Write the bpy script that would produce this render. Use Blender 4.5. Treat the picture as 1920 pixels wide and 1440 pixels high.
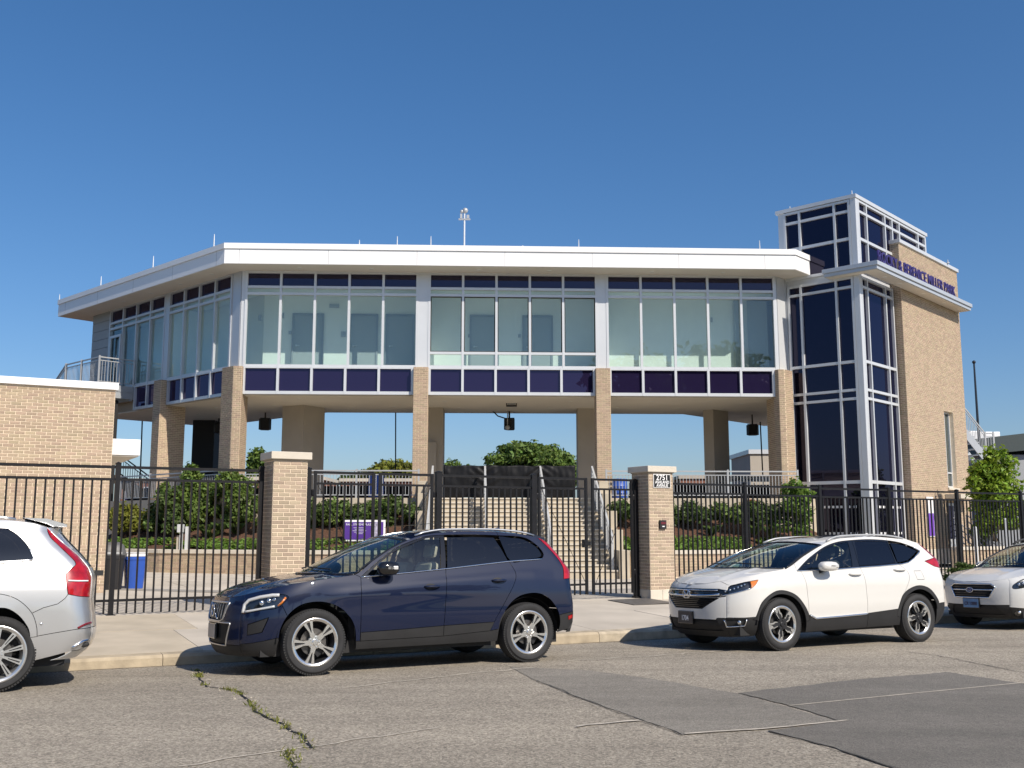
import bpy, bmesh, math, random
import numpy as np
from mathutils import Vector, Matrix, noise
from mathutils.geometry import delaunay_2d_cdt, tessellate_polygon

for o in list(bpy.data.objects): bpy.data.objects.remove(o)
SC = bpy.context.scene
COL = SC.collection
rad = math.radians
random.seed(7); RNG = np.random.default_rng(7)

# ---------------------------------------------------------------- camera
FPX, EYE = 1882.0, 1.45
PITCH = math.atan(263/1882.0)
cam = bpy.data.cameras.new('camera'); camo = bpy.data.objects.new('camera', cam)
COL.objects.link(camo); SC.camera = camo
cam.sensor_width = 36.0; cam.lens = FPX/1920*36.0
cam.clip_start = 0.1; cam.clip_end = 2000
camo.location = (0, 0, EYE); camo.rotation_euler = (math.pi/2+PITCH, 0, 0)

# ---------------------------------------------------------------- sky, sun, exposure
SUN_EL, SUN_AZ = rad(41), math.pi-rad(42)      # azimuth clockwise from +Y
w = bpy.data.worlds.new('World'); SC.world = w; w.use_nodes = True
nt = w.node_tree; nt.nodes.clear()
sky = nt.nodes.new('ShaderNodeTexSky'); sky.sky_type = 'NISHITA'; sky.sun_disc = False
sky.sun_elevation = SUN_EL; sky.sun_rotation = SUN_AZ
sky.air_density = 1.0; sky.dust_density = 1.2; sky.ozone_density = 3.0; sky.altitude = 200
bg = nt.nodes.new('ShaderNodeBackground'); bg.inputs['Strength'].default_value = 0.114
wo = nt.nodes.new('ShaderNodeOutputWorld')
hs_ = nt.nodes.new('ShaderNodeHueSaturation'); hs_.inputs['Saturation'].default_value = 1.18
wb_ = nt.nodes.new('ShaderNodeMix'); wb_.data_type = 'RGBA'; wb_.blend_type = 'MULTIPLY'; wb_.inputs[0].default_value = 1; wb_.inputs[7].default_value = (.84, .93, 1.10, 1)
nt.links.new(sky.outputs[0], wb_.inputs[6]); nt.links.new(wb_.outputs[2], hs_.inputs['Color']); gm_ = nt.nodes.new('ShaderNodeGamma'); gm_.inputs[1].default_value = .87
nt.links.new(hs_.outputs[0], gm_.inputs[0]); nt.links.new(gm_.outputs[0], bg.inputs[0]); nt.links.new(bg.outputs[0], wo.inputs[0])
sl = bpy.data.lights.new('sun', 'SUN'); sl.energy = 4.9; sl.angle = rad(0.53); sl.color = (1, .915, .80)
so = bpy.data.objects.new('sun', sl); COL.objects.link(so)
sd = Vector((math.sin(SUN_AZ)*math.cos(SUN_EL), math.cos(SUN_AZ)*math.cos(SUN_EL), math.sin(SUN_EL)))
so.rotation_euler = sd.to_track_quat('Z', 'Y').to_euler(); so.location = (20, -30, 40)
SC.view_settings.view_transform = 'Standard'; SC.view_settings.look = 'None'
SC.view_settings.exposure = 0.25; SC.view_settings.gamma = 1.0
SC.render.engine = 'CYCLES'
SC.cycles.max_bounces = 10; SC.cycles.transparent_max_bounces = 24

# ---------------------------------------------------------------- pixel -> place (1920x1440 photograph)
_F = Vector((0, math.cos(PITCH), math.sin(PITCH))); _U = Vector((0, -math.sin(PITCH), math.cos(PITCH)))
CAMP = Vector((0, 0, EYE))
def ray(x, y): return _F + Vector((1, 0, 0))*((x-960)/FPX) - _U*((y-720)/FPX)
def on_plane(x, y, P0, n):
    d = ray(x, y); n = Vector(n); return CAMP + d*((Vector(P0)-CAMP).dot(n)/d.dot(n))
def at_z(x, y, z): return on_plane(x, y, (0, 0, z), (0, 0, 1))
def at_Y(x, y, Y): return on_plane(x, y, (0, Y, 0), (0, 1, 0))
TH = rad(29)
SD = Vector((math.cos(TH), math.sin(TH), 0)); SN = Vector((-math.sin(TH), math.cos(TH), 0))
def S(u, v, z=0.0): return SD*u + SN*v + Vector((0, 0, z))
def road_z(u, v):
    uu = max(-6, min(18, u))
    z = -.225 - .011*(uu-3.7)
    if v > 9: z -= .035*(v-11)
    else: z += .07 + .014*(9-max(v, 4))
    return z
def on_road(x, y, lift=0.0):
    z = -.2
    for _ in range(12):
        P = at_z(x, y, z); z = road_z(P.dot(SD), P.dot(SN)) + lift
    return P

# ---------------------------------------------------------------- materials
def new_mat(name):
    m = bpy.data.materials.new(name); m.use_nodes = True
    return m, m.node_tree.nodes, m.node_tree.links, m.node_tree.nodes['Principled BSDF']
def mat(name, col, rough=.6, metal=0, spec=.5, var=.0, vscale=3.0, bump=0, bscale=40, coat=0, island=0.0, hue=0.0, detail=4, em=None, bdist=.01):
    m, N, L, b = new_mat(name)
    c4 = (*col, 1)
    b.inputs['Base Color'].default_value = c4; b.inputs['Roughness'].default_value = rough
    b.inputs['Metallic'].default_value = metal; b.inputs['Specular IOR Level'].default_value = spec
    b.inputs['Coat Weight'].default_value = coat; b.inputs['Coat Roughness'].default_value = .03
    out = None
    tc = N.new('ShaderNodeTexCoord')
    if var or island:
        hsv = N.new('ShaderNodeHueSaturation'); hsv.inputs['Color'].default_value = c4
        add = None
        if var:
            no = N.new('ShaderNodeTexNoise'); no.inputs['Scale'].default_value = vscale; no.inputs['Detail'].default_value = detail
            L.new(tc.outputs['Object'], no.inputs['Vector'])
            mr = N.new('ShaderNodeMapRange'); mr.inputs['From Min'].default_value = .3; mr.inputs['From Max'].default_value = .7
            mr.inputs['To Min'].default_value = 1-var; mr.inputs['To Max'].default_value = 1+var
            L.new(no.outputs[0], mr.inputs['Value']); add = mr.outputs[0]
        if island:
            ge = N.new('ShaderNodeNewGeometry'); oi = N.new('ShaderNodeObjectInfo')
            s1 = N.new('ShaderNodeMath'); s1.operation = 'ADD'; L.new(ge.outputs['Random Per Island'], s1.inputs[0]); L.new(oi.outputs['Random'], s1.inputs[1])
            fr = N.new('ShaderNodeMath'); fr.operation = 'FRACT'; L.new(s1.outputs[0], fr.inputs[0])
            mr2 = N.new('ShaderNodeMapRange'); mr2.inputs['To Min'].default_value = 1-island; mr2.inputs['To Max'].default_value = 1+island
            L.new(fr.outputs[0], mr2.inputs['Value'])
            if hue:
                s2 = N.new('ShaderNodeMath'); s2.operation = 'MULTIPLY'; s2.inputs[1].default_value = 7.31; L.new(fr.outputs[0], s2.inputs[0])
                f2 = N.new('ShaderNodeMath'); f2.operation = 'FRACT'; L.new(s2.outputs[0], f2.inputs[0])
                mh = N.new('ShaderNodeMapRange'); mh.inputs['To Min'].default_value = .5-hue; mh.inputs['To Max'].default_value = .5+hue
                L.new(f2.outputs[0], mh.inputs['Value']); L.new(mh.outputs[0], hsv.inputs['Hue'])
            if add is None: add = mr2.outputs[0]
            else:
                mm = N.new('ShaderNodeMath'); mm.operation = 'MULTIPLY'; L.new(add, mm.inputs[0]); L.new(mr2.outputs[0], mm.inputs[1]); add = mm.outputs[0]
        L.new(add, hsv.inputs['Value']); L.new(hsv.outputs[0], b.inputs['Base Color'])
    if bump:
        nb = N.new('ShaderNodeTexNoise'); nb.inputs['Scale'].default_value = bscale; nb.inputs['Detail'].default_value = 5
        L.new(tc.outputs['Object'], nb.inputs['Vector'])
        bn = N.new('ShaderNodeBump'); bn.inputs['Strength'].default_value = bump; bn.inputs['Distance'].default_value = bdist
        L.new(nb.outputs[0], bn.inputs['Height']); L.new(bn.outputs[0], b.inputs['Normal'])
    if em: b.inputs['Emission Color'].default_value = (*em[0], 1); b.inputs['Emission Strength'].default_value = em[1]
    return m
def glass_mat(name, tint, refl=(1, 1, 1), base=.06, gain=.9, rough=0.0, opaque=None):
    """thin pane: tinted see-through plus mirror reflection growing toward grazing angles"""
    m, N, L, b = new_mat(name); N.remove(b)
    o = N['Material Output']
    fc = N.new('ShaderNodeLayerWeight'); fc.inputs['Blend'].default_value = .5
    lw = N.new('ShaderNodeMath'); lw.operation = 'POWER'; lw.inputs[1].default_value = 5; L.new(fc.outputs['Facing'], lw.inputs[0])
    mp = N.new('ShaderNodeMapRange'); mp.inputs['From Max'].default_value = 1; mp.inputs['To Min'].default_value = base+.04*gain; mp.inputs['To Max'].default_value = base+gain
    mp.clamp = True
    L.new(lw.outputs[0], mp.inputs['Value'])
    if opaque is None:
        t = N.new('ShaderNodeBsdfTransparent'); t.inputs[0].default_value = (*tint, 1)
    else:
        t0 = N.new('ShaderNodeBsdfTransparent'); t0.inputs[0].default_value = (*tint, 1)
        d0 = N.new('ShaderNodeBsdfDiffuse'); d0.inputs[0].default_value = (*opaque[0], 1)
        t = N.new('ShaderNodeMixShader'); t.inputs[0].default_value = opaque[1]
        L.new(t0.outputs[0], t.inputs[1]); L.new(d0.outputs[0], t.inputs[2])
    g = N.new('ShaderNodeBsdfGlossy'); g.inputs['Roughness'].default_value = rough; g.inputs[0].default_value = (*refl, 1)
    mx = N.new('ShaderNodeMixShader'); L.new(mp.outputs[0], mx.inputs[0]); L.new(t.outputs[0], mx.inputs[1]); L.new(g.outputs[0], mx.inputs[2])
    L.new(mx.outputs[0], o.inputs[0])
    return m
def leaf_mat(name, col, var=.45, hue=.02, trans=.35):
    m, N, L, b = new_mat(name)
    ge = N.new('ShaderNodeNewGeometry'); hsv = N.new('ShaderNodeHueSaturation'); hsv.inputs['Color'].default_value = (*col, 1)
    mr = N.new('ShaderNodeMapRange'); mr.inputs['To Min'].default_value = 1-var; mr.inputs['To Max'].default_value = 1+var
    L.new(ge.outputs['Random Per Island'], mr.inputs['Value']); L.new(mr.outputs[0], hsv.inputs['Value'])
    mu = N.new('ShaderNodeMath'); mu.operation = 'MULTIPLY'; mu.inputs[1].default_value = 13.7; L.new(ge.outputs['Random Per Island'], mu.inputs[0])
    fr = N.new('ShaderNodeMath'); fr.operation = 'FRACT'; L.new(mu.outputs[0], fr.inputs[0])
    mh = N.new('ShaderNodeMapRange'); mh.inputs['To Min'].default_value = .5-hue; mh.inputs['To Max'].default_value = .5+hue
    L.new(fr.outputs[0], mh.inputs['Value']); L.new(mh.outputs[0], hsv.inputs['Hue'])
    L.new(hsv.outputs[0], b.inputs['Base Color']); b.inputs['Roughness'].default_value = .55; b.inputs['Specular IOR Level'].default_value = .35
    tr = N.new('ShaderNodeBsdfTranslucent'); L.new(hsv.outputs[0], tr.inputs[0])
    mx = N.new('ShaderNodeMixShader'); mx.inputs[0].default_value = trans
    L.new(b.outputs[0], mx.inputs[1]); L.new(tr.outputs[0], mx.inputs[2]); L.new(mx.outputs[0], N['Material Output'].inputs[0])
    return m

# ---------------------------------------------------------------- object helpers
def thing(name, label, cat, loc=(0, 0, 0), rz=0.0, group=None, rot=None):
    o = bpy.data.objects.new(name, None); COL.objects.link(o)
    o.location = loc; o.rotation_euler = rot if rot else (0, 0, rz)
    o.empty_display_size = .2
    o['label'] = label; o['category'] = cat
    if group: o['group'] = group
    return o
def tag(o, label=None, cat=None, group=None, kind=None):
    if label: o['label'] = label
    if cat: o['category'] = cat
    if group: o['group'] = group
    if kind: o['kind'] = kind
    return o
def link(name, me, m=None, parent=None, kind=None, label=None):
    o = bpy.data.objects.new(name, me); COL.objects.link(o)
    if m is not None and len(me.materials) == 0:
        for mm in (m if isinstance(m, (list, tuple)) else [m]): me.materials.append(mm)
    if parent is not None: o.parent = parent
    if kind: o['kind'] = kind
    if label: o['label'] = label
    return o
def inst(name, src, parent, loc=(0, 0, 0), rot=(0, 0, 0), scale=(1, 1, 1)):
    o = bpy.data.objects.new(name, src if isinstance(src, bpy.types.Mesh) else src.data); COL.objects.link(o)
    o.parent = parent; o.location = loc; o.rotation_euler = rot; o.scale = scale
    return o
def copy_tree(o, parent=None):
    c = o.copy(); COL.objects.link(c); c.parent = parent
    for ch in list(o.children): copy_tree(ch, c)
    return c
class MB:
    def __init__(s): s.v = []; s.f = []; s.mi = []; s.cur = 0
    def add(s, vs, fs):
        n = len(s.v); s.v += [tuple(p) for p in vs]; s.f += [tuple(i+n for i in q) for q in fs]; s.mi += [s.cur]*len(fs); return s
    def obox(s, O, ax, ay, az, open_back=False):
        O, ax, ay, az = Vector(O), Vector(ax), Vector(ay), Vector(az)
        c = [O, O+ax, O+ax+ay, O+ay]; c += [p+az for p in c]
        fs = [(0, 3, 2, 1), (4, 5, 6, 7), (0, 1, 5, 4), (1, 2, 6, 5), (2, 3, 7, 6), (3, 0, 4, 7)]
        if ax.cross(ay).dot(az) < 0: fs = [q[::-1] for q in fs]
        return s.add(c, fs)
    def box(s, x0, x1, y0, y1, z0, z1): return s.obox((x0, y0, z0), (x1-x0, 0, 0), (0, y1-y0, 0), (0, 0, z1-z0))
    def quad(s, a, b, c, d): return s.add([a, b, c, d], [(0, 1, 2, 3)])
    def prism(s, poly, z0, z1, T=None):
        """poly: CCW list of 2D points; T maps (x,y,z)->3D"""
        T = T or (lambda x, y, z: (x, y, z)); n = len(poly)
        tri = tessellate_polygon([[Vector((p[0], p[1], 0)) for p in poly]])
        vs = [T(p[0], p[1], z0) for p in poly] + [T(p[0], p[1], z1) for p in poly]
        fs = []
        for t in tri:
            a, b, c = [Vector(poly[i]).to_2d() for i in t]
            if (b-a).cross(c-a) < 0: t = t[::-1]
            fs += [tuple(i+n for i in t), tuple(t[::-1])]
        for i in range(n): j = (i+1) % n; fs.append((i, j, j+n, i+n))
        return s.add(vs, fs)
    def tube(s, pts, r, n=8, caps=True, close=False):
        pts = [Vector(p) for p in pts]; m = len(pts); rs = r if isinstance(r, (list, tuple)) else [r]*m
        vs = []; up0 = None
        for i, p in enumerate(pts):
            if close: t = (pts[(i+1) % m]-pts[i-1])
            else: t = pts[min(i+1, m-1)]-pts[max(i-1, 0)]
            t.normalize()
            if up0 is None:
                up0 = Vector((0, 0, 1)) if abs(t.z) < .9 else Vector((1, 0, 0))
            x = t.cross(up0); x.normalize(); y = x.cross(t); up0 = y
            for k in range(n):
                a = 2*math.pi*k/n; vs.append(p+x*(math.cos(a)*rs[i])+y*(math.sin(a)*rs[i]))
        fs = []
        for i in range(m if close else m-1):
            i2 = (i+1) % m
            for k in range(n): k2 = (k+1) % n; fs.append((i*n+k, i*n+k2, i2*n+k2, i2*n+k))
        if caps and not close: fs += [tuple(range(n))[::-1], tuple((m-1)*n+k for k in range(n))]
        return s.add(vs, fs)
    def bar(s, a, b, w, h, up=(0, 0, 1)):
        a, b = Vector(a), Vector(b); t = (b-a).normalized(); x = t.cross(Vector(up)).normalized(); y = x.cross(t)
        return s.obox(a-x*w/2-y*h/2, b-a, x*w, y*h)
    def lathe(s, prof, n=32, axis='z', O=(0, 0, 0), cap=False):
        O = Vector(O); vs = []; m = len(prof)
        for r, h in prof:
            for k in range(n):
                a = 2*math.pi*k/n
                p = (r*math.cos(a), r*math.sin(a), h) if axis == 'z' else ((r*math.cos(a), h, r*math.sin(a)) if axis == 'y' else (h, r*math.cos(a), r*math.sin(a)))
                vs.append(O+Vector(p))
        fs = []
        for i in range(m-1):
            for k in range(n):
                k2 = (k+1) % n; q = (i*n+k, i*n+k2, (i+1)*n+k2, (i+1)*n+k)
                fs.append(q if axis != 'y' else q[::-1])
        if cap: fs += [tuple(range(n))[::-1], tuple((m-1)*n+k for k in range(n))]
        return s.add(vs, fs)
    def sphere(s, O, r, n=12, m=8, sc=(1, 1, 1)):
        prof = [(max(1e-4, math.sin(math.pi*i/m)), -math.cos(math.pi*i/m)) for i in range(m+1)]
        t = MB(); t.lathe(prof, n)
        return s.add([Vector(O)+Vector((p[0]*r*sc[0], p[1]*r*sc[1], p[2]*r*sc[2])) for p in t.v], t.f)
    def mesh(s, name, smooth=False):
        me = bpy.data.meshes.new(name); me.from_pydata(s.v, [], s.f)
        if any(s.mi): me.polygons.foreach_set('material_index', s.mi)
        if smooth: me.polygons.foreach_set('use_smooth', [True]*len(s.f))
        me.update(); return me
    def build(s, name, m, parent=None, smooth=False, bevel=0, kind=None, label=None, auto=None):
        o = link(name, s.mesh(name, smooth), m, parent, kind, label)
        if auto is not None: o.data.set_sharp_from_angle(angle=rad(auto))
        if bevel:
            b = o.modifiers.new('bevel', 'BEVEL'); b.width = bevel; b.segments = 2; b.limit_method = 'ANGLE'
        return o
def np_mesh(name, V, Fq, smooth=False):
    V = np.asarray(V, np.float32); Fq = np.asarray(Fq, np.int32); k = Fq.shape[1]
    me = bpy.data.meshes.new(name); me.vertices.add(len(V)); me.vertices.foreach_set('co', V.ravel())
    me.loops.add(Fq.size); me.loops.foreach_set('vertex_index', Fq.ravel())
    me.polygons.add(len(Fq)); me.polygons.foreach_set('loop_start', np.arange(len(Fq), dtype=np.int32)*k)
    if smooth: me.polygons.foreach_set('use_smooth', np.ones(len(Fq), bool))
    me.update(calc_edges=True); me.validate(); return me
def text_obj(name, body, size, m, parent, M, depth=.01, align='CENTER', bold=0.0, sx=1.0, kind=None):
    cu = bpy.data.curves.new(name, 'FONT'); cu.body = body; cu.size = size; cu.extrude = depth/2; cu.align_x = align; cu.align_y = 'CENTER'
    cu.offset = bold; cu.resolution_u = 3
    tmp = bpy.data.objects.new(name, cu); COL.objects.link(tmp)
    dg = bpy.context.evaluated_depsgraph_get(); me = bpy.data.meshes.new_from_object(tmp.evaluated_get(dg))
    bpy.data.objects.remove(tmp); bpy.data.curves.remove(cu)
    me.transform(Matrix.Diagonal((sx, 1, 1, 1))); me.transform(M); me.name = name
    me.materials.clear()
    return link(name, me, m, parent)
def frame(O, x, y, z=None):
    """4x4 from origin and two axes (text lies in x-y, faces z)"""
    x, y = Vector(x).normalized(), Vector(y).normalized(); z = x.cross(y)
    return Matrix(((x.x, y.x, z.x, O[0]), (x.y, y.y, z.y, O[1]), (x.z, y.z, z.z, O[2]), (0, 0, 0, 1)))

# shared materials
M = {}
M['white_metal'] = mat('white_metal', (.80, .80, .80), .38, 0, .5, var=.03, vscale=.6)
M['alu'] = mat('alu', (.60, .615, .63), .32, .2, .5, var=.03, vscale=1.5)
M['alu_grey'] = mat('alu_grey', (.50, .525, .56), .38, .3, .5, var=.04, vscale=.5)
M['soffit'] = mat('soffit', (.68, .64, .56), .7, var=.04, vscale=.7, bump=.1, bscale=60)
M['stucco'] = mat('stucco', (.40, .355, .295), .85, var=.05, vscale=1.2, bump=.3, bscale=120)
M['brick'] = mat('brick', (.375, .288, .203), .85, var=.10, vscale=30, island=.13, hue=.014, bump=.35, bscale=160, bdist=.004)
M['brick_grey'] = mat('brick_grey', (.365, .288, .21), .85, var=.10, vscale=30, island=.15, hue=.012, bump=.35, bscale=160, bdist=.004)
M['mortar'] = mat('mortar', (.76, .64, .49), .95, var=.08, vscale=6, bump=.4, bscale=200, bdist=.003)
M['mortar_dark'] = mat('mortar_dark', (.72, .58, .41), .95, var=.08, vscale=6, bump=.4, bscale=200, bdist=.003)
M['limestone'] = mat('limestone', (.55, .50, .42), .8, var=.07, vscale=4, bump=.2, bscale=90)
M['concrete'] = mat('concrete', (.50, .45, .37), .9, var=.10, vscale=1.3, bump=.25, bscale=70, detail=7)
M['concrete_light'] = mat('concrete_light', (.47, .41, .315), .9, var=.09, vscale=2.0, bump=.25, bscale=70, detail=7)
M['black_iron'] = mat('black_iron', (.008, .008, .010), .45, 0, .3, var=.2, vscale=8)
M['spandrel'] = glass_mat('spandrel', (0, 0, 0), (.55, .50, .78), base=.03, gain=1.0, opaque=((.014, .010, .034), 1.0))
M['clerestory'] = glass_mat('clerestory', (.02, .018, .04), (.6, .58, .8), base=.03, gain=1.0, opaque=((.008, .006, .02), .9))
M['tower_glass'] = glass_mat('tower_glass', (.05, .045, .10), (.46, .44, .66), base=.03, gain=1.0, opaque=((.004, .004, .012), .85))
M['vision'] = glass_mat('vision', (.885, .947, .94), (.85, .95, 1), base=.02, gain=.95)
M['rubber'] = mat('rubber', (.02, .02, .021), .8, var=.15, vscale=20)
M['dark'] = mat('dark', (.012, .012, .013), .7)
M['purple'] = mat('purple', (.085, .03, .22), .5)
M['grey_paint'] = mat('grey_paint', (.30, .315, .33), .5, var=.04)
M['rail_grey'] = mat('rail_grey', (.42, .43, .44), .45, .3, var=.05)
M['mulch'] = mat('mulch', (.115, .055, .03), .95, var=.35, vscale=14, bump=1, bscale=50, bdist=.05)
M['leaf_dark'] = leaf_mat('leaf_dark', (.075, .118, .028))
M['leaf_mid'] = leaf_mat('leaf_mid', (.112, .172, .034))
M['leaf_light'] = leaf_mat('leaf_light', (.13, .215, .035))
M['leaf_lime'] = leaf_mat('leaf_lime', (.20, .30, .03))
M['leaf_yellow'] = leaf_mat('leaf_yellow', (.17, .18, .026))
M['bark'] = mat('bark', (.10, .075, .05), .9, var=.25, vscale=12, bump=.8, bscale=30)
# ================================================================ setting: ground, road, kerb, pavement, plaza
def struct(o, kind='structure'): o['kind'] = kind; return o
g = MB(); g.quad((-700, -300, -1.0), (700, -300, -1.0), (700, 900, -1.0), (-700, 900, -1.0))
M['grass'] = mat('grass', (.06, .10, .025), .95, var=.3, vscale=2, bump=.6, bscale=30, bdist=.05)
struct(g.build('ground', M['grass']))

# road surface: worn chip-seal concrete with exposed stones
def road_material(name, base, stone_amt, dark=.55, scale=1.0):
    m, N, L, b = new_mat(name); tc = N.new('ShaderNodeTexCoord')
    def nz(s, d=4, r=.6):
        n = N.new('ShaderNodeTexNoise'); n.inputs['Scale'].default_value = s*scale; n.inputs['Detail'].default_value = d; n.inputs['Roughness'].default_value = r
        L.new(tc.outputs['Object'], n.inputs['Vector']); return n.outputs[0]
    def mr(v, a, c, lo, hi):
        n = N.new('ShaderNodeMapRange'); n.inputs['From Min'].default_value = a; n.inputs['From Max'].default_value = c
        n.inputs['To Min'].default_value = lo; n.inputs['To Max'].default_value = hi; L.new(v, n.inputs['Value']); return n.outputs[0]
    def mul(a, c):
        n = N.new('ShaderNodeMath'); n.operation = 'MULTIPLY'; L.new(a, n.inputs[0]); L.new(c, n.inputs[1]); return n.outputs[0]
    mpn = N.new('ShaderNodeMapping'); mpn.inputs['Rotation'].default_value = (0, 0, -TH); mpn.inputs['Scale'].default_value = (.12, 1.1, 1); L.new(tc.outputs['Object'], mpn.inputs['Vector'])
    n2 = N.new('ShaderNodeTexNoise'); n2.inputs['Scale'].default_value = 1.6; n2.inputs['Detail'].default_value = 5; L.new(mpn.outputs[0], n2.inputs['Vector'])
    big = mul(mr(nz(.45, 6), .3, .7, .86, 1.12), mr(n2.outputs[0], .3, .7, .84, 1.12)); mid = mr(nz(5, 5), .3, .7, .9, 1.1); fine = mr(nz(70, 3, .8), .3, .72, .6, 1.4)
    vo = N.new('ShaderNodeTexVoronoi'); vo.inputs['Scale'].default_value = 55*scale; L.new(tc.outputs['Object'], vo.inputs['Vector'])
    st = mr(vo.outputs['Color'], 0, 1, 1-stone_amt, 1+stone_amt)
    pit = mr(nz(38, 2, .5), .30, .40, dark, 1.0)
    v = mul(mul(mul(big, mid), mul(fine, st)), pit)
    hs = N.new('ShaderNodeHueSaturation'); hs.inputs['Color'].default_value = (*base, 1); L.new(v, hs.inputs['Value']); L.new(hs.outputs[0], b.inputs['Base Color'])
    b.inputs['Roughness'].default_value = .9; b.inputs['Specular IOR Level'].default_value = .3
    bn = N.new('ShaderNodeBump'); bn.inputs['Strength'].default_value = .8; bn.inputs['Distance'].default_value = .012
    L.new(v, bn.inputs['Height']); L.new(bn.outputs[0], b.inputs['Normal'])
    return m
M['road'] = road_material('road', (.365, .322, .260), .5)
M['patch'] = road_material('patch', (.212, .196, .172), .3, .8, 1.6)
M['patch2'] = road_material('patch2', (.285, .260, .222), .35, .75, 1.5)
us = list(np.arange(-44, 64.1, 2.0)); vs_ = [-9, -5, 0, 4, 6, 8, 8.6, 9, 9.4, 10, 11, 12, 13.32]
g = MB(); n = len(vs_)
g.add([S(u, v, road_z(u, v)) for u in us for v in vs_], [(i*n+j, (i+1)*n+j, (i+1)*n+j+1, i*n+j+1) for i in range(len(us)-1) for j in range(n-1)])
struct(g.build('road', M['road'], smooth=True))
# far verge behind the viewpoint
g = MB(); g.obox(S(-44, -70, -.4), SD*108, SN*61, (0, 0, .46)); struct(g.build('verge', M['grass']))

def kerb_top(u): uu = max(-6, min(18, u)); return -.135-.008*uu
g = MB()
prof = lambda u: [(13.29, road_z(u, 13.3)-.12), (13.30, kerb_top(u)-.035), (13.335, kerb_top(u)), (13.50, kerb_top(u)+.008), (13.50, kerb_top(u)-.4)]
M['kerb'] = mat('kerb', (.36, .30, .215), .9, var=.22, vscale=5, bump=.6, bscale=50, detail=8)
M['kerb2'] = mat('kerb2', (.42, .36, .27), .9, var=.25, vscale=6, bump=.6, bscale=50, detail=8)
kerb = bpy.data.objects.new('kerb', None); COL.objects.link(kerb); struct(kerb)
ku = [-44, -30, -20, -12, -6, -3.2, -.4, 2.42, 5.2, 8.0, 8.92, 11.8, 14.6, 17.4, 20.2, 23, 26, 29, 34, 44, 64]
for i in range(len(ku)-1):
    a, b = ku[i]+.004, ku[i+1]-.004; g = MB(); k = max(1, int((b-a)/1.0)); n = 5
    pts = []
    for q in range(k+1):
        u = a+(b-a)*q/k; wob = .006*noise.noise((u*1.7, 3, 1))
        pts += [S(u, v+wob, z+wob*.8) for v, z in prof(u)]
    g.add(pts, [(q*n+j, (q+1)*n+j, (q+1)*n+j+1, q*n+j+1) for q in range(k) for j in range(n-1)] + [tuple(range(n)), tuple(k*n+j for j in range(n))[::-1]])
    g.build('kerb_stone', M['kerb'] if i != 10 else M['kerb2'], kerb)

# pavement: base plus separate slabs
def fz(u): return max(-.13, min(.03, -.008*(u-3)))
def side_z(u, v): t = (v-13.5)/(17.35-13.5); return (kerb_top(u)+.008)*(1-t)+fz(u)*t
pv = bpy.data.objects.new('pavement', None); COL.objects.link(pv); struct(pv)
g = MB()
uu = [-44, -20, -6, 6, 18, 40, 64]
g.add([S(u, v, side_z(u, v)-.03) for u in uu for v in (13.46, 17.5)], [(i*2, i*2+2, i*2+3, i*2+1) for i in range(len(uu)-1)])
g.build('slab_bed', M['mulch'], pv)
M['slab'] = mat('slab', (.475, .425, .355), .9, var=.13, vscale=1.1, island=.06, bump=.3, bscale=80, detail=8)
M['slab_tan'] = mat('slab_tan', (.455, .392, .30), .9, var=.15, vscale=1.4, island=.05, bump=.3, bscale=80, detail=8)
su = [-44, -24, -12, -8, -4.6, -1.9, .55, 2.95, 6.0, 9.0, 11.2, 13.4, 15.6, 17.8, 20, 22.2, 24.4, 26.6, 30, 40, 64]
rows = [(13.506, 15.55), (15.55, 17.36)]
for i in range(len(su)-1):
    for r, (va, vb) in enumerate(rows):
        a, b = su[i]+.006, su[i+1]-.006
        if r == 1 and 0 < a < 5: a, b = a+.35, b+.35
        if r == 1 and a < .9 and b > .3 and a < .5: b += .35
        g = MB(); c = [(a, va+.005), (b, va+.005), (b, vb-.005), (a, vb-.005)]
        dz = .004*random.uniform(-1, 1)
        g.add([S(u, v, side_z(u, v)+dz) for u, v in c]+[S(u, v, side_z(u, v)-.05) for u, v in c], [(0, 1, 2, 3), (0, 4, 5, 1), (1, 5, 6, 2), (2, 6, 7, 3), (3, 7, 4, 0)])
        g.build('paving_slab', M['slab_tan'] if su[i] < 2.0 else M['slab'], pv)
# plaza behind the fence
pz = bpy.data.objects.new('plaza', None); COL.objects.link(pz); struct(pz)
g = MB(); g.prism([(S(-44, 17.5).x, S(-44, 17.5).y), (S(64, 17.5).x, S(64, 17.5).y), (60, 80), (-70, 80)], -.6, -.16); g.build('plaza_bed', M['mulch'], pz)
pu = list(np.arange(-8, 40, 2.6)); pvv = [17.37, 19.6, 22.2, 24.8, 27.4, 30, 32.6, 35.2, 37.8]
for i in range(len(pu)-1):
    for j in range(len(pvv)-1):
        g = MB(); a, b, c, d = pu[i]+.006, pu[i+1]-.006, pvv[j]+.006, pvv[j+1]-.006
        dz = .003*random.uniform(-1, 1)
        za, zb = fz(a), fz(b)
        g.add([S(a, c, za+dz), S(b, c, zb+dz), S(b, d, zb+dz), S(a, d, za+dz), S(a, c, za-.05), S(b, c, zb-.05), S(b, d, zb-.05), S(a, d, za-.05)],
              [(0, 1, 2, 3), (0, 4, 5, 1), (1, 5, 6, 2), (2, 6, 7, 3), (3, 7, 4, 0)])
        g.build('paving_slab', M['slab'], pz)
# raised grey edging strips crossing the plaza
P0, P1 = at_z(150, 1105, 0), at_z(470, 1112, 0); d = (P1-P0).normalized(); nn = Vector((-d.y, d.x, 0))
M['edging'] = mat('edging', (.27, .25, .22), .9, var=.08)
g = MB(); g.obox(P0-d*1.5-Vector((0, 0, .04)), d*9.5, nn*.55, (0, 0, .044)); struct(g.build('edging_strip', M['edging']))

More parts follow.
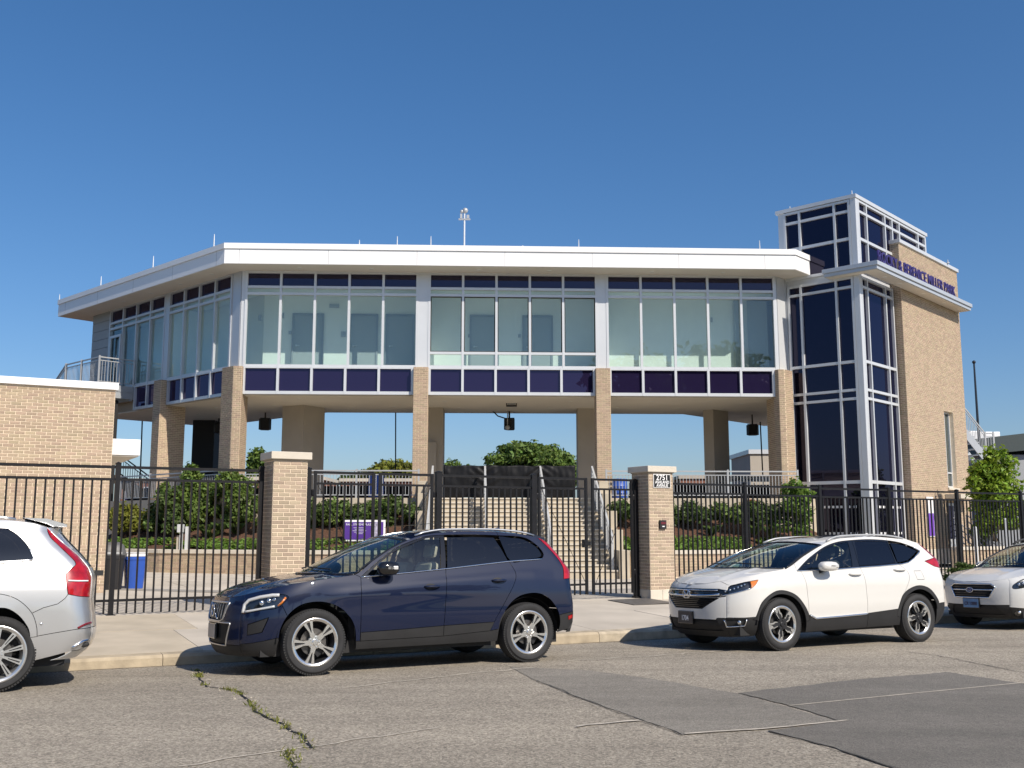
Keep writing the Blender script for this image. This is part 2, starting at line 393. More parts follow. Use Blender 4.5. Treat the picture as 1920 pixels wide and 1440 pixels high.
# road patches and cracks lie a few millimetres above the road
def road_sheet(name, px, m, lift, kind='structure', parent=None, label=None):
    pts = [on_road(x, y) for x, y in px]; uv = [Vector((p.dot(SD), p.dot(SN))) for p in pts]
    k = len(uv); edges = []; P2 = []
    for i in range(k):
        a, b = uv[i], uv[(i+1) % k]; q = max(1, int((b-a).length/.05))
        for t in range(q):
            c = a+(b-a)*(t/q); j = .03*noise.noise((c.x*3, c.y*3, 5))+.02*noise.noise((c.x*13, c.y*13, 8)); P2.append(Vector((c.x+j, c.y+j)))
    ed = [(i, (i+1) % len(P2)) for i in range(len(P2))]; nb = len(P2)
    x0, x1 = min(p.x for p in P2), max(p.x for p in P2); y0, y1 = min(p.y for p in P2), max(p.y for p in P2)
    for x in np.arange(x0, x1, .5):
        for y in np.arange(y0, y1, .5): P2.append(Vector((x, y)))
    v, e, f, _, _, _ = delaunay_2d_cdt(P2, ed, [list(range(nb))], 1, 1e-5)
    g = MB(); fs = []
    for q in f:
        a, b, c = v[q[0]], v[q[1]], v[q[2]]
        fs.append(tuple(q) if (b-a).cross(c-a) > 0 else tuple(q[::-1]))
    g.add([S(p.x, p.y, road_z(p.x, p.y)+lift) for p in v], fs)
    o = g.build(name, m, parent); o['kind'] = kind
    if label: o['label'] = label
    return o
road_sheet('road_patch', [(955, 1250), (1110, 1258), (1240, 1276), (1390, 1302), (1575, 1354), (1440, 1368), (1280, 1378), (1190, 1345), (1060, 1300), (1000, 1275)], M['patch2'], .004)
road_sheet('road_patch', [(1384, 1300), (1600, 1276), (1778, 1261), (1870, 1276), (2050, 1300), (2300, 1440), (2300, 1700), (1900, 1600), (1680, 1445), (1560, 1402), (1440, 1372), (1578, 1354), (1480, 1324)], M['patch'], .007)
M['line'] = mat('line', (.47, .42, .345), .9, var=.25, vscale=9)
def strip(name, px, wd, m, lift, jit=.0, parent=None, kind='structure'):
    P = [on_road(x, y) for x, y in px]; pts = []
    for a, b in zip(P[:-1], P[1:]):
        k = max(1, int((b-a).length/.12))
        pts += [a+(b-a)*(t/k) for t in range(k)]
    pts.append(P[-1]); g = MB(); vs = []; n = len(pts)
    for i, p in enumerate(pts):
        t = (pts[min(i+1, n-1)]-pts[max(i-1, 0)]).normalized(); s = Vector((-t.y, t.x, 0))
        q = p+s*jit*noise.noise((p.x*4, p.y*4, 2)); ww = wd*(.55+.9*abs(noise.noise((p.x*6, p.y*6, 9)))) if jit else wd
        for sg in (-.5, .5):
            r = q+s*ww*sg; u, v = r.dot(SD), r.dot(SN); vs.append(S(u, v, road_z(u, v)+lift))
    g.add(vs, [(i*2, i*2+1, i*2+3, i*2+2) for i in range(n-1)])
    for f in range(len(g.f)):
        pass
    o = g.build(name, m, parent); o['kind'] = kind; return pts
strip('painted_line', [(1480, 1325), (1700, 1303), (1925, 1281)], .024, M['line'], .011)
strip('tar_joint', [(1282, 1377), (1440, 1368), (1590, 1352)], .045, M['line'], .010, .03)
strip('tar_joint', [(1080, 1364), (1200, 1352)], .05, M['line'], .010, .05)
strip('tar_joint', [(820, 1366), (600, 1398), (330, 1436)], .035, M['line'], .005, .08)
strip('tar_joint', [(640, 1290), (900, 1262), (1010, 1251)], .05, M['line'], .005, .10)
strip('tar_joint', [(1060, 1240), (1250, 1228), (1500, 1210), (1800, 1200)], .05, M['line'], .005, .14)
strip('road_crack', [(1005, 1278), (1120, 1322), (1195, 1350), (1283, 1379)], .016, M['dark'], .011, .04)
strip('road_crack', [(1440, 1372), (1560, 1404), (1690, 1445)], .013, M['dark'], .012, .04)
strip('road_crack', [(1700, 1222), (1790, 1236), (1920, 1262)], .018, M['dark'], .006, .06)
CR = [(371, 1258), (376, 1275), (388, 1288), (412, 1291), (445, 1297), (456, 1306), (470, 1318), (482, 1335), (520, 1354), (545, 1372), (560, 1378), (572, 1393), (583, 1404)]
CR2 = [(538, 1410), (544, 1424), (553, 1440), (560, 1460)]
crp = strip('road_crack', CR, .03, M['dark'], .006, .05); crp2 = strip('road_crack', CR2, .028, M['dark'], .006, .05)
M['grit'] = mat('grit', (.16, .135, .105), .95, var=.4, vscale=7)
GP = [S(u, 13.27, 0) for u in np.arange(-6, 30, .15)]
g = MB(); vs = []
for p in GP:
    u = p.dot(SD); wv = .03+.035*abs(noise.noise((u*1.3, 2, 2)))+.015*noise.noise((u*5, 1, 1)); vs += [S(u, 13.30, road_z(u, 13.3)+.004), S(u, 13.30-wv, road_z(u, 13.3-wv)+.004)]
g.add(vs, [(i*2, i*2+1, i*2+3, i*2+2) for i in range(len(GP)-1)]); o = g.build('gutter_grit', M['grit']); tag(o, 'dark grit lying in the gutter along the kerb', 'grit', kind='stuff')
# loose pale chips and weeds in the crack
g = MB(); wv = []
for k in range(150):
    p = random.choice(crp+crp2); o_ = Vector((random.gauss(0, .055), random.gauss(0, .045), 0)); q = p+o_
    u, v = q.dot(SD), q.dot(SN); r = random.uniform(.004, .012)
    t = MB(); t.sphere(S(u, v, road_z(u, v)+r*.4), r, 5, 3, (1, random.uniform(.6, 1), .6)); g.add(t.v, t.f)
M['chip'] = mat('chip', (.38, .34, .275), .9, island=.3)
o = g.build('loose_chips', M['chip']); tag(o, 'pale loose stone chips lying along the road crack', 'gravel', kind='stuff')
g = MB()
for k in range(650):
    i = random.randrange(len(crp+crp2)); p = (crp+crp2)[i]
    if noise.noise((p.x*2.2, p.y*2.2, 4)) < -.12: continue
    q = p+Vector((random.gauss(0, .028), random.gauss(0, .028), 0)); u, v = q.dot(SD), q.dot(SN); z = road_z(u, v)
    a = random.uniform(0, 6.28); h = random.uniform(.01, .04); s = Vector((math.cos(a), math.sin(a), 0)); l = Vector((random.gauss(0, .025), random.gauss(0, .025), h))
    b = S(u, v, z+.004); g.add([b-s*.006, b+s*.006, b+s*.004+l*.6, b+l], [(0, 1, 2, 3)])
o = g.build('weeds', M['leaf_yellow']); tag(o, 'green weeds sprouting from the crack in the road', 'weeds', kind='stuff')
# ================================================================ bricks
BL, BC, BG = .203, .0677, .0125
def brick_spans(W, H, L=BL, C=BC, holes=(), off=0, z0=0):
    out = []; nr = int(round(H/C))
    for r in range(nr):
        z = r*C; x = -((r+off) % 2)*L/2
        while x < W-.01:
            a, b = max(0, x), min(W, x+L); x += L
            if b-a < .03: continue
            segs = [(a, b)]
            for (h0, h1, hz0, hz1) in holes:
                if z+C*.6 > hz0 and z+C*.4 < hz1:
                    ns = []
                    for s0, s1 in segs:
                        if s1 <= h0 or s0 >= h1: ns.append((s0, s1))
                        else:
                            if s0 < h0-.03: ns.append((s0, h0))
                            if s1 > h1+.03: ns.append((h1, s1))
                    segs = ns
            out += [(s0, s1, z) for s0, s1 in segs]
    return out
def brick_face(mb, O, U, Nn, W, H, proud=.007, L=BL, C=BC, holes=(), off=0, g=BG):
    O, U, Nn = Vector(O), Vector(U), Vector(Nn); Z = Vector((0, 0, 1))
    for a, b, z in brick_spans(W, H, L, C, holes, off):
        jit = random.uniform(-.0015, .0015)
        c = [O+U*(a+g/2)+Z*(z+g/2), O+U*(b-g/2)+Z*(z+g/2), O+U*(b-g/2)+Z*(z+C-g/2), O+U*(a+g/2)+Z*(z+C-g/2)]
        t = [p+Nn*(proud+jit) for p in c]; c = [p-Nn*.004 for p in c]
        mb.add(c+t, [(4, 5, 6, 7), (0, 1, 5, 4), (1, 2, 6, 5), (2, 3, 7, 6), (3, 0, 4, 7)])
_bc = {}
def brick_objects(parent, O, U, Nn, W, H, m, limit=300, proud=.008, L=BL, C=BC, off=0, g=BG, rest=None):
    """each brick its own object, mesh data shared by length; past the limit the rest is joined"""
    O, U, Nn = Vector(O), Vector(U), Vector(Nn); rest = rest if rest is not None else MB(); cnt = 0
    ang = math.atan2(U.y, U.x)
    for a, b, z in brick_spans(W, H, L, C, (), off):
        ln = round(b-a, 3)
        if cnt < limit:
            key = (ln, C, m.name)
            if key not in _bc:
                t = MB(); w_, h_ = ln-g, C-g; e = .003
                t.add([(0, .004, 0), (w_, .004, 0), (w_, .004, h_), (0, .004, h_), (0, -proud+e, 0), (w_, -proud+e, 0), (w_, -proud+e, h_), (0, -proud+e, h_),
                       (e, -proud, e), (w_-e, -proud, e), (w_-e, -proud, h_-e), (e, -proud, h_-e)],
                      [(0, 1, 5, 4), (1, 2, 6, 5), (2, 3, 7, 6), (3, 0, 4, 7), (4, 5, 9, 8), (5, 6, 10, 9), (6, 7, 11, 10), (7, 4, 8, 11), (8, 9, 10, 11)])
                me = t.mesh('brick'); me.materials.append(m); _bc[key] = me
            p = O+U*(a+g/2)+Vector((0, 0, z+g/2))+Nn*random.uniform(-.001, .0015)
            inst('brick', _bc[key], parent, p, (0, 0, ang)); cnt += 1
        else:
            Z = Vector((0, 0, 1)); c = [O+U*(a+g/2)+Z*(z+g/2), O+U*(b-g/2)+Z*(z+g/2), O+U*(b-g/2)+Z*(z+C-g/2), O+U*(a+g/2)+Z*(z+C-g/2)]
            t = [p+Nn*proud for p in c]; rest.add(c+t, [(4, 5, 6, 7), (0, 1, 5, 4), (1, 2, 6, 5), (2, 3, 7, 6), (3, 0, 4, 7)])
    return rest

# ================================================================ press-level building on columns
RB = rad(2.4)
bld = thing('grandstand_building', 'raised glass-walled stadium building with white roof edge standing on tan brick columns', 'building', (0, 35, 0), RB)
q2 = math.sqrt(.5)
WD, WNo = Vector((-q2, q2, 0)), Vector((-q2, -q2, 0))          # left wing direction, outward normal
ED, ENo = Vector((q2, q2, 0)), Vector((q2, -q2, 0))            # right wing
V0, V1 = Vector((-9.53, 0, 0)), Vector((9.53, 0, 0))
Z3 = Vector((0, 0, 1))
SOF, HEAD, SILL = 5.93, 10.33, 6.9
# roof ---------------------------------------------------------------
tn = math.tan(rad(22.5))
def oct_poly(out, depth, Ll, Lr):
    """outline offset `out` in front of the glass line, `depth` deep"""
    a = V0+Vector((-out*tn, -out, 0)); b = V1+Vector((out*tn, -out, 0))
    pl = a+WD*Ll; pr = b+ED*Lr
    il = pl-WNo*depth; ir = pr-ENo*depth
    ca = a+Vector((depth*tn, depth, 0)); cb = b+Vector((-depth*tn, depth, 0))
    return [(p.x, p.y) for p in (pl, a, b, pr, ir, cb, ca, il)]
r1 = MB(); r1.prism(oct_poly(1.0, 7.4, 13.2, 9), HEAD+.004, HEAD+.52); roof = r1.build('roof', M['white_metal'], bld)
r2 = MB(); r2.prism(oct_poly(1.04, 7.48, 13.24, 9), HEAD+.525, HEAD+.72); r2.build('coping', M['white_metal'], roof)
r3 = MB(); r3.prism(oct_poly(.985, 7.3, 13.1, 9), HEAD-.012, HEAD+.002); r3.build('soffit', M['soffit'], roof)
# thin vertical fascia joints
M['joint'] = mat('joint', (.30, .31, .33), .6)
jl = [(V0+Vector((-1.0*tn, -1.0, 0)), WD, WNo, 13.2, 3.0), (V0+Vector((-1.0*tn, -1.0, 0)), Vector((1, 0, 0)), Vector((0, -1, 0)), 19.9, 3.05)]
for O, U, Nn, Ln, st in jl:
    k = .5
    while k < Ln-.2:
        g = MB(); g.obox(O+U*k+Z3*(HEAD+.02)-Nn*.01, U*.012, Nn*.0125, Z3*.49); g.build('fascia_joint', M['joint'], roof); k += st
# downlights
dl = MB(); dl.lathe([(.001, -.004), (.055, -.004), (.085, 0), (.09, .012)], 14); dlm = dl.mesh('downlight', True); M['lens'] = mat('lens', (.85, .85, .80), .25); dlm.materials.append(M['lens'])
for x in (-7.45, -4.95, -1.2, 1.3, 4.95, 7.5): inst('downlight', dlm, roof, (x, -.5, HEAD-.016))
for t in (1.2, 3.4, 5.6, 7.8, 10.0):
    p = V0+WD*t+WNo*.5; inst('downlight', dlm, roof, (p.x, p.y, HEAD-.016))
# floor slab and lower soffit ------------------------------------------
s1 = MB(); s1.prism(oct_poly(-.13, 5.4, 10.9, 9), SOF+.03, SILL-.02); slab = s1.build('floor_slab', M['stucco'], bld)
s2 = MB(); s2.prism(oct_poly(-.10, 5.45, 10.95, 9), SOF-.02, SOF+.028); s2.build('soffit', M['soffit'], slab)
for x, y in [(-7.6, 1.0), (-6.7, 1.1), (-6.0, 3.6), (-4.4, 3.4), (-2.4, 1.6), (-1.9, 3.6), (1.6, 3.6), (2.2, 1.5), (4.2, 3.4), (5.2, 1.3), (6.6, 3.4), (7.3, 1.2), (8.7, 2.0), (8.4, 3.6), (-8.9, 3.2), (-11.3, 4.0), (-12.6, 6.5)]:
    inst('downlight', dlm, slab, (x, y, SOF-.024))
# curtain wall ---------------------------------------------------------
def curtain(parent, name, O, U, Nn, xs, zs, kinds, fw=.085, fd=.13, frame_m=None, glass=.03, skip=(), fsides=True):
    """xs: vertical member centres along U; zs: list of transom (z0,z1); kinds: glass per row. Frame is one part, panes its sub-parts"""
    O, U, Nn = Vector(O), Vector(U), Vector(Nn); fr = MB(); panes = []
    za, zb = zs[0][0], zs[-1][1]
    for i, x in enumerate(xs):
        fr.obox(O+U*(x-fw/2)+Z3*za-Nn*(fd-.065), U*fw, Nn*fd, Z3*(zb-za))
    for z0, z1 in zs:
        for i in range(len(xs)-1):
            a, b = xs[i]+fw/2, xs[i+1]-fw/2
            fr.obox(O+U*a+Z3*z0-Nn*(fd-.062), U*(b-a), Nn*(fd-.006), Z3*(z1-z0))
    f = fr.build(name, frame_m or M['alu'], parent)
    for r, k in enumerate(kinds):
        z0, z1 = zs[r][1], zs[r+1][0]
        for i in range(len(xs)-1):
            if (r, i) in skip: continue
            a, b = xs[i]+fw/2, xs[i+1]-fw/2
            p = MB(); tlt = .0012*random.uniform(-1, 1)
            p.obox(O+U*(a-.004)+Z3*(z0-.004)-Nn*(glass+.012), U*(b-a+.008), Nn*.012+Z3*tlt, Z3*(z1-z0+.008)+Nn*tlt)
            p.build('pane', M[k], f)
    return f
ROWZ = [(5.93, 6.04), (6.88, 6.98), (9.46, 9.55), (9.70, 9.79), (10.24, 10.33)]
KIND = ['spandrel', 'vision', 'vision', 'clerestory']
U0, N0 = Vector((1, 0, 0)), Vector((0, -1, 0))
def lin(a, b, n): return [a+(b-a)*i/n for i in range(n+1)]
for (a, b, sa, sb, mid) in ((-9.36, -3.36, -9.34, -3.50, False), (-2.93, 3.01, -2.90, 2.90, True), (3.40, 9.44, 3.47, 9.30, False)):
    if mid:
        c = curtain(bld, 'curtain_wall', (0, 0, 0), U0, N0, lin(a, b, 5), [(6.88, 6.98), (7.38, 7.47)]+ROWZ[2:], ['vision']*3+['clerestory'])
        dg_ = MB()
        for i in range(5):
            x0, x1 = lin(a, b, 5)[i]+.043, lin(a, b, 5)[i+1]-.043
            for q in ((x0, x0+.03, 7.47, 9.46), (x1-.03, x1, 7.47, 9.46), (x0+.03, x1-.03, 7.47, 7.50), (x0+.03, x1-.03, 9.43, 9.46)):
                dg_.box(q[0], q[1], -.022, .0, q[2], q[3])
        dg_.build('sash', M['dark'], c)
    else:
        curtain(bld, 'curtain_wall', (0, 0, 0), U0, N0, lin(a, b, 5), ROWZ[1:], KIND[1:])
    curtain(bld, 'spandrel_band', (0, -.035, 0), U0, N0, lin(sa, sb, 5), [(5.93, 6.04), (6.84, 6.90)], ['spandrel'])
# left wing glazing
curtain(bld, 'curtain_wall', V0, WD, WNo, lin(.6, 4.95, 4), ROWZ[1:], KIND[1:], frame_m=M['alu_grey'])
curtain(bld, 'spandrel_band', V0+WNo*.035, WD, WNo, lin(.75, 4.75, 4), [(5.93, 6.04), (6.84, 6.90)], ['spandrel'], frame_m=M['alu_grey'])
curtain(bld, 'curtain_wall', V0, WD, WNo, lin(5.3, 9.85, 4), ROWZ[1:], KIND[1:], frame_m=M['alu_grey'])
curtain(bld, 'spandrel_band', V0+WNo*.035, WD, WNo, lin(5.4, 7.35, 2), [(5.93, 6.04), (6.84, 6.90)], ['spandrel'], frame_m=M['alu_grey'])
# glazed door in the wing
d = MB(); O = V0+WD*8.73+WNo*.07; wdt = .95
for q in ((0, .09, 0, 2.2), (wdt-.09, wdt, 0, 2.2), (.09, wdt-.09, 0, .2), (.09, wdt-.09, 2.1, 2.2)):
    d.obox(O+WD*q[0]+Z3*(6.98+q[2]), WD*(q[1]-q[0]), WNo*.05, Z3*(q[3]-q[2]))
dr = d.build('door', M['alu_grey'], bld); h = MB(); h.tube([O+WD*.16+WNo*.11+Z3*7.8, O+WD*.16+WNo*.11+Z3*8.3], .015); h.build('handle', M['alu'], dr)
# metal pilasters and corner panels
def panel(name, pts, z0, z1, m, th=.04):
    g = MB()
    for a, b in zip(pts[:-1], pts[1:]):
        a, b = Vector((*a, 0)), Vector((*b, 0)); t = (b-a).normalized(); nn = Vector((t.y, -t.x, 0))
        g.obox(a+Z3*z0-nn*.05, b-a, nn*(.05+th), Z3*(z1-z0))
    return g.build(name, m, bld)
panel('corner_panel', [(V0+WD*.55)[:2], (V0+WD*.02)[:2]], 6.9, HEAD-.014, M['alu_grey'], .03)
panel('corner_panel', [(V0)[:2], (-9.405, 0)], 6.9, HEAD-.014, M['alu'], .028)
panel('corner_panel', [(9.485, 0), (V1)[:2]], 6.9, HEAD-.014, M['alu'], .028)
panel('corner_panel', [(V1+ED*.02)[:2], (V1+ED*1.1)[:2]], 6.9, HEAD-.014, M['alu'], .03)
for a, b in ((-3.316, -2.974), (3.054, 3.356)): panel('pilaster', [(a, 0), (b, 0)], 6.9, HEAD-.014, M['alu'], .05)
panel('pilaster', [(V0+WD*5.255)[:2], (V0+WD*4.995)[:2]], 6.9, HEAD-.014, M['alu_grey'], .05)
# grey lap siding at the wing's end, each board a part
for r in range(9):
    g = MB(); z = 6.9+r*.381; a, b = V0+WD*9.90, V0+WD*11.5
    g.obox(a+Z3*z-WNo*.03, b-a, WNo*.06, Z3*.365); g.build('siding_board', M['grey_paint'], bld)
g = MB(); g.obox(V0+WD*9.90+Z3*6.0-WNo*.20, WD*1.56, WNo*.15, Z3*4.3); g.build('siding_back', M['dark'], bld)
g = MB(); g.obox(V0+WD*11.46+Z3*6.0-WNo*.03, WD*.04, -WNo*5.3, Z3*4.32); g.build('end_wall', M['grey_paint'], bld)
# interior ---------------------------------------------------------------
M['plaster'] = mat('plaster', (.80, .80, .74), .9, var=.02)
M['int_door'] = mat('int_door', (.36, .38, .38), .6)
M['carpet'] = mat('carpet', (.45, .43, .40), .95, var=.1, vscale=20)
YB = 1.40
g = MB(); g.obox((-9.6+YB*tn, YB, SILL), (19.2-2*YB*tn, 0, 0), (0, .1, 0), (0, 0, HEAD-.05-SILL)); bw = g.build('room_wall', M['plaster'], bld)
g = MB(); a = V0-WNo*YB+WD*(YB*tn+.02)
g.obox(a+Z3*SILL, WD*(11.3-YB*tn), -WNo*.1, Z3*3.35); bwl = g.build('room_wall', M['plaster'], bld)
g = MB(); a = V1-ENo*YB; g.obox(a+Z3*SILL+ED*.02, ED*8, -ENo*.1, Z3*3.35); g.build('room_wall', M['plaster'], bld)
g = MB(); g.prism(oct_poly(-.17, YB-.2, 11.1, 9), SILL-.018, SILL+.0); g.build('room_floor', M['carpet'], bld)
g = MB(); g.prism(oct_poly(-.18, YB-.2, 11.1, 9), 9.80, 9.86); g.build('room_ceiling', M['plaster'], bld)
for x in (-3.15, 3.2):
    g = MB(); g.box(x-.06, x+.06, .12, YB-.02, SILL, 9.79); g.build('partition', M['plaster'], bld)
for p in ((V0+WD*5.12),):
    g = MB(); g.obox(p-WNo*.12+Z3*SILL-WD*.05, WD*.1, -WNo*(YB-.14), Z3*2.88); g.build('partition', M['plaster'], bld)
def onB(x, y, yb):
    ex, ey = Vector((math.cos(RB), math.sin(RB), 0)), Vector((-math.sin(RB), math.cos(RB), 0))
    P = on_plane(x, y, Vector((0, 35, 0))+ey*yb, ey)-Vector((0, 35, 0)); return P.dot(ex), P.z
for px0, px1 in ((551, 603), (658, 705), (726, 773), (884, 927), (983, 1033)):
    x0, x1 = onB(px0, 640, YB)[0], onB(px1, 640, YB)[0]
    g = MB(); g.box(x0, x1, YB-.03, YB-.005, SILL+.005, SILL+2.13); dd = g.build('door', M['int_door'], bld)
    g = MB(); g.box(x0-.07, x0, YB-.06, YB-.005, SILL, SILL+2.2); g.box(x1, x1+.07, YB-.06, YB-.005, SILL, SILL+2.2); g.box(x0, x1, YB-.06, YB-.005, SILL+2.135, SILL+2.2); g.build('frame', M['grey_paint'], dd)
    g = MB(); g.tube([(x0+.1, YB-.09, SILL+1.0), (x0+.22, YB-.09, SILL+1.0)], .014); g.box(x0+.07, x0+.12, YB-.09, YB-.03, SILL+.97, SILL+1.03); g.build('handle', M['alu'], dd)
for px, py, w_, h_ in ((488, 596, .12, .2), (529, 592, .14, .2), (544, 624, .1, .12), (644, 627, .16, .2), (880, 630, .1, .12), (974, 630, .1, .12), (1334, 600, .06, .18), (627, 574, .36, .14)):
    x, z = onB(px, py, YB); g = MB(); g.box(x-w_/2, x+w_/2, YB-.05, YB-.004, z-h_/2, z+h_/2); g.build('wall_fitting', M['rail_grey'], bld)
for px0, px1 in ((1378, 1392), (1400, 1440)):
    x0, x1 = onB(px0, 640, 1.25)[0], onB(px1, 640, 1.25)[0]; g = MB(); g.box(x0, x1, 1.25, 1.33, SILL, 9.7); g.build('partition', M['int_door'], bld)
# columns ----------------------------------------------------------------
def brick_column(poly, z0, z1, m_core=None):
    """poly CCW (local); brick faces on every visible side"""
    core = MB(); core.prism(poly, z0, z1); c = core.build('column', M['mortar_dark'], bld); b = MB(); n = len(poly)
    for i in range(n):
        a, e = Vector((*poly[i], 0)), Vector((*poly[(i+1) % n], 0)); t = (e-a); W = t.length; t.normalize(); nn = Vector((t.y, -t.x, 0))
        brick_face(b, a+Z3*z0, t, nn, W, z1-z0, off=i % 2)
    b.build('bricks', M['brick'], c, kind='stuff'); return c
CZ = 1.2
brick_column([(-3.44, -.30), (-2.94, -.30), (-2.94, .25), (-3.44, .25)], CZ, SILL-.03)
brick_column([(2.94, -.30), (3.44, -.30), (3.44, .25), (2.94, .25)], CZ, SILL-.03)
p = V0+WD*5.12
def rect(c, U, Nn, w_, f, b): return [tuple((c+U*sx*w_/2+Nn*k)[:2]) for sx, k in ((1, f), (-1, f), (-1, -b), (1, -b))]
brick_column(rect(p, WD, WNo, .55, .30, .75), CZ, SILL-.03)
# corner columns follow the bend
brick_column([tuple((V0+WD*.62+WNo*.28)[:2]), tuple((V0+Vector((-.28*tn, -.28, 0)))[:2]), (-9.36, -.28), (-9.36, .75), (-9.75, .95), tuple((V0+WD*.62-WNo*.5)[:2])], CZ, SILL-.03)
brick_column([(9.32, -.02), (9.42, -.28), tuple((V1+Vector((.28*tn, -.28, 0)))[:2]), tuple((V1+ED*.45+ENo*.28)[:2]), tuple((V1+ED*.45-ENo*.6)[:2]), (9.32, .9)], CZ, SILL-.03)
# plain stucco piers at the field side
def pier(pts, z0=2.2, z1=SOF-.021, m='stucco'):
    inv = Matrix.Rotation(-RB, 4, 'Z'); g = MB()
    q = [tuple((inv @ (Vector((x, y, 0))-Vector((0, 35, 0))))[:2]) for x, y in pts]; g.prism(q, z0, z1); return g.build('pier', M[m], bld)
pier([(-8.76, 38.09), (-7.84, 37.58), (-7.25, 38.66), (-8.17, 39.17)])
pr2 = pier([(-3.65, 38.44), (-2.65, 38.44), (-2.65, 39.4), (-3.65, 39.4)])
pier([(2.55, 38.75), (3.55, 38.75), (3.55, 39.7), (2.55, 39.7)])
pier([(7.57, 39.53), (7.89, 39.16), (8.62, 39.80), (8.30, 40.3)])
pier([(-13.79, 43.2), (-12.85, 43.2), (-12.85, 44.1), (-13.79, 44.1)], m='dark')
g = MB(); g.box(-3.15, -2.75, 3.36, 3.54, 3.0, 4.55); g.build('cabinet', M['stucco'], bld)
# thin cladding joints on the piers
# balcony and stair on the wing --------------------------------------------
bal = thing('balcony', 'grey steel balcony with picket railing at the left end of the building', 'balcony', (0, 35, 0), RB)
A0 = V0+WD*7.45
g = MB(); g.obox(A0+Z3*6.62, WD*3.2, WNo*1.55, Z3*.24); g.build('deck', M['grey_paint'], bal)
g = MB(); g.obox(A0+Z3*6.30+WD*.05+WNo*.1, WD*3.0, WNo*.12, Z3*.32); g.obox(A0+Z3*6.36+WD*.02, WD*.12, WNo*1.5, Z3*.26); g.build('beam', M['grey_paint'], bal)
g = MB(); g.obox(A0+WD*.25+WNo*.55+Z3*.0, WD*.28, WNo*.28, Z3*6.3); g.build('steel_column', M['dark'], bal)
def railing(parent, pts, h, m, post=.06, sp=.11, pk=.018, posts=True, mesh_cache={}):
    """pts: base polyline at deck level"""
    for a, b in zip(pts[:-1], pts[1:]):
        a, b = Vector(a), Vector(b); L_ = (b-a).length; t = (b-a)/L_
        g = MB(); g.bar(a+Z3*h, b+Z3*h, .05, .045); g.bar(a+Z3*(h-.13), b+Z3*(h-.13), .035, .03); g.bar(a+Z3*.1, b+Z3*.1, .035, .03); g.build('rail', m, parent)
        k = int(L_/sp)
        key = (round(h, 2), pk, m.name)
        if key not in mesh_cache:
            q = MB(); q.box(-pk/2, pk/2, -pk/2, pk/2, .1, h-.13); mm = q.mesh('picket'); mm.materials.append(m); mesh_cache[key] = mm
        for i in range(1, k): inst('picket', mesh_cache[key], parent, a+(b-a)*(i/k))
    if posts:
        for p in pts:
            g = MB(); p = Vector(p); g.box(p.x-post/2, p.x+post/2, p.y-post/2, p.y+post/2, p.z, p.z+h+.06); g.build('post', m, parent)
Zb = 6.862
railing(bal, [A0+WNo*.08+WD*.04+Z3*Zb, A0+WNo*1.5+WD*.04+Z3*Zb, A0+WNo*1.5+WD*1.6+Z3*Zb, A0+WNo*1.5+WD*3.0+Z3*Zb], 1.05, M['rail_grey'])
st = A0+WNo*1.5+WD*3.05+Z3*Zb
railing(bal, [st, st+WD*2.6-Z3*1.6], 1.05, M['rail_grey'])
g = MB(); g.bar(st+Z3*-.1, st+WD*6.5-Z3*4.1, .05, .3); g.bar(st-WNo*1.2+Z3*-.1, st-WNo*1.2+WD*6.5-Z3*4.1, .05, .3); g.build('stringer', M['grey_paint'], bal)
fa_, fb_ = at_Y(224, 852, 40), at_Y(300, 908, 40); inv_ = Matrix.Rotation(-RB, 4, 'Z')
la, lb = inv_ @ (fa_-Vector((0, 35, 0))), inv_ @ (fb_-Vector((0, 35, 0)))
for dy in (0, 1.2):
    g = MB(); g.bar(la+Vector((-.5, dy, -.75)), lb+Vector((0, dy, -1.0)), .06, .28); g.build('stringer', M['dark'], bal)
railing(bal, [la+Vector((0, 0, -1.0)), lb+Vector((0, 0, -1.0))], 1.0, M['dark'])
# speakers under the soffit -------------------------------------------------
def speaker(px, py0, py1, Y, label, w_=.5):
    c = at_Y(px, (py0+py1)/2, Y); h_ = (py1-py0)*Y/1900
    t = thing('loudspeaker', label, 'loudspeaker', (c.x, c.y, c.z-h_/2), .25 if px < 900 else -.2, group='loudspeakers under the soffit')
    g = MB(); g.prism([(-w_/2, .0), (-w_*.32, -.28), (w_*.32, -.28), (w_/2, .0), (w_*.3, .3), (-w_*.3, .3)], 0, h_*.8); g.build('cabinet', M['dark'], t, bevel=.02)
    g = MB(); g.box(-.03, .03, -.03, .03, h_*.8, SOF-.02-(c.z-h_/2)); g.box(-.2, .2, -.04, .04, h_*.8, h_*.8+.04); g.build('bracket', M['dark'], t)
    return t
speaker(497, 780, 806, 40.2, 'black loudspeaker hanging beside the leftmost wide stucco pier')
speaker(410, 790, 812, 42.5, 'black loudspeaker hanging at the dark pier under the left wing', .4)
sp = speaker(955, 780, 806, 39.8, 'black loudspeaker with camera dome hanging over the middle of the stairs', .44)
speaker(1411, 792, 816, 41.0, 'black loudspeaker hanging near the right brick corner column')
g = MB(); g.tube([(0, -.35, 1.0), (0, -.35, .35), (0, -.35, .12)], .02); g.sphere((0, -.35, .05), .1, 12, 8); g.build('camera_dome', M['rail_grey'], sp, smooth=True)
g = MB(); g.tube([(-.15, -.05, .45), (-.45, -.1, .55), (-.7, -.1, .8), (-.9, -.1, .95)], .025); g.build('cable', M['dark'], sp)
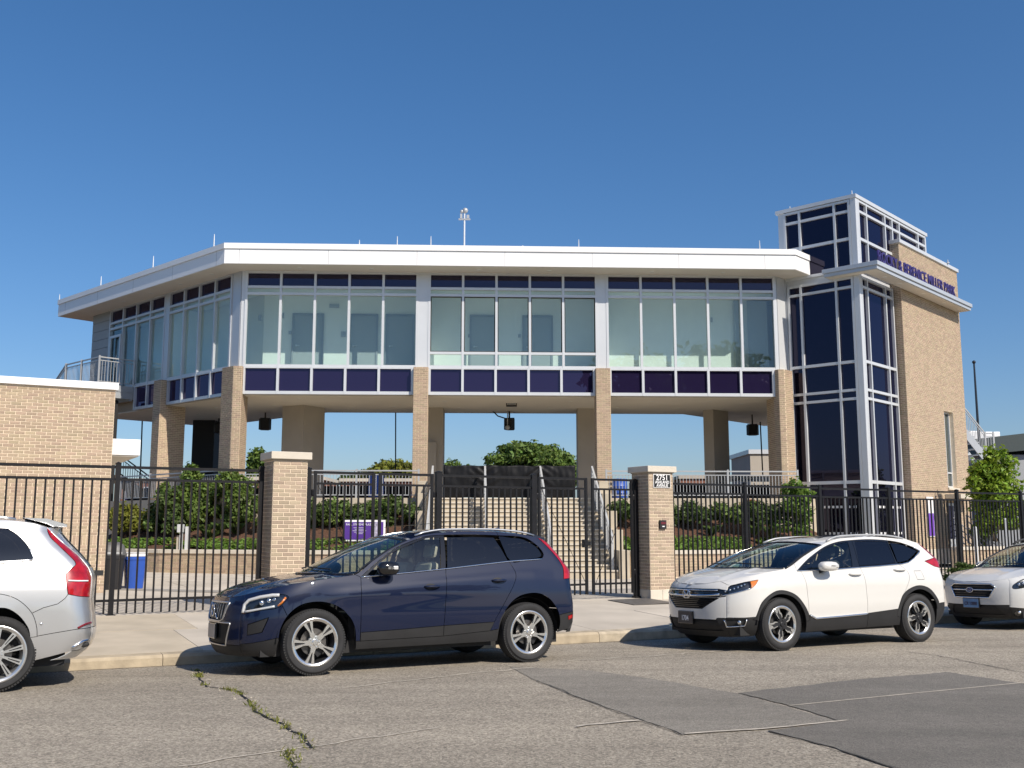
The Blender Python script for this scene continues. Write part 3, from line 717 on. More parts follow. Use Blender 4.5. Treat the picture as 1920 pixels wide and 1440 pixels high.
# floodlight frame on soffit
t = thing('soffit_floodlight', 'small square floodlight with frame fixed under the soffit above the stairs', 'light', tuple(at_Y(959, 762, 37.2)))
g = MB(); g.box(-.18, .18, -.1, .1, .0, .04); g.box(-.2, -.17, -.1, .1, .0, .3); g.box(.17, .2, -.1, .1, .0, .3); g.box(-.2, .2, -.1, .1, .28, .32); g.build('frame', M['dark'], t)
g = MB(); g.box(-.14, .14, -.06, .08, .07, .25); g.build('lamp_body', M['rail_grey'], t)
# roof furniture ---------------------------------------------------------------
def rod(px, py, base, Y, lab):
    c = at_Y(px, py, Y); t = MB(); h = c.z-base
    t.tube([(0, 0, 0), (0, 0, h*.6), (0, 0, h)], [.022, .02, .012], 6); t.lathe([(.06, 0), (.06, .03), (.02, .05)], 8)
    o = t.build('lightning_rod', M['alu']); o.location = (c.x, c.y, base); tag(o, lab, 'lightning rod', 'lightning rods along the roof edges')
RT = HEAD+.72
for px, py, Y, lab in ((112, 552, 43.2, 'thin metal lightning rod at the far left tip of the roof'), (190, 518, 40.6, 'second thin lightning rod from the left roof tip'), (288, 480, 37.3, 'third thin lightning rod from the left roof tip'),
                  (402, 439, 34.3, 'thin lightning rod at the left bend of the roof'), (674, 450, 34.4, 'lightning rod left of the pair near the roof mast'), (745, 443, 34.5, 'lightning rod in the middle of the left roof half'),
                  (808, 443, 34.5, 'lightning rod just left of the camera mast'), (1085, 449, 34.8, 'lightning rod right of the roof vents'), (1424, 451, 35.2, 'lightning rod at the right end of the white roof')):
    rod(px, py, RT, Y, lab)
c = at_Y(871, 392, 36.5)
t = thing('camera_mast', 'slim white mast with round camera head on the roof', 'mast', (c.x, c.y, RT))
h = c.z-RT
g = MB(); g.tube([(0, 0, 0), (0, 0, h-.1)], .032, 8); g.lathe([(.12, 0), (.12, .04), (.06, .07)], 10); g.build('pole', M['alu'], t)
g = MB(); g.sphere((.03, 0, h-.06), .105); g.sphere((-.1, 0, h-.1), .07); g.build('camera_head', M['rail_grey'], t, smooth=True)
g = MB(); g.box(-.22, .22, -.05, .05, h-.42, h-.38); g.box(-.16, -.08, -.06, .06, h-.38, h-.2); g.box(.08, .18, -.06, .06, h-.38, h-.24); g.build('bracket', M['rail_grey'], t)
c = at_Y(980, 440, 36.5); t = thing('roof_vent', 'cluster of small metal vent pipes on the roof', 'vent', (c.x, c.y, RT))
for dx, hh, r in ((-.13, .38, .07), (0, .7, .04), (.12, .4, .08), (.02, .3, .1)):
    g = MB(); g.lathe([(r, 0), (r, hh), (r*.6, hh+.03), (.001, hh+.04)], 10, O=(dx, 0, 0)); g.build('pipe', M['alu'], t, smooth=True, auto=40)
# ================================================================ stair tower with glass corner and brick wall
RA = math.atan2(.736, .677)
tw = thing('stair_tower', 'tall tower of dark blue glass with silver mullions and a tan brick wall', 'tower', (12.02, 34.01, 0), RA)
# local frame: +x runs along the right face, +y runs back along the left face
TA, TBk = Vector((1, 0, 0)), Vector((0, 1, 0)); NR_, NL_ = Vector((0, -1, 0)), Vector((-1, 0, 0))
GH = [(0, .12), (2.82, 2.93), (5.68, 5.77), (5.98, 6.07), (6.96, 7.06), (9.60, 9.69), (9.93, 10.02)]
k6 = ['tower_glass']*6
curtain(tw, 'curtain_wall', (0, 0, 0), TBk*-1, NL_, [-2.62, -2.14, -.80, -.20], GH, k6, fw=.08)
curtain(tw, 'curtain_wall', (0, 0, 0), TA, NR_, [.16, .62, 2.20, 2.84], GH, k6, fw=.08)
UH = [(10.22, 10.32), (11.32, 11.42), (12.32, 12.41), (12.70, 12.78)]
curtain(tw, 'curtain_wall', (0, 0, 0), TBk*-1, NL_, [-2.66, -2.08, -.75, -.20], UH, ['tower_glass']*3, fw=.08)
curtain(tw, 'curtain_wall', (0, 0, 0), TA, NR_, [.18, .84, 2.47, 3.13, 3.80, 5.67, 6.40], UH, ['tower_glass']*3, fw=.08)
# plain band between lower and upper glazing
g = MB(); g.box(.0, 2.8, .02, .1, 10.02, 10.22); g.box(.02, .1, .1, 2.7, 10.02, 10.22); g.build('band', M['alu'], tw)
g = MB(); g.box(-.06, .155, -.06, .155, 0, 12.86); g.build('corner_post', M['alu'], tw, bevel=.015)
g = MB(); g.box(-.03, .1, 2.70, 2.92, 0, 12.80); g.build('end_post', M['alu'], tw)
g = MB(); g.box(6.44, 6.58, -.03, .1, 11.4, 12.80); g.build('end_post', M['alu'], tw)
g = MB(); g.box(-.09, 6.6, -.09, 3.0, 12.80, 12.93); g.build('coping', M['alu'], tw)
g = MB(); g.box(.2, 6.5, 2.75, 2.85, 0, 12.8); g.box(6.45, 6.55, .1, 2.75, 0, 12.8); g.build('back_wall', M['dark'], tw)
for i in range(5):
    g = MB(); z = 1.2+2.2*i; g.box(.3, 6.3, .5, 2.6, z, z+.18); g.build('landing', M['dark'], tw)
# brick wall
BW0, BW1, BH = 3.0, 9.05, 11.75
w1 = MB(); wh0, wh1, wz0, wz1 = 6.62, 7.62, 2.85, 5.82
for q in ((BW0, wh0, 0, BH), (wh1, BW1, 0, BH), (wh0, wh1, 0, wz0), (wh0, wh1, wz1, BH)):
    w1.box(q[0], q[1], -.31, 1.4, q[2], q[3])
wall = w1.build('wall', M['mortar'], tw)
b = MB(); b2 = MB()
holes = [(wh0-BW0, wh1-BW0, wz0-.55, wz1-.55)]
brick_face(b, (BW0, -.31, .55), TA, NR_, BW1-BW0, BH-.55, holes=holes)
b.build('bricks', M['brick'], wall, kind='stuff')
brick_face(b2, (BW0, .0, .55), (0, -1, 0), NL_, .31, BH-.55, off=1); brick_face(b2, (BW0, 1.4, 10.3), (0, -1, 0), NL_, 1.4, BH-10.3)
brick_face(b2, (BW1, -.31, .55), (0, 1, 0), (1, 0, 0), 1.7, BH-.55, off=1)
b2.build('bricks', M['brick'], wall, kind='stuff')
g = MB(); g.box(BW0-.03, BW1+.03, -.345, 1.43, .0, .54); g.build('base_course', M['limestone'], wall)
g = MB(); g.box(BW0-.06, BW1+.06, -.38, 1.46, BH, BH+.14); g.build('coping', M['alu'], wall, bevel=.01)
# tall window
g = MB()
for x0, x1, z0, z1 in ((wh0, wh0+.06, wz0, wz1), (wh1-.06, wh1, wz0, wz1), (wh0+.06, wh1-.06, wz1-.07, wz1), (wh0+.06, wh1-.06, wz0, wz0+.07), (wh0+.42, wh0+.48, wz0+.07, wz1-.07), (wh0+.48, wh1-.06, wz0+.55, wz0+.61), (wh0+.06, wh0+.42, wz0+.55, wz0+.61)):
    g.box(x0, x1, -.16, -.06, z0, z1)
wn = g.build('window', M['alu'], tw)
M['win_grey'] = glass_mat('win_grey', (.3, .34, .33), (.8, .9, 1), base=.05, gain=.9, opaque=((.12, .14, .13), .5))
for x0, x1, z0, z1 in ((wh0+.05, wh0+.43, wz0+.6, wz1-.06), (wh0+.47, wh1-.05, wz0+.6, wz1-.06), (wh0+.05, wh0+.43, wz0+.06, wz0+.56), (wh0+.47, wh1-.05, wz0+.06, wz0+.56)):
    g = MB(); g.box(x0, x1, -.115, -.105, z0, z1); g.build('pane', M['win_grey'], wn)
g = MB(); g.box(wh0-.06, wh1+.1, -.37, -.05, wz0-.09, wz0-.005); g.build('sill', M['limestone'], wn)
# canopy
cn = [(-.42, -.85), (8.85, -.85), (8.85, -.345), (BW1+.02, -.345), (BW1+.02, -.32), (-.05, -.32), (-.05, 1.05), (-.42, 1.05)]
g = MB(); g.prism(cn, 10.04, 10.16); can = g.build('canopy', M['alu_grey'], tw)
g = MB(); g.prism([(-.47, -.90), (8.9, -.90), (8.9, -.345), (-.05, -.33), (-.05, 1.1), (-.47, 1.1)], 10.165, 10.31); g.build('canopy_edge', M['alu_grey'], can, bevel=.008)
g = MB(); g.prism([(-.38, -.81), (8.8, -.81), (8.8, -.35), (-.06, -.33), (-.06, 1.0), (-.38, 1.0)], 10.02, 10.038); g.build('soffit', M['soffit'], can)
for x in (.9, 2.2, 4.4, 6.6): inst('downlight', dlm, can, (x, -.58, 10.016))
# standing letters on the canopy edge: each letter its own part
M['letter'] = mat('letter', (.045, .03, .15), .4)
txt = 'ROCKY & BERENICE MILLER PARK'
cu = bpy.data.curves.new('m', 'FONT'); cu.size = .56; tmp = bpy.data.objects.new('m', cu); COL.objects.link(tmp)
adv = []
for i in range(len(txt)+1):
    cu.body = txt[:i]+'|'; bpy.context.view_layer.update(); adv.append(tmp.dimensions.x)
bpy.data.objects.remove(tmp); tot = adv[-1]-adv[0]
for i, ch in enumerate(txt):
    if ch == ' ': continue
    x = -.2+(adv[i]-adv[0])/tot*7.45
    o = text_obj('letter', ch, .56, M['letter'], tw, frame((x, -.80, 10.325), (1, 0, 0), (0, 0, 1)), .05, 'LEFT', .002, 7.45/tot)
    o.data.transform(Matrix.Translation((0, 0, .2)))
# service items: banner, door, reader
ban = MB(); ban.box(4.2, 4.86, -.36, -.335, 1.0, 2.45); bo = ban.build('banner', M['white_metal'], tw)
g = MB(); g.box(4.3, 4.8, -.37, -.362, 1.03, 1.85); g.build('purple_panel', mat('banner_purple', (.16, .06, .42), .5), bo)
g = MB(); g.box(6.3, 7.0, -.36, -.335, .02, 2.25); dr = g.build('door', M['alu_grey'], tw); g = MB(); g.box(6.4, 6.9, -.37, -.362, .9, 2.15); g.build('pane', M['tower_glass'], dr)
g = MB(); g.box(6.2, 8.2, -.9, -.33, 2.42, 2.58); g.build('door_canopy', M['limestone'], tw)
# white safety strips on the lower glass
for fx in ((.25, .55), (.7, 2.1), (2.3, 2.75)):
    k = fx[0]
    while k < fx[1]-.1:
        for z in (1.1, 2.0):
            g = MB(); g.box(k, k+.1, .018, .024, z, z+.08); g.build('safety_mark', M['white_metal'], tw)
        k += .16
for k in np.arange(-2.05, -.3, .16):
    for z in (1.1, 2.0):
        g = MB(); g.box(.018, .024, -k, -k+.1, z, z+.08); g.build('safety_mark', M['white_metal'], tw)
for px, py, Y, base, lab in ((1481, 387, 36.0, 12.93, 'lightning rod at the left corner of the glass tower top'), (1597, 357, 34.2, 12.93, 'lightning rod at the near corner of the glass tower top'), (1777, 487, 39.5, BH+.14, 'lightning rod on the brick parapet right of the lettering')):
    rod(px, py, base, Y, lab)
# downpipe at far right edge of brick
g = MB(); g.box(BW1+.02, BW1+.14, -.1, .05, 8.6, 9.8); g.build('downpipe', M['alu_grey'], tw)
# ================================================================ brick gate pillars
def gate_pillar(u0, u1, z0, z1, label, base):
    w_ = u1-u0; t = thing('gate_pillar', label, 'pillar', tuple(S(u0, 17.1, z0)), TH)
    H_ = z1-z0; g = MB(); g.box(0, w_, 0, .6, 0, H_); core = g.build('core', M['mortar'], t)
    zb = .0
    if base:
        zb = .205; g = MB(); g.box(-.012, w_*.47, -.012, .612, 0, zb-.004); g.build('base_stone', M['limestone'], t, bevel=.006); g = MB(); g.box(w_*.47+.006, w_+.012, -.012, .612, 0, zb-.004); g.build('base_stone', M['limestone'], t, bevel=.006)
    r = MB(); L_ = w_/3
    brick_objects(t, (0, 0, zb), (1, 0, 0), (0, -1, 0), w_, H_-zb, M['brick_grey'], 150, L=L_)
    brick_objects(t, (0, .6, zb), (0, -1, 0), (-1, 0, 0), .6, H_-zb, M['brick_grey'], 150, L=.2, off=1)
    brick_objects(t, (w_, 0, zb), (0, 1, 0), (1, 0, 0), .6, H_-zb, M['brick_grey'], 0, L=.2, off=1, rest=r)
    brick_objects(t, (w_, .6, zb), (-1, 0, 0), (0, 1, 0), w_, H_-zb, M['brick_grey'], 0, L=L_, rest=r)
    r.build('bricks', M['brick_grey'], t, kind='stuff')
    g = MB(); g.box(-.02, w_+.02, -.02, .62, H_+.001, H_+.02); g.build('flashing', M['stucco'], t)
    g = MB(); g.box(-.065, w_+.065, -.065, .665, H_+.021, H_+.148); g.build('cap', M['limestone'], t, bevel=.008)
    return t
p1 = gate_pillar(4.80, 5.39, -.04, 2.545, 'tan brick gate pillar with pale stone cap behind the dark blue car', False)
p2 = gate_pillar(12.76, 13.385, -.10, 2.52, 'tan brick gate pillar carrying the black street number plate', True)
# number plate: white text on a black plate with a white rim
Zp = 2.355+.10
plate = thing('number_plate', 'black address plate with white lettering high on the right brick pillar', 'sign', tuple(S(13.09, 17.1, 2.21)), TH)
g = MB(); g.box(-.225, .225, -.022, -.010, 0, .29); g.build('rim', M['white_metal'], plate, bevel=.004)
g = MB(); g.box(-.212, .212, -.026, -.0225, .013, .277); g.build('face', mat('plate_black', (.01, .01, .01), .4), plate)
M['white_ink'] = mat('white_ink', (.85, .85, .85), .5)
for body, sz, z, sx in (('2751', .155, .212, 1.02), ('ASHLAND', .088, .118, .92), ('AVENUE', .088, .045, .92)):
    text_obj('lettering', body, sz, M['white_ink'], plate, frame((0, -.0275, z), (1, 0, 0), (0, 0, 1)), .002, 'CENTER', .0012, sx)
rd = thing('card_reader', 'small black card reader box on the right brick pillar', 'card reader', tuple(S(13.08, 17.1, 1.35)), TH)
g = MB(); g.box(-.085, .085, -.05, -.009, 0, .18); g.build('case', M['dark'], rd, bevel=.006)
g = MB(); g.box(-.06, .06, -.055, -.0505, .10, .15); g.build('window', mat('reader_red', (.12, .02, .03), .2), rd)
g = MB(); g.box(-.03, .03, -.055, -.0505, .045, .065); g.build('label_strip', M['white_metal'], rd)

# ================================================================ black iron fence
PK = .028
def _pick(z0, z1, key=[{}]):
    k = (round(z0, 3), round(z1, 3))
    if k not in key[0]:
        q = MB(); q.box(-PK/2, PK/2, -PK/2, PK/2, z0, z1); me = q.mesh('picket'); me.materials.append(M['black_iron']); key[0][k] = me
    return key[0][k]
def fence_panel(t, a, b, dz=0.0, stile=0.0, n=None):
    for z, h in ((2.375, .045), (2.175, .04), (.235, .04)):
        g = MB(); g.box(a, b, -.02, .02, z-h/2+dz, z+h/2+dz); g.build('rail', M['black_iron'], t)
    n = n or int(round((b-a)/.1335)); s = (b-a)/n
    for i in range(n if stile == 0 else n-1):
        x = a+s*(i+.5) if stile == 0 else a+s*(i+1)
        inst('picket', _pick(.03, 2.19), t, (x, 0, dz))
def post(t, u, w_=.076, dz=0.0, top=2.43):
    g = MB(); g.box(u-w_/2, u+w_/2, -w_/2, w_/2, -.12+dz, top+dz); p = g.build('post', M['black_iron'], t)
    g = MB(); e = .006; g.box(u-w_/2-e, u+w_/2+e, -w_/2-e, w_/2+e, top+dz+.001, top+dz+.012)
    c0 = (u, 0, top+dz+.035); q = w_/2+e
    g.add([(u-q, -q, top+dz+.012), (u+q, -q, top+dz+.012), (u+q, q, top+dz+.012), (u-q, q, top+dz+.012), c0], [(0, 1, 4), (1, 2, 4), (2, 3, 4), (3, 0, 4)])
    g.build('post_cap', M['black_iron'], p)
    g = MB(); g.box(u-w_/2-.03, u+w_/2+.03, -w_/2-.03, w_/2+.03, -.13+dz, .012+dz); g.build('base_plate', M['black_iron'], p)
def fence(name, label, posts, dz, ends=True, w_=.076):
    t = thing(name, label, 'fence', tuple(S(0, 17.5)), TH)
    d = dz if callable(dz) else (lambda u: dz)
    for u in posts: post(t, u, w_, d(u))
    for a, b in zip(posts[:-1], posts[1:]): fence_panel(t, a+w_/2, b-w_/2, d((a+b)/2))
    return t
fence('iron_fence', 'black iron picket fence left of the left brick pillar', [-12.12, -9.71, -7.30, -4.89, -2.48, -.07, 2.34, 4.70], 0.0)
fence('iron_fence', 'black iron picket fence right of the numbered brick pillar', [13.47, 15.75, 18.08, 20.45, 23.03, 25.68, 28.2, 30.7, 33.2], lambda u: -.04-.006*min(10, u-13))
mid = fence('iron_fence', 'fixed black iron fence panel between the two double gates', [8.094, 10.187], 0.0, w_=.11)
hp = thing('gate_post', 'black iron gate post against the left brick pillar', 'post', tuple(S(0, 17.5)), TH); post(hp, 5.535, .10)
hp = thing('gate_post', 'black iron gate post against the numbered brick pillar', 'post', tuple(S(0, 17.5)), TH); post(hp, 12.69+.0, .09, -.05)
def gate(a, b, hinge_left, label, dz=0.0):
    t = thing('iron_gate', label, 'gate', tuple(S(0, 17.5)), TH, group='black iron gate leaves')
    for x in (a, b-.05):
        g = MB(); g.box(x, x+.05, -.025, .025, .03+dz, 2.40+dz); g.build('stile', M['black_iron'], t)
    fence_panel(t, a+.05, b-.05, dz, stile=1)
    g = MB(); lo, hi = ((b-.06, .25), (a+.06, 2.16)) if hinge_left else ((a+.06, .25), (b-.06, 2.16))
    g.tube([(lo[0], -.03, lo[1]+dz), (hi[0], -.03, hi[1]+dz)], .006, 5); g.build('brace_cable', M['black_iron'], t)
    hx = a-.02 if hinge_left else b+.02
    for z in (.4, 1.95):
        g = MB(); g.lathe([(.022, 0), (.03, .02), (.03, .10), (.022, .12)], 8, O=(hx, -.01, z+dz)); g.box(hx-.05, hx+.05, -.014, .006, z+.03+dz, z+.08+dz); g.build('hinge', M['black_iron'], t)
    if hinge_left:
        g = MB(); g.box(b-.09, b+.05, -.05, -.026, 1.02+dz, 1.10+dz); g.box(b-.11, b-.03, -.04, .04, .98+dz, 1.14+dz); g.tube([(b-.12, -.05, 1.06+dz), (b-.2, -.07, 1.05+dz)], .012, 6); g.build('latch', M['black_iron'], t)
gate(5.645, 6.805, True, 'black iron gate leaf hung beside the left brick pillar')
gate(6.885, 7.985, False, 'black iron gate leaf closing against the left middle post')
gate(10.30, 11.47, True, 'black iron gate leaf just right of the right middle post')
gate(11.585, 12.62, False, 'black iron gate leaf hung beside the numbered pillar')
pl = MB(); pl.obox(S(11.75, 16.3, side_z(11.75, 16.3)+.004), SD*1.0, SN*.9+Vector((0, 0, side_z(12, 17.2)-side_z(12, 16.3))), (0, 0, .008))
o = pl.build('steel_plate', mat('steel_plate', (.13, .12, .11), .6, .2, var=.2, vscale=12)); tag(o, 'flat dark metal plate on the pavement before the numbered pillar', 'plate')

# ================================================================ low brick service building at left
sv = thing('service_building', 'low tan brick building with bright white roof edge at far left', 'building', tuple(S(2.97, 23.3)), TH)
LW, LD, LH = 13.0, 7.0, 4.36
g = MB(); g.box(-LW, 0, 0, LD, -.3, LH); core = g.build('wall', M['mortar'], sv)
nb = 12; Lb = BL
z1 = 36*BC
rest = MB()
x0 = -12*BL
brick_objects(sv, (x0, 0, z1), (1, 0, 0), (0, -1, 0), 12*BL, LH-z1, M['brick'], 300, rest=rest)
brick_objects(sv, (x0, 0, 18*BC), (1, 0, 0), (0, -1, 0), 12*BL, 18*BC, M['brick'], 0, rest=rest)
brick_objects(sv, (x0, 0, 0), (1, 0, 0), (0, -1, 0), 12*BL, 15*BC, M['brick'], 0, rest=rest)
brick_objects(sv, (x0-44*BL, 0, 18*BC), (1, 0, 0), (0, -1, 0), 44*BL, LH-18*BC, M['brick'], 0, rest=rest)
brick_objects(sv, (x0-44*BL, 0, 0), (1, 0, 0), (0, -1, 0), 44*BL, 15*BC, M['brick'], 0, rest=rest)
# soldier course
k = -12*BL-44*BL
while k < -.03:
    rest.box(k+.005, k+.0626, -.008, .004, 15*BC+.005, 18*BC-.005); k += .0676
brick_objects(sv, (0, 0, 0), (0, 1, 0), (1, 0, 0), 3.0, LH, M['brick'], 0, rest=rest)
rest.build('bricks', M['brick'], sv, kind='stuff')
g = MB(); g.box(-LW-.05, .06, -.06, LD, LH+.002, LH+.155); g.build('roof_edge', M['white_metal'], sv, bevel=.008)
g = MB(); g.box(.01, .78, 1.3, 5.2, 3.03, 3.40); cc = g.build('canopy', M['white_metal'], sv, bevel=.01)
g = MB(); g.box(.02, .75, 1.33, 5.15, 3.005, 3.028); g.build('soffit', M['soffit'], cc)
# ================================================================ concourse, stairs, planters
def inB(x, y, z=0.0):
    c, s = math.cos(RB), math.sin(RB); return Vector((x*c-y*s, 35+x*s+y*c, z))
CON = 2.33
g = MB(); g.prism(oct_poly(.85, 9.5, 14.5, 9), -.3, CON); o = g.build('concourse', M['concrete_light']); o.location = (0, 35, 0); o.rotation_euler = (0, 0, RB); struct(o)
stt = thing('staircase', 'wide pale concrete staircase rising from the gates to the concourse', 'staircase', (0, 35, 0), RB)
NS, SW = 16, 2.85; rise, run = CON/NS, .30
for i in range(NS):
    g = MB(); y0 = -.86-run*(NS-i); g.box(-SW, SW, y0, -.855, i*rise-(.25 if i == 0 else .02), (i+1)*rise-.004)
    sp_ = g.build('step', M['concrete_light'], stt)
    g = MB(); g.box(-SW, SW, y0-.035, y0-.001, (i+1)*rise-.05, (i+1)*rise-.004); g.build('nosing', M['limestone'], sp_)
for sx in (-1, 1):
    for k in range(4):
        y0 = -.86-run*(NS-k*4)-.1; g = MB(); x0 = sx*(SW+.01); g.box(min(x0, x0+sx*.3), max(x0, x0+sx*.3), y0, y0+run*4+.01, -.2, (k*4+4)*rise+.12); g.build('cheek_wall', M['concrete_light'], stt, bevel=.01)
    g = MB(); x0 = sx*(SW+.02); g.box(min(x0, x0+sx*.32), max(x0, x0+sx*.32), -1.3, -.86, -.2, CON+.55); g.build('end_post', M['concrete_light'], stt, bevel=.01)
# sloping guard rails: posts, rails and perforated infill sheets
M['guard'] = mat('guard', (.50, .51, .51), .45, .25, var=.05, vscale=3)
def perforated():
    m, N, L, b = new_mat('perforated'); b.inputs['Base Color'].default_value = (.42, .43, .44, 1); b.inputs['Metallic'].default_value = .3; b.inputs['Roughness'].default_value = .45
    return m
M['perf'] = perforated()
gl = ('sloping grey metal guard rail on the left edge of the stairs', 'sloping grey metal guard rail left of the middle of the stairs', 'sloping grey metal guard rail right of the middle of the stairs', 'sloping grey metal guard rail on the right edge of the stairs')
for x, lab in zip((-2.72, -.95, .93, 2.70), gl):
    t = thing('stair_guard', lab, 'guard rail', tuple(inB(x, -.86-run*NS, 0)), RB, group='guard rails on the stairs')
    Lr = run*NS; Hh = CON
    for k in range(5):
        y = .2+k*(Lr-.25)/4; z = math.floor(y/run+1)*rise; zt = y/Lr*Hh+1.0
        g = MB(); g.box(-.035, .035, y-.06, y+.06, z-.02, zt); g.build('post', M['guard'], t)
    for off, w_, h_ in ((1.02, .06, .05), (.86, .03, .03), (.2, .03, .03)):
        g = MB(); g.bar((0, .12, off+.12/Lr*Hh), (0, Lr+.1, off+(Lr+.1)/Lr*Hh), w_, h_); g.build('rail', M['guard'], t)
    for k in range(4):
        ya, yb = .28+k*(Lr-.25)/4, .10+(k+1)*(Lr-.25)/4+.0
        if x in (-.95,) and k % 2: continue
        za, zb = ya/Lr*Hh, yb/Lr*Hh
        for j in range(7):
            q = .26+j*.085; g = MB(); g.bar((0, ya, za+q), (0, yb, zb+q), .008, .052); g.build('infill_slat', M['perf'], t)
# black cloth screen at the top of the stairs
fr = thing('cloth_screen', 'black cloth screen hung across the top of the stairs', 'screen', (0, 35, 0), RB)
cx0, cx1, cz0, cz1 = -2.35, 2.15, CON+.02, CON+1.12; nx, nz_ = 110, 22; vs = []; 
for j in range(nz_+1):
    for i in range(nx+1):
        x = cx0+(cx1-cx0)*i/nx; fz_ = j/nz_; tp = abs(((x+.95) % 1.88)/1.88-.5)*2
        sag = .035*(1-tp**2)*math.sin(fz_*math.pi)
        wr = .028*math.sin(28*(x*.6+fz_*.9*(1 if int((x+.95)//1.88) % 2 else -1)))*(tp**2)*math.exp(-((1-fz_)*1.2)**2) + .03*noise.noise((x*2.2, fz_*3.1, 7)) + .014*noise.noise((x*9, fz_*3, 1))
        vs.append((x, -.42-wr-sag, cz0+(cz1-cz0)*fz_+(.012*math.sin(x*7) if j in (0, nz_) else 0)))
g = MB(); n = nx+1; g.add(vs, [(j*n+i, j*n+i+1, (j+1)*n+i+1, (j+1)*n+i) for j in range(nz_) for i in range(nx)])
M['cloth'] = mat('cloth', (.006, .006, .007), .5, spec=.22); ck = g.build('cloth', M['cloth'], fr, smooth=True)
m_ = ck.modifiers.new('th', 'SOLIDIFY'); m_.thickness = .004
for x in (cx0, -.95, .93, cx1):
    g = MB(); g.tube([(x, -.36, CON), (x, -.36, cz1+.02)], .02, 6); g.build('pole', M['dark'], fr)
# concourse railings
rl = thing('concourse_railing', 'pale grey picket railing along the concourse left of the stairs', 'railing', (0, 35, 0), RB)
railing(rl, [Vector((x, -.68, CON)) for x in (-3.2, -5.3, -7.4)]+[V0+Vector((-.68*tn, -.68, CON))]+[V0+WD*t+WNo*.68+Z3*CON for t in (2.3, 4.6, 6.9)], .92, M['rail_grey'])
rr = thing('concourse_railing', 'pale grey picket railing along the concourse right of the stairs', 'railing', (0, 35, 0), RB)
railing(rr, [Vector((x, -.68, CON)) for x in (3.2, 5.3, 7.4)]+[V1+Vector((.3, -.68, CON))], .92, M['rail_grey'])

# planters: low brick wall polyline, sloping mulch bank
def planter(label, pts, top, sgn, bank=True):
    t = thing('planter_wall', label, 'planter', (0, 0, 0)); b = MB()
    for a, e in zip(pts[:-1], pts[1:]):
        a, e = Vector((*a, 0)), Vector((*e, 0)); U = (e-a); W = U.length; U.normalize(); nn = Vector((U.y, -U.x, 0))
        g = MB(); g.obox(a-Z3*.3, e-a, -nn*.3, Z3*.86); g.build('wall', M['mortar_dark'], t)
        brick_face(b, a-Z3*.1, U, nn, W, .65, C=.0812, L=.24)
        k = max(1, int(W/1.2))
        for i in range(k):
            g = MB(); g.obox(a+U*(W*i/k+.003)+nn*.05+Z3*.562, U*(W/k-.006), -nn*.4, Z3*.115); g.build('coping_stone', M['limestone'], t, bevel=.008)
    b.build('bricks', M['brick'], t, kind='stuff')
    if not bank: return t
    # bank
    fine = []
    for a, e in zip(pts[:-1], pts[1:]):
        a, e = Vector((*a, 0)), Vector((*e, 0)); k = max(2, int((e-a).length/.35)); fine += [a+(e-a)*(i/k) for i in range(k)]
    fine.append(Vector((*pts[-1], 0))); m = 12; vs = []
    for i, p in enumerate(fine):
        tt = (fine[min(i+1, len(fine)-1)]-fine[max(i-1, 0)]).normalized(); back = Vector((-tt.y, tt.x, 0))
        for j in range(m):
            f = j/(m-1); q = p+back*(.28+f*4.2); vs.append(q+Z3*(.60+1.25*min(1, f*1.35)+.05*noise.noise((q.x*2, q.y*2, 3))))
    n = m; g = MB(); g.add(vs, [(i*n+j, (i+1)*n+j, (i+1)*n+j+1, i*n+j+1) for i in range(len(fine)-1) for j in range(m-1)])
    o = g.build('mulch_bank', M['mulch'], None, smooth=True); struct(o)
    return t
PL = [(-14.5, 33.4), (-10.9, 31.5), (-6.5, 30.4), (-3.3, 30.0)]; PR = [(3.5, 30.1), (6.5, 30.7), (9.4, 32.2), (11.3, 33.3)]
planter('low brick planter wall with pale coping left of the stairs', PL, 0, 1)
planter('low brick planter wall with pale coping right of the stairs', PR, 0, 1)

# ================================================================ foliage
def leaf_cloud(blobs, size, seed, flat=.35, aspect=.55):
    """blobs: (x,y,z,rx,ry,rz,count); leaf = folded rhombus"""
    r = np.random.default_rng(seed); Ps = []; Ns = []
    for (x, y, z, rx, ry, rz, c) in blobs:
        d = r.normal(size=(c, 3)); d /= np.linalg.norm(d, axis=1)[:, None]
        rad_ = r.random(c)**(1/3)*.55+.45*r.random(c)**.35
        bump = 1+.16*np.sin(d[:, 0]*7+x*3)+.14*np.sin(d[:, 1]*8+z*5)+.12*np.sin(d[:, 2]*9+y)
        P = d*(rad_*bump)[:, None]*np.array([rx, ry, rz])+np.array([x, y, z]); Ps.append(P); Ns.append(d)
    P = np.concatenate(Ps); D = np.concatenate(Ns); n = len(P)
    nrm = D*.8+r.normal(size=(n, 3))*.7+np.array([0, 0, flat]); nrm /= np.linalg.norm(nrm, axis=1)[:, None]
    t = np.cross(nrm, r.normal(size=(n, 3))); t /= np.linalg.norm(t, axis=1)[:, None]; b = np.cross(nrm, t)
    s = size*(.6+.8*r.random(n))[:, None]
    V = np.stack([P-t*s, P+b*s*aspect+nrm*s*.15, P+t*s, P-b*s*aspect+nrm*s*.15], 1).reshape(-1, 3)
    F_ = np.arange(n*4).reshape(-1, 4)
    return V, F_
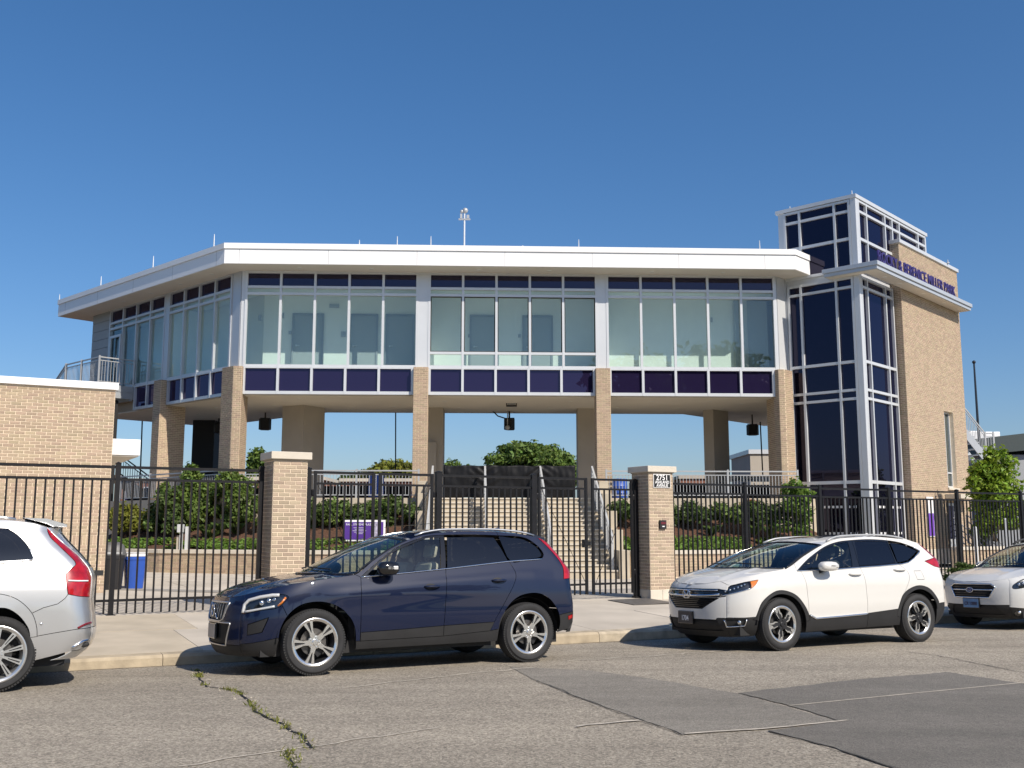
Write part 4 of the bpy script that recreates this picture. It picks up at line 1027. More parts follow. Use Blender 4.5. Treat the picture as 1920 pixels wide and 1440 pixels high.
def bush(name, label, cat, loc, blobs, size, m, seed, group=None, stems=5, sh=.4, stem_r=.012):
    t = thing(name, label, cat, loc, 0, group)
    V, F_ = leaf_cloud(blobs, size, seed); me = np_mesh('foliage', V, F_); link('foliage', me, m, t)
    g = MB(); rr_ = random.Random(seed)
    for k in range(stems):
        bl = rr_.choice(blobs); g.tube([(rr_.uniform(-.1, .1), rr_.uniform(-.1, .1), -.1), (bl[0]*.5, bl[1]*.5, bl[2]*.6), (bl[0], bl[1], bl[2])], [stem_r*1.4, stem_r, stem_r*.5], 5)
    g.build('stem', M['bark'], t); return t
def bankz(P, f): return .6+1.25*min(1, f*1.35)
# left: golden hedge, tall shrubs, dark hedge
def hedge_row(px_list, py_top, py_bot, Y, m, label, cat, seed, group, size=.06, dens=1.35, depth=.6):
    for i, px in enumerate(px_list):
        c = at_Y(px, py_bot, Y); top = at_Y(px, py_top, Y).z; h = top-c.z; r_ = random.Random(seed+i)
        wv = (px_list[1]-px_list[0])*Y/1900*.78 if len(px_list) > 1 else .6
        bl = []
        for k in range(7):
            bl.append((r_.uniform(-wv*.7, wv*.7), r_.uniform(-depth*.5, depth*.5), h*(.35+.42*r_.random()), wv*r_.uniform(.4, .62), depth*.6, h*r_.uniform(.26, .36), int(330*dens)))
        bush('shrub', label[i] if isinstance(label, list) else label, cat, tuple(c), bl, size, m[i % len(m)] if isinstance(m, list) else m, seed+i, group, 6)
hedge_row([222, 262, 302], 944, 1003, 34.2, [M['leaf_yellow'], M['leaf_yellow'], M['leaf_dark']], ['golden hedge shrub right beside the low brick building', 'golden hedge shrub in the left planter, second from the low brick building', 'dark hedge shrub in the left planter beside the tall shrubs'], 'shrub', 20, 'hedge shrubs in the planters')
hedge_row([592, 632, 672, 712, 750], 934, 992, 32.6, [M['leaf_dark'], M['leaf_mid'], M['leaf_dark'], M['leaf_mid'], M['leaf_dark']],
          ['%s hedge shrub of the row between left pillar and stairs, %s from the pillar' % (a, b) for a, b in (('dark', 'first'), ('green', 'second'), ('dark', 'third'), ('green', 'fourth'), ('dark', 'fifth'))], 'shrub', 40, 'hedge shrubs in the planters', dens=1.2)
hedge_row([1172], 935, 985, 32.4, M['leaf_dark'], ['dark hedge shrub just right of the stairs'], 'shrub', 60, 'hedge shrubs in the planters', dens=1.2)
hedge_row([1222, 1268, 1314, 1360, 1406, 1446], 942, 990, 32.8, [M['leaf_dark'], M['leaf_dark'], M['leaf_dark'], M['leaf_mid'], M['leaf_dark'], M['leaf_dark']],
          ['dark hedge shrub of the right planter row, %s from the numbered pillar' % b for b in ('first', 'second', 'third', 'fourth', 'fifth', 'sixth')], 'shrub', 70, 'hedge shrubs in the planters', dens=1.2)
def tall_shrub(px0, px1, py0, py1, Y, m, label, seed, size=.065, n=13, cnt=480):
    c = at_Y((px0+px1)/2, py1, Y); w_ = (px1-px0)*Y/1900/2; top = at_Y((px0+px1)/2, py0, Y).z-c.z; r_ = random.Random(seed); bl = []
    for k in range(n):
        f_ = (k+.5)/n; bl.append((r_.uniform(-w_, w_)*(.75-.35*f_), r_.uniform(-.4, .4), top*(.10+.74*f_), w_*r_.uniform(.34, .58), .42, top*r_.uniform(.11, .2), cnt))
    bl.append((0, 0, top*.9, w_*.3, .3, top*.11, cnt//2))
    bush('shrub', label, 'shrub', tuple(c), bl, size, m, seed, None, 8, stem_r=.02)
tall_shrub(318, 392, 872, 1000, 33.6, M['leaf_mid'], 'tall leafy shrub in the left planter in front of the dark pier', 90)
tall_shrub(280, 330, 905, 1000, 33.8, M['leaf_mid'], 'upright shrub left of the tall leafy shrub in the left planter', 91, n=7)
tall_shrub(396, 476, 884, 985, 33.3, M['leaf_mid'], 'tall leafy shrub in the left planter beside the left brick pillar', 92)
tall_shrub(300, 352, 912, 1002, 33.2, M['leaf_dark'], 'dark bushy shrub at the foot of the tall leafy shrub in the left planter', 99, n=9)
tall_shrub(372, 425, 905, 975, 34.0, M['leaf_mid'], 'leafy shrub filling the gap between the two tall shrubs of the left planter', 89, n=8)
tall_shrub(462, 492, 930, 990, 32.6, M['leaf_mid'], 'small shrub tucked against the left brick pillar from behind', 93, n=5)
tall_shrub(1452, 1538, 898, 1010, 32.6, M['leaf_light'], 'loose pale green shrub in front of the glass tower', 94, n=9, cnt=330)
tall_shrub(1378, 1440, 938, 968, 33.6, leaf_mat('leaf_rust', (.23, .09, .03)), 'low shrub with rusty orange leaves in the right planter', 95, n=5, cnt=250)
tall_shrub(1812, 1925, 838, 1010, 36.5, M['leaf_lime'], 'bright lime green young tree at the right edge by the stairs', 96, .085, 12, 520)
tall_shrub(1775, 1835, 1055, 1090, 25.5, M['leaf_dark'], 'low dark shrub behind the fence between the white cars', 97, .04, 6, 260)
tall_shrub(1820, 1850, 985, 1050, 38.0, M['leaf_mid'], 'small shrub at the foot of the right outer stairs', 98, .06, 5, 200)
# ground cover strips (uncountable)
def cover(name, label, pts, f0, f1, m, seed, n, size=.05, gate_=None):
    r_ = np.random.default_rng(seed); fine = []
    for a, e in zip(pts[:-1], pts[1:]):
        a, e = np.array([*a, 0.]), np.array([*e, 0.]); L_ = np.linalg.norm(e-a); k = int(n*L_/10); t_ = r_.random(k)[:, None]; U = (e-a)/L_; back = np.array([-U[1], U[0], 0])
        f = (f0+(f1-f0)*r_.random(k))
        P = a+(e-a)*t_+back*(.3+f*4.2)[:, None]; P[:, 2] = .60+1.25*np.minimum(1, f*1.35)+r_.random(k)*.16
        keep = np.array([noise.noise((p[0]*1.1, p[1]*1.6, seed)) > (-.15 if gate_ is None else gate_) for p in P]); fine.append(P[keep])
    P = np.concatenate(fine); c = len(P); nrm = r_.normal(size=(c, 3))*.6+np.array([0, -.2, .9]); nrm /= np.linalg.norm(nrm, axis=1)[:, None]
    t = np.cross(nrm, r_.normal(size=(c, 3))); t /= np.linalg.norm(t, axis=1)[:, None]; b = np.cross(nrm, t); s = size*(.6+.8*r_.random(c))[:, None]
    V = np.stack([P-t*s, P+b*s*.6, P+t*s, P-b*s*.6], 1).reshape(-1, 3)
    o = link(name, np_mesh(name, V, np.arange(c*4).reshape(-1, 4)), m); tag(o, label, 'ground cover', kind='stuff')
cover('ground_cover', 'low bright green ground cover along the left planter wall', PL, .0, .16, M['leaf_light'], 3, 9000, gate_=-.22)
cover('ground_cover', 'low bright green ground cover along the right planter wall', PR, .0, .2, M['leaf_light'], 5, 10000, gate_=-.3)
# ornamental grass tufts
def tuft(px, py, Y, label, seed):
    c = at_Y(px, py, Y); r_ = random.Random(seed); g = MB()
    for k in range(90):
        a = r_.uniform(0, 6.28); l = r_.uniform(.25, .42); s = Vector((math.cos(a), math.sin(a), 0)); p = s*.03; q = Vector((-s.y, s.x, 0))*.008
        g.add([p-q, p+q, s*(.05+l*.35)+Z3*l*.8+q*.6, s*(.1+l*.6)+Z3*l*.85], [(0, 1, 2, 3)])
    o = g.build('grass_tuft', M['leaf_dark']); o.location = c; tag(o, label, 'grass', 'grass tufts on the mulch')
for i, (px, py) in enumerate(((385, 1003), (413, 999), (441, 1001), (397, 1012))):
    tuft(px, py, 32.6, 'dark green grass tuft on the left mulch bank, %s' % ('leftmost of the upper three', 'middle of the upper three', 'rightmost of the upper three', 'the lower one')[i], 50+i)
for i, (px, py) in enumerate(((1335, 1005), (1415, 1004), (1445, 1006))):
    tuft(px, py, 32.2, 'dark green grass tuft on the right mulch bank, %s' % ('nearest the numbered pillar', 'middle one', 'nearest the tower')[i], 60+i)

# ================================================================ trees
def tree(label, loc, h, cw, ch, m, seed, leaf, n, trunk_r=.2, group=None, name='tree', nb=16, cnt=420, q0=.17, q1=.30):
    t = thing(name, label, 'tree', loc, 0, group); r_ = random.Random(seed); bl = []; g = MB(); zc = h-ch/2
    g.tube([(0, 0, -.3), (.05, .02, h*.3), (0, .05, zc)], [trunk_r*1.25, trunk_r, trunk_r*.5], 8)
    for k in range(nb):
        a = r_.uniform(0, 6.28); e = r_.uniform(-.75, 1); rr_ = math.sqrt(max(0, 1-e*e*.8))*r_.uniform(.35, .95-q1)*1.15
        p = (math.cos(a)*rr_*cw/2, math.sin(a)*rr_*cw/2, zc+e*ch*.36); q = r_.uniform(q0, q1)
        bl.append((*p, cw*q, cw*q, ch*q*.85, cnt))
        if k < 9: g.tube([(0, .05, h*.35+ (zc-h*.35)*r_.random()), (p[0]*.5, p[1]*.5, p[2]-ch*.12), p], [trunk_r*.45, trunk_r*.28, trunk_r*.1], 5)
    V, F_ = leaf_cloud(bl, leaf, seed); link('crown', np_mesh('crown', V, F_), m, t); g.build('trunk', M['bark'], t, smooth=True)
    return t
c = at_Y(994, 900, 90)
tree('broad rounded green tree beyond the field above the black cloth screen', (c.x, 90, 0), 8.95, 9.0, 5.6, M['leaf_mid'], 101, .2, 0, .3, nb=52, cnt=420, q0=.12, q1=.2)
tree('yellowish rounded tree in the distance between the first two stucco piers', (at_Y(735, 880, 95).x, 95, 0), 7.6, 4.8, 3.0, M['leaf_yellow'], 102, .2, 0, .2, nb=16, cnt=260)
tree('pale sparse tree in the distance just right of the second brick column', (at_Y(862, 880, 95).x, 95, 0), 7.4, 4.0, 3.0, M['leaf_mid'], 103, .17, 0, .15, nb=12, cnt=150)
tree('small dark tree in the distance left of the yellowish tree', (at_Y(665, 880, 95).x, 95, 0), 6.4, 2.6, 2.2, M['leaf_dark'], 104, .2, 0, .15, nb=9, cnt=200)
tree('small bushy tree in the distance right of the corner brick column', (at_Y(484, 870, 90).x, 90, 0), 8.2, 2.4, 4.0, M['leaf_mid'], 105, .2, 0, .15, nb=11, cnt=190)
tree('small dark tree in the distance between the left wing columns', (at_Y(412, 870, 90).x, 90, 0), 7.6, 2.6, 3.4, M['leaf_dark'], 106, .2, 0, .15, nb=10, cnt=200)
tree('small dark tree in the distance left of the dark pier', (at_Y(350, 880, 90).x, 90, 0), 7.0, 2.4, 3.0, M['leaf_dark'], 107, .2, 0, .15, nb=9, cnt=180)
# trees across the street behind the viewpoint, mirrored in the glass
for i, (x, y, h, cw) in enumerate(((17, -24, 17.5, 13), (27, -26, 19, 14), (-27, -24, 18, 12), (40, -20, 16, 12), (6, -34, 14.2, 5), (-52, -24, 17, 12))):
    tree('tall street tree across the road behind the viewpoint, mirrored in the glass', (x, y, 0), h, cw, h*.72, M['leaf_dark'], 200+i, .42, 0, .35, 'street trees behind the viewpoint', nb=22, cnt=260)

# ================================================================ things beyond and beside
# far red-brown building line beyond the field
M['redbrick'] = mat('redbrick', (.20, .085, .055), .9, var=.12, vscale=3, bump=.2)
def far_house(px0, px1, pyt, Y, m, label, roof_m=None, seed=0):
    a, b = at_Y(px0, pyt, Y), at_Y(px1, pyt, Y); t = thing('far_building', label, 'building', (a.x, Y, 0)); W = b.x-a.x; H_ = a.z
    g = MB(); g.box(0, W, 0, 6, -.5, H_-.25); wl = g.build('wall', m, t)
    g = MB(); g.box(-.15, W+.15, -.15, 6.1, H_-.25, H_); g.build('roof_edge', roof_m or M['concrete'], t)
    k = max(2, int(W/2.2))
    for i in range(k):
        x = W*(i+.5)/k; g = MB(); g.box(x-.5, x+.5, -.04, .02, H_-1.9, H_-.7); wd = g.build('window', M['alu'], t); g = MB(); g.box(x-.42, x+.42, -.06, -.042, H_-1.82, H_-.78); g.build('pane', M['spandrel'], wd)
    return t
far_house(330, 606, 894, 78, M['redbrick'], 'long low red brick building beyond the field at left')
far_house(640, 775, 897, 80, M['redbrick'], 'low red brick building beyond the field between the first two piers')
far_house(800, 850, 897, 82, M['redbrick'], 'narrow red brick building beyond the field left of the cloth screen')
far_house(228, 300, 897, 84, M['redbrick'], 'red brick building beyond the field at the far left stairs')
far_house(1275, 1330, 892, 85, M['redbrick'], 'distant brick house behind the fourth stucco pier', M['stucco'])
# red chimney by the corner column
a = at_Y(424, 833, 80); t = thing('chimney_stack', 'red brick chimney stack seen left of the corner brick column', 'chimney', (a.x, 80, 0)); g = MB(); g.box(-.55, .55, -.5, .5, 0, a.z-.2); g.build('shaft', M['redbrick'], t); g = MB(); g.box(-.65, .65, -.6, .6, a.z-.2, a.z); g.build('cap', M['stucco'], t)
# tan block right, beside the corner column
a, b = at_Y(1406, 843, 58), at_Y(1470, 843, 58); t = thing('field_building', 'plain taupe block with pale roof edge seen beside the right brick corner column', 'building', (a.x, 58, 0)); g = MB(); g.box(0, b.x-a.x, 0, 5, 0, a.z-.25); g.build('wall', M['stucco'], t); g = MB(); g.box(-.1, b.x-a.x+.1, -.1, 5.1, a.z-.25, a.z); g.build('roof_edge', M['alu'], t)
# black field screens and the white lettered strip
def screen(px0, px1, pyt, pyb, Y, label):
    a, b = at_Y(px0, pyt, Y), at_Y(px1, pyb, Y); t = thing('field_screen', label, 'screen', (a.x, Y, 0), 0, 'black field screens'); W = b.x-a.x; k = max(2, int(W/1.0))
    g = MB()
    n = k*6; vs = []
    for i in range(n+1):
        x = W*i/n
        for z in (b.z-1.5, a.z): vs.append((x, .04*noise.noise((x*1.3, z, 3)), z+.05*noise.noise((x*.8, 1, 1))))
    g.add(vs, [(i*2, i*2+2, i*2+3, i*2+1) for i in range(n)]); g.build('fabric', M['cloth'], t)
    for i in range(k+1):
        g = MB(); g.tube([(W*i/k, .05, b.z-1.5), (W*i/k, .05, a.z+.08)], .03, 6); g.build('post', M['dark'], t)
    return t, a, W
screen(600, 770, 911, 936, 43.5, 'black fabric field screen seen through the left concourse railing')
screen(240, 560, 915, 940, 46.5, 'black fabric field screen behind the left wing columns')
t_, a_, W_ = screen(1180, 1462, 909, 936, 43.5, 'black fabric field screen seen through the right concourse railing')
sg = at_Y(1346, 898, 43.0); e = at_Y(1447, 898, 43.0); Wg = e.x-sg.x
t = thing('lettered_strip', 'white lettered strip sign on the black field screen', 'sign', (sg.x, 43.0, sg.z-.12)); g = MB(); g.box(0, Wg, 0, .03, 0, .24); g.build('board', M['white_metal'], t)
text_obj('lettering', 'MILLER PARK', .22, M['dark'], t, frame((Wg*.42, -.004, .12), (1, 0, 0), (0, 0, 1)), .004, 'CENTER', .004, .95)
# blue bins on the concourse
M['blue_plastic'] = mat('blue_plastic', (.02, .075, .36), .42, var=.06)
def drum(px, pyt, pyb, Y, w_, label, txt=None):
    a = at_Y(px, pyb, Y); h = at_Y(px, pyt, Y).z-a.z; t = thing('blue_barrel', label, 'barrel', (a.x, Y, a.z), 0, 'blue barrels on the concourse')
    g = MB(); r = w_/2; g.lathe([(r*.92, 0), (r, h*.05), (r, h*.3), (r*1.04, h*.32), (r, h*.35), (r, h*.62), (r*1.04, h*.65), (r, h*.68), (r*.97, h*.92)], 20, cap=True); g.build('body', M['blue_plastic'], t, smooth=True, auto=40)
    g = MB(); g.lathe([(r*1.02, h*.92), (r*1.04, h*.96), (r*.98, h), (.01, h+.02)], 20); g.build('lid', M['blue_plastic'], t, smooth=True, auto=40)
    if txt: text_obj('lettering', txt, .16, M['white_ink'], t, frame((0, -r-.012, h*.5), (0, 0, 1), (-1, 0, 0)), .003)
drum(705, 892, 932, 37.0, .58, 'blue recycling barrel with white lettering left of the stairs on the concourse', 'RECYCLE')
drum(1161, 898, 937, 36.6, .6, 'blue barrel on the concourse right of the stairs')
# purple plaza sign
c = at_Y(682, 1018, 31.2); c0, c1 = at_Y(643, 975, 31.2), at_Y(722, 1015, 31.2); W = c1.x-c0.x; H_ = c0.z-c1.z
t = thing('plaza_sign', 'purple information board with white frame in the left planter', 'sign', (c.x, 31.2, c1.z))
g = MB(); g.box(-W/2, W/2, 0, .05, 0, H_); g.build('frame', M['white_metal'], t, bevel=.006)
M['sign_purple'] = mat('sign_purple', (.08, .03, .25), .45)
g = MB(); g.box(-W/2+.06, W/2-.06, -.006, -.001, .05, H_-.06); g.build('panel', M['sign_purple'], t)
text_obj('lettering', 'PAUL STEVENS PLAZA', .085, M['white_ink'], t, frame((-.14, -.008, H_-.14), (1, 0, 0), (0, 0, 1)), .002)
for k in range(5):
    g = MB(); wl = (.36, .28, .42, .33, .2)[k]; g.box(-.14-wl/2, -.14+wl/2, -.009, -.0065, H_-.24-k*.045, H_-.232-k*.045); g.build('text_line', M['white_ink'], t)
g = MB(); g.box(W/2-.36, W/2-.24, -.009, -.0065, .06, H_-.07); g.build('picture_strip', mat('sign_pic', (.35, .33, .42), .5, var=.5, vscale=14), t)
for sx in (-.45, .45): g = MB(); g.box(sx-.03, sx+.03, .052, .10, -.5, H_*.8); g.build('leg', M['alu_grey'], t)
# card-reader pedestal
c = at_z(341, 1072, .0); t = thing('pedestal', 'pale metal pedestal with a small box in front of the left planter', 'pedestal', tuple(c))
g = MB(); g.box(-.10, -.03, -.08, .08, 0, 1.2); g.build('post', M['alu'], t, bevel=.006); g = MB(); g.box(.06, .14, -.05, .05, 0, 1.38); g.build('post', M['alu'], t, bevel=.006)
g = MB(); g.box(-.16, .0, -.16, .08, 1.2, 1.45); g.build('box', M['alu'], t, bevel=.01); g = MB(); g.box(-.2, -.1, -.03, .1, 0.02, 1.1); g.build('back_plate', M['stucco'], t)
# black domed bin and blue bin
c = at_z(207, 1105, fz(3)); t = thing('litter_bin', 'black litter bin with grey domed lid behind the left fence', 'bin', (c.x, c.y, c.z), TH)
g = MB(); prof = []
def tub(r0, r1, h, n=4, z0=0.0):
    g = MB(); k = 24; vs = []
    for z, r in ((z0, r0), (z0+h*.9, r1*.985), (z0+h*.9, r1*1.04), (z0+h, r1*1.04)):
        for i in range(k):
            a = 2*math.pi*i/k; c_, s_ = math.cos(a), math.sin(a); q = 1/max(abs(c_)**n+abs(s_)**n, 1e-6)**(1/n); vs.append((r*q*c_, r*q*s_, z))
    g.add(vs, [(j*k+i, j*k+(i+1) % k, (j+1)*k+(i+1) % k, (j+1)*k+i) for j in range(3) for i in range(k)]+[tuple(range(k))[::-1], tuple(3*k+i for i in range(k))]); return g
tub(.22, .27, .76).build('body', mat('bin_black', (.014, .014, .016), .45), t, smooth=True, auto=35)
g = MB(); k = 24; vs = []; pr_ = [(1.05, .762), (1.05, .80), (1.0, .86), (.86, .98), (.6, 1.045), (.001, 1.06)]
for r, z in pr_:
    for i in range(k):
        a = 2*math.pi*i/k; c_, s_ = math.cos(a), math.sin(a); q = 1/max(abs(c_)**4+abs(s_)**4, 1e-6)**.25; vs.append((.27*r*q*c_, .27*r*q*s_, z))
g.add(vs, [(j*k+i, j*k+(i+1) % k, (j+1)*k+(i+1) % k, (j+1)*k+i) for j in range(len(pr_)-1) for i in range(k)]); ld = g.build('lid', mat('bin_grey', (.09, .09, .09), .5), t, smooth=True, auto=50)
g = MB(); g.box(-.17, .17, -.285, -.265, .79, .835); g.build('opening_rim', M['rail_grey'], ld)
c = at_z(243, 1104, fz(3)); t = thing('recycling_bin', 'blue recycling bin with white rim beside the black litter bin', 'bin', (c.x, c.y+.25, c.z), TH)
tub(.19, .24, .72).build('body', M['blue_plastic'], t, smooth=True, auto=35)
g = tub(.25, .26, .08, z0=.725); g.build('lid', M['white_metal'], t, smooth=True, auto=35)
# thin net poles beyond the concourse
for px, y0, Y, lab in ((741, 770, 44, 'thin dark net pole seen right of the left wide pier'), (1146, 775, 44, 'thin dark net pole just right of the third brick column'), (1430, 800, 44, 'thin dark net pole near the right corner column'), (262, 800, 44, 'thin dark net pole seen under the left wing')):
    a = at_Y(px, 900, Y); g = MB(); g.tube([(0, 0, 0), (.02, 0, 6.5), (-.03, 0, 14)], .03, 6); g.lathe([(.08, 0), (.08, .03), (.04, .05)], 8); o = g.build('net_pole', M['dark']); o.location = (a.x, Y, 0)
    tag(o, lab, 'pole', 'net poles by the field')
    o.scale = (1, 1, .47)
# right side: outer steel stair, flagpole, dark-roofed hall with roof unit
os_ = thing('outer_stair', 'steel outdoor stair with picket railing behind the brick tower wall', 'stair', (0, 0, 0))
a, b = at_Y(1803, 800, 42.5), at_Y(1850, 862, 42.5)
for dy in (0, 1.3):
    P, Q = a+Vector((-.6, dy, .75)), b+Vector((0, dy, 0)); g = MB(); g.bar(P, Q, .06, .28); g.build('stringer', M['alu_grey'], os_)
railing(os_, [a+Vector((-.6, 0, .85)), b+Vector((0, 0, .12)), b+Vector((.35, 0, .12))], 1.0, M['rail_grey'])
g = MB(); g.obox(b+Vector((-.05, 0, -.1)), (.5, 0, 0), (0, 1.3, 0), (0, 0, .16)); g.build('landing', M['alu_grey'], os_)
g = MB(); g.tube([b+Vector((.3, .1, -.1)), Vector((b.x+.3, b.y+.1, 0))], .06, 8); g.build('support_post', M['alu_grey'], os_)
for k in range(9):
    f = k/9; p = (a+Vector((-.6, 0, .75)))*(1-f)+b*f; g = MB(); g.obox(p, (.26, 0, 0), (0, 1.3, 0), (0, 0, .04)); g.build('tread', M['alu_grey'], os_)
fp = at_Y(1826, 678, 55); g = MB(); g.tube([(0, 0, 0), (0, 0, fp.z*.5), (0, 0, fp.z-.1)], [.10, .085, .05], 8); g.sphere((0, 0, fp.z-.03), .1); o = g.build('flagpole', mat('pole_dark', (.05, .055, .065), .35, .5)); o.location = (fp.x, 55, 0); tag(o, 'bare dark flagpole with ball top right of the brick tower', 'flagpole')
hl = thing('sports_hall', 'dark roofed hall at the right edge behind the lime tree', 'building', (at_Y(1842, 850, 60).x, 60, 0))
zr = at_Y(1842, 815, 60).z
g = MB(); g.box(0, 30, 0, 20, -.5, zr-1.2); g.build('wall', M['grey_paint'], hl)
g = MB(); g.prism([(-.6, zr-.3), (30, zr+3.2), (30, zr+1.6), (-.6, zr-1.25)], 0, 20, lambda x, y, z: (x, z-.5, y)); g.build('roof', mat('roof_dark', (.035, .05, .052), .6), hl)
g = MB(); g.box(.4, 1.2, 3, 4.2, zr-.4, zr+.5); g.box(1.25, 2.6, 3, 4.4, zr-.4, zr+.45); g.build('roof_unit', M['white_metal'], hl, bevel=.03)
# right planter with handrail stair going up behind the white car
PR2 = [(15.3, 34.9), (20.5, 37.4)]
planter('low brick planter wall at the right edge beyond the white car', PR2, 0, 1, False)
rs = thing('ramp_railing', 'grey sloping handrails beside the steps at the right edge', 'railing', (0, 0, 0))
A_, B_ = at_Y(1812, 965, 37.5), at_Y(1905, 1042, 36.0)
for k in range(4):
    for dy in (0, 1.4):
        o3 = Vector((0, dy, -k*.22)); g = MB(); g.tube([A_+o3, B_+o3], .022, 6); g.build('rail', M['rail_grey'], rs)
for k in range(5):
    p = A_+(B_-A_)*(k/4)
    for dy in (0, 1.4):
        g = MB(); g.tube([p+Vector((0, dy, .0)), p+Vector((0, dy, -1.05))], .03, 6); g.build('post', M['rail_grey'], rs)
for k, (px, y0, y1) in enumerate(((1828, 990, 1075), (1885, 975, 1060))):
    a = at_Y(px, y0, 33.5); g = MB(); g.tube([(0, 0, 0), (0, 0, a.z*.98)], .06, 8); g.lathe([(.11, 0), (.11, .03), (.065, .05)], 10); g.sphere((0, 0, a.z), .062, 8, 5); o = g.build('bollard_post', M['alu']); o.location = (a.x, 33.5, 0); tag(o, ('pale metal post behind the fence left of the rightmost car', 'pale metal post behind the fence above the rightmost car')[k], 'post')
# ================================================================ cars
class Curve1:
    """monotone cubic through knots"""
    def __init__(s, k):
        s.x = [a for a, b in k]; s.y = [b for a, b in k]; n = len(k); h = [s.x[i+1]-s.x[i] for i in range(n-1)]; d = [(s.y[i+1]-s.y[i])/h[i] for i in range(n-1)]; m = [d[0]]
        for i in range(1, n-1): m.append(0 if d[i-1]*d[i] <= 0 else 2*d[i-1]*d[i]/(d[i-1]+d[i]))
        m.append(d[-1]); s.m = m; s.h = h
    def __call__(s, t):
        if t <= s.x[0]: return s.y[0]
        if t >= s.x[-1]: return s.y[-1]
        i = 0
        while s.x[i+1] < t: i += 1
        h = s.h[i]; q = (t-s.x[i])/h
        return s.y[i]*(1+2*q)*(1-q)**2+s.m[i]*h*q*(1-q)**2+s.y[i+1]*q*q*(3-2*q)+s.m[i+1]*h*q*q*(q-1)
def resample(pl, st):
    out = []
    for a, b in zip(pl[:-1], pl[1:]):
        d = math.hypot(b[0]-a[0], b[1]-a[1]); k = max(1, int(math.ceil(d/st)))
        out += [(a[0]+(b[0]-a[0])*i/k, a[1]+(b[1]-a[1])*i/k) for i in range(k)]
    return out+[tuple(pl[-1])]
def smooth_line(pts, n=5, closed=False):
    """Catmull-Rom"""
    P = [Vector(p) for p in pts]; m = len(P); out = []
    for i in range(m if closed else m-1):
        g_ = (lambda j: P[j % m]) if closed else (lambda j: P[max(0, min(m-1, j))])
        a, b, c, d = g_(i-1), g_(i), g_(i+1), g_(i+2)
        for k in range(n):
            t = k/n; out.append(tuple(.5*((2*b)+(c-a)*t+(2*a-5*b+4*c-d)*t*t+(3*b-a-3*c+d)*t**3)))
    out.append(out[0] if closed else tuple(P[-1])); return out
def arc(cx, cz, r, a0, a1, n=28, rz=None): return [(cx+r*math.cos(rad(a0+(a1-a0)*i/n)), cz+(rz or r)*math.sin(rad(a0+(a1-a0)*i/n))) for i in range(n+1)]
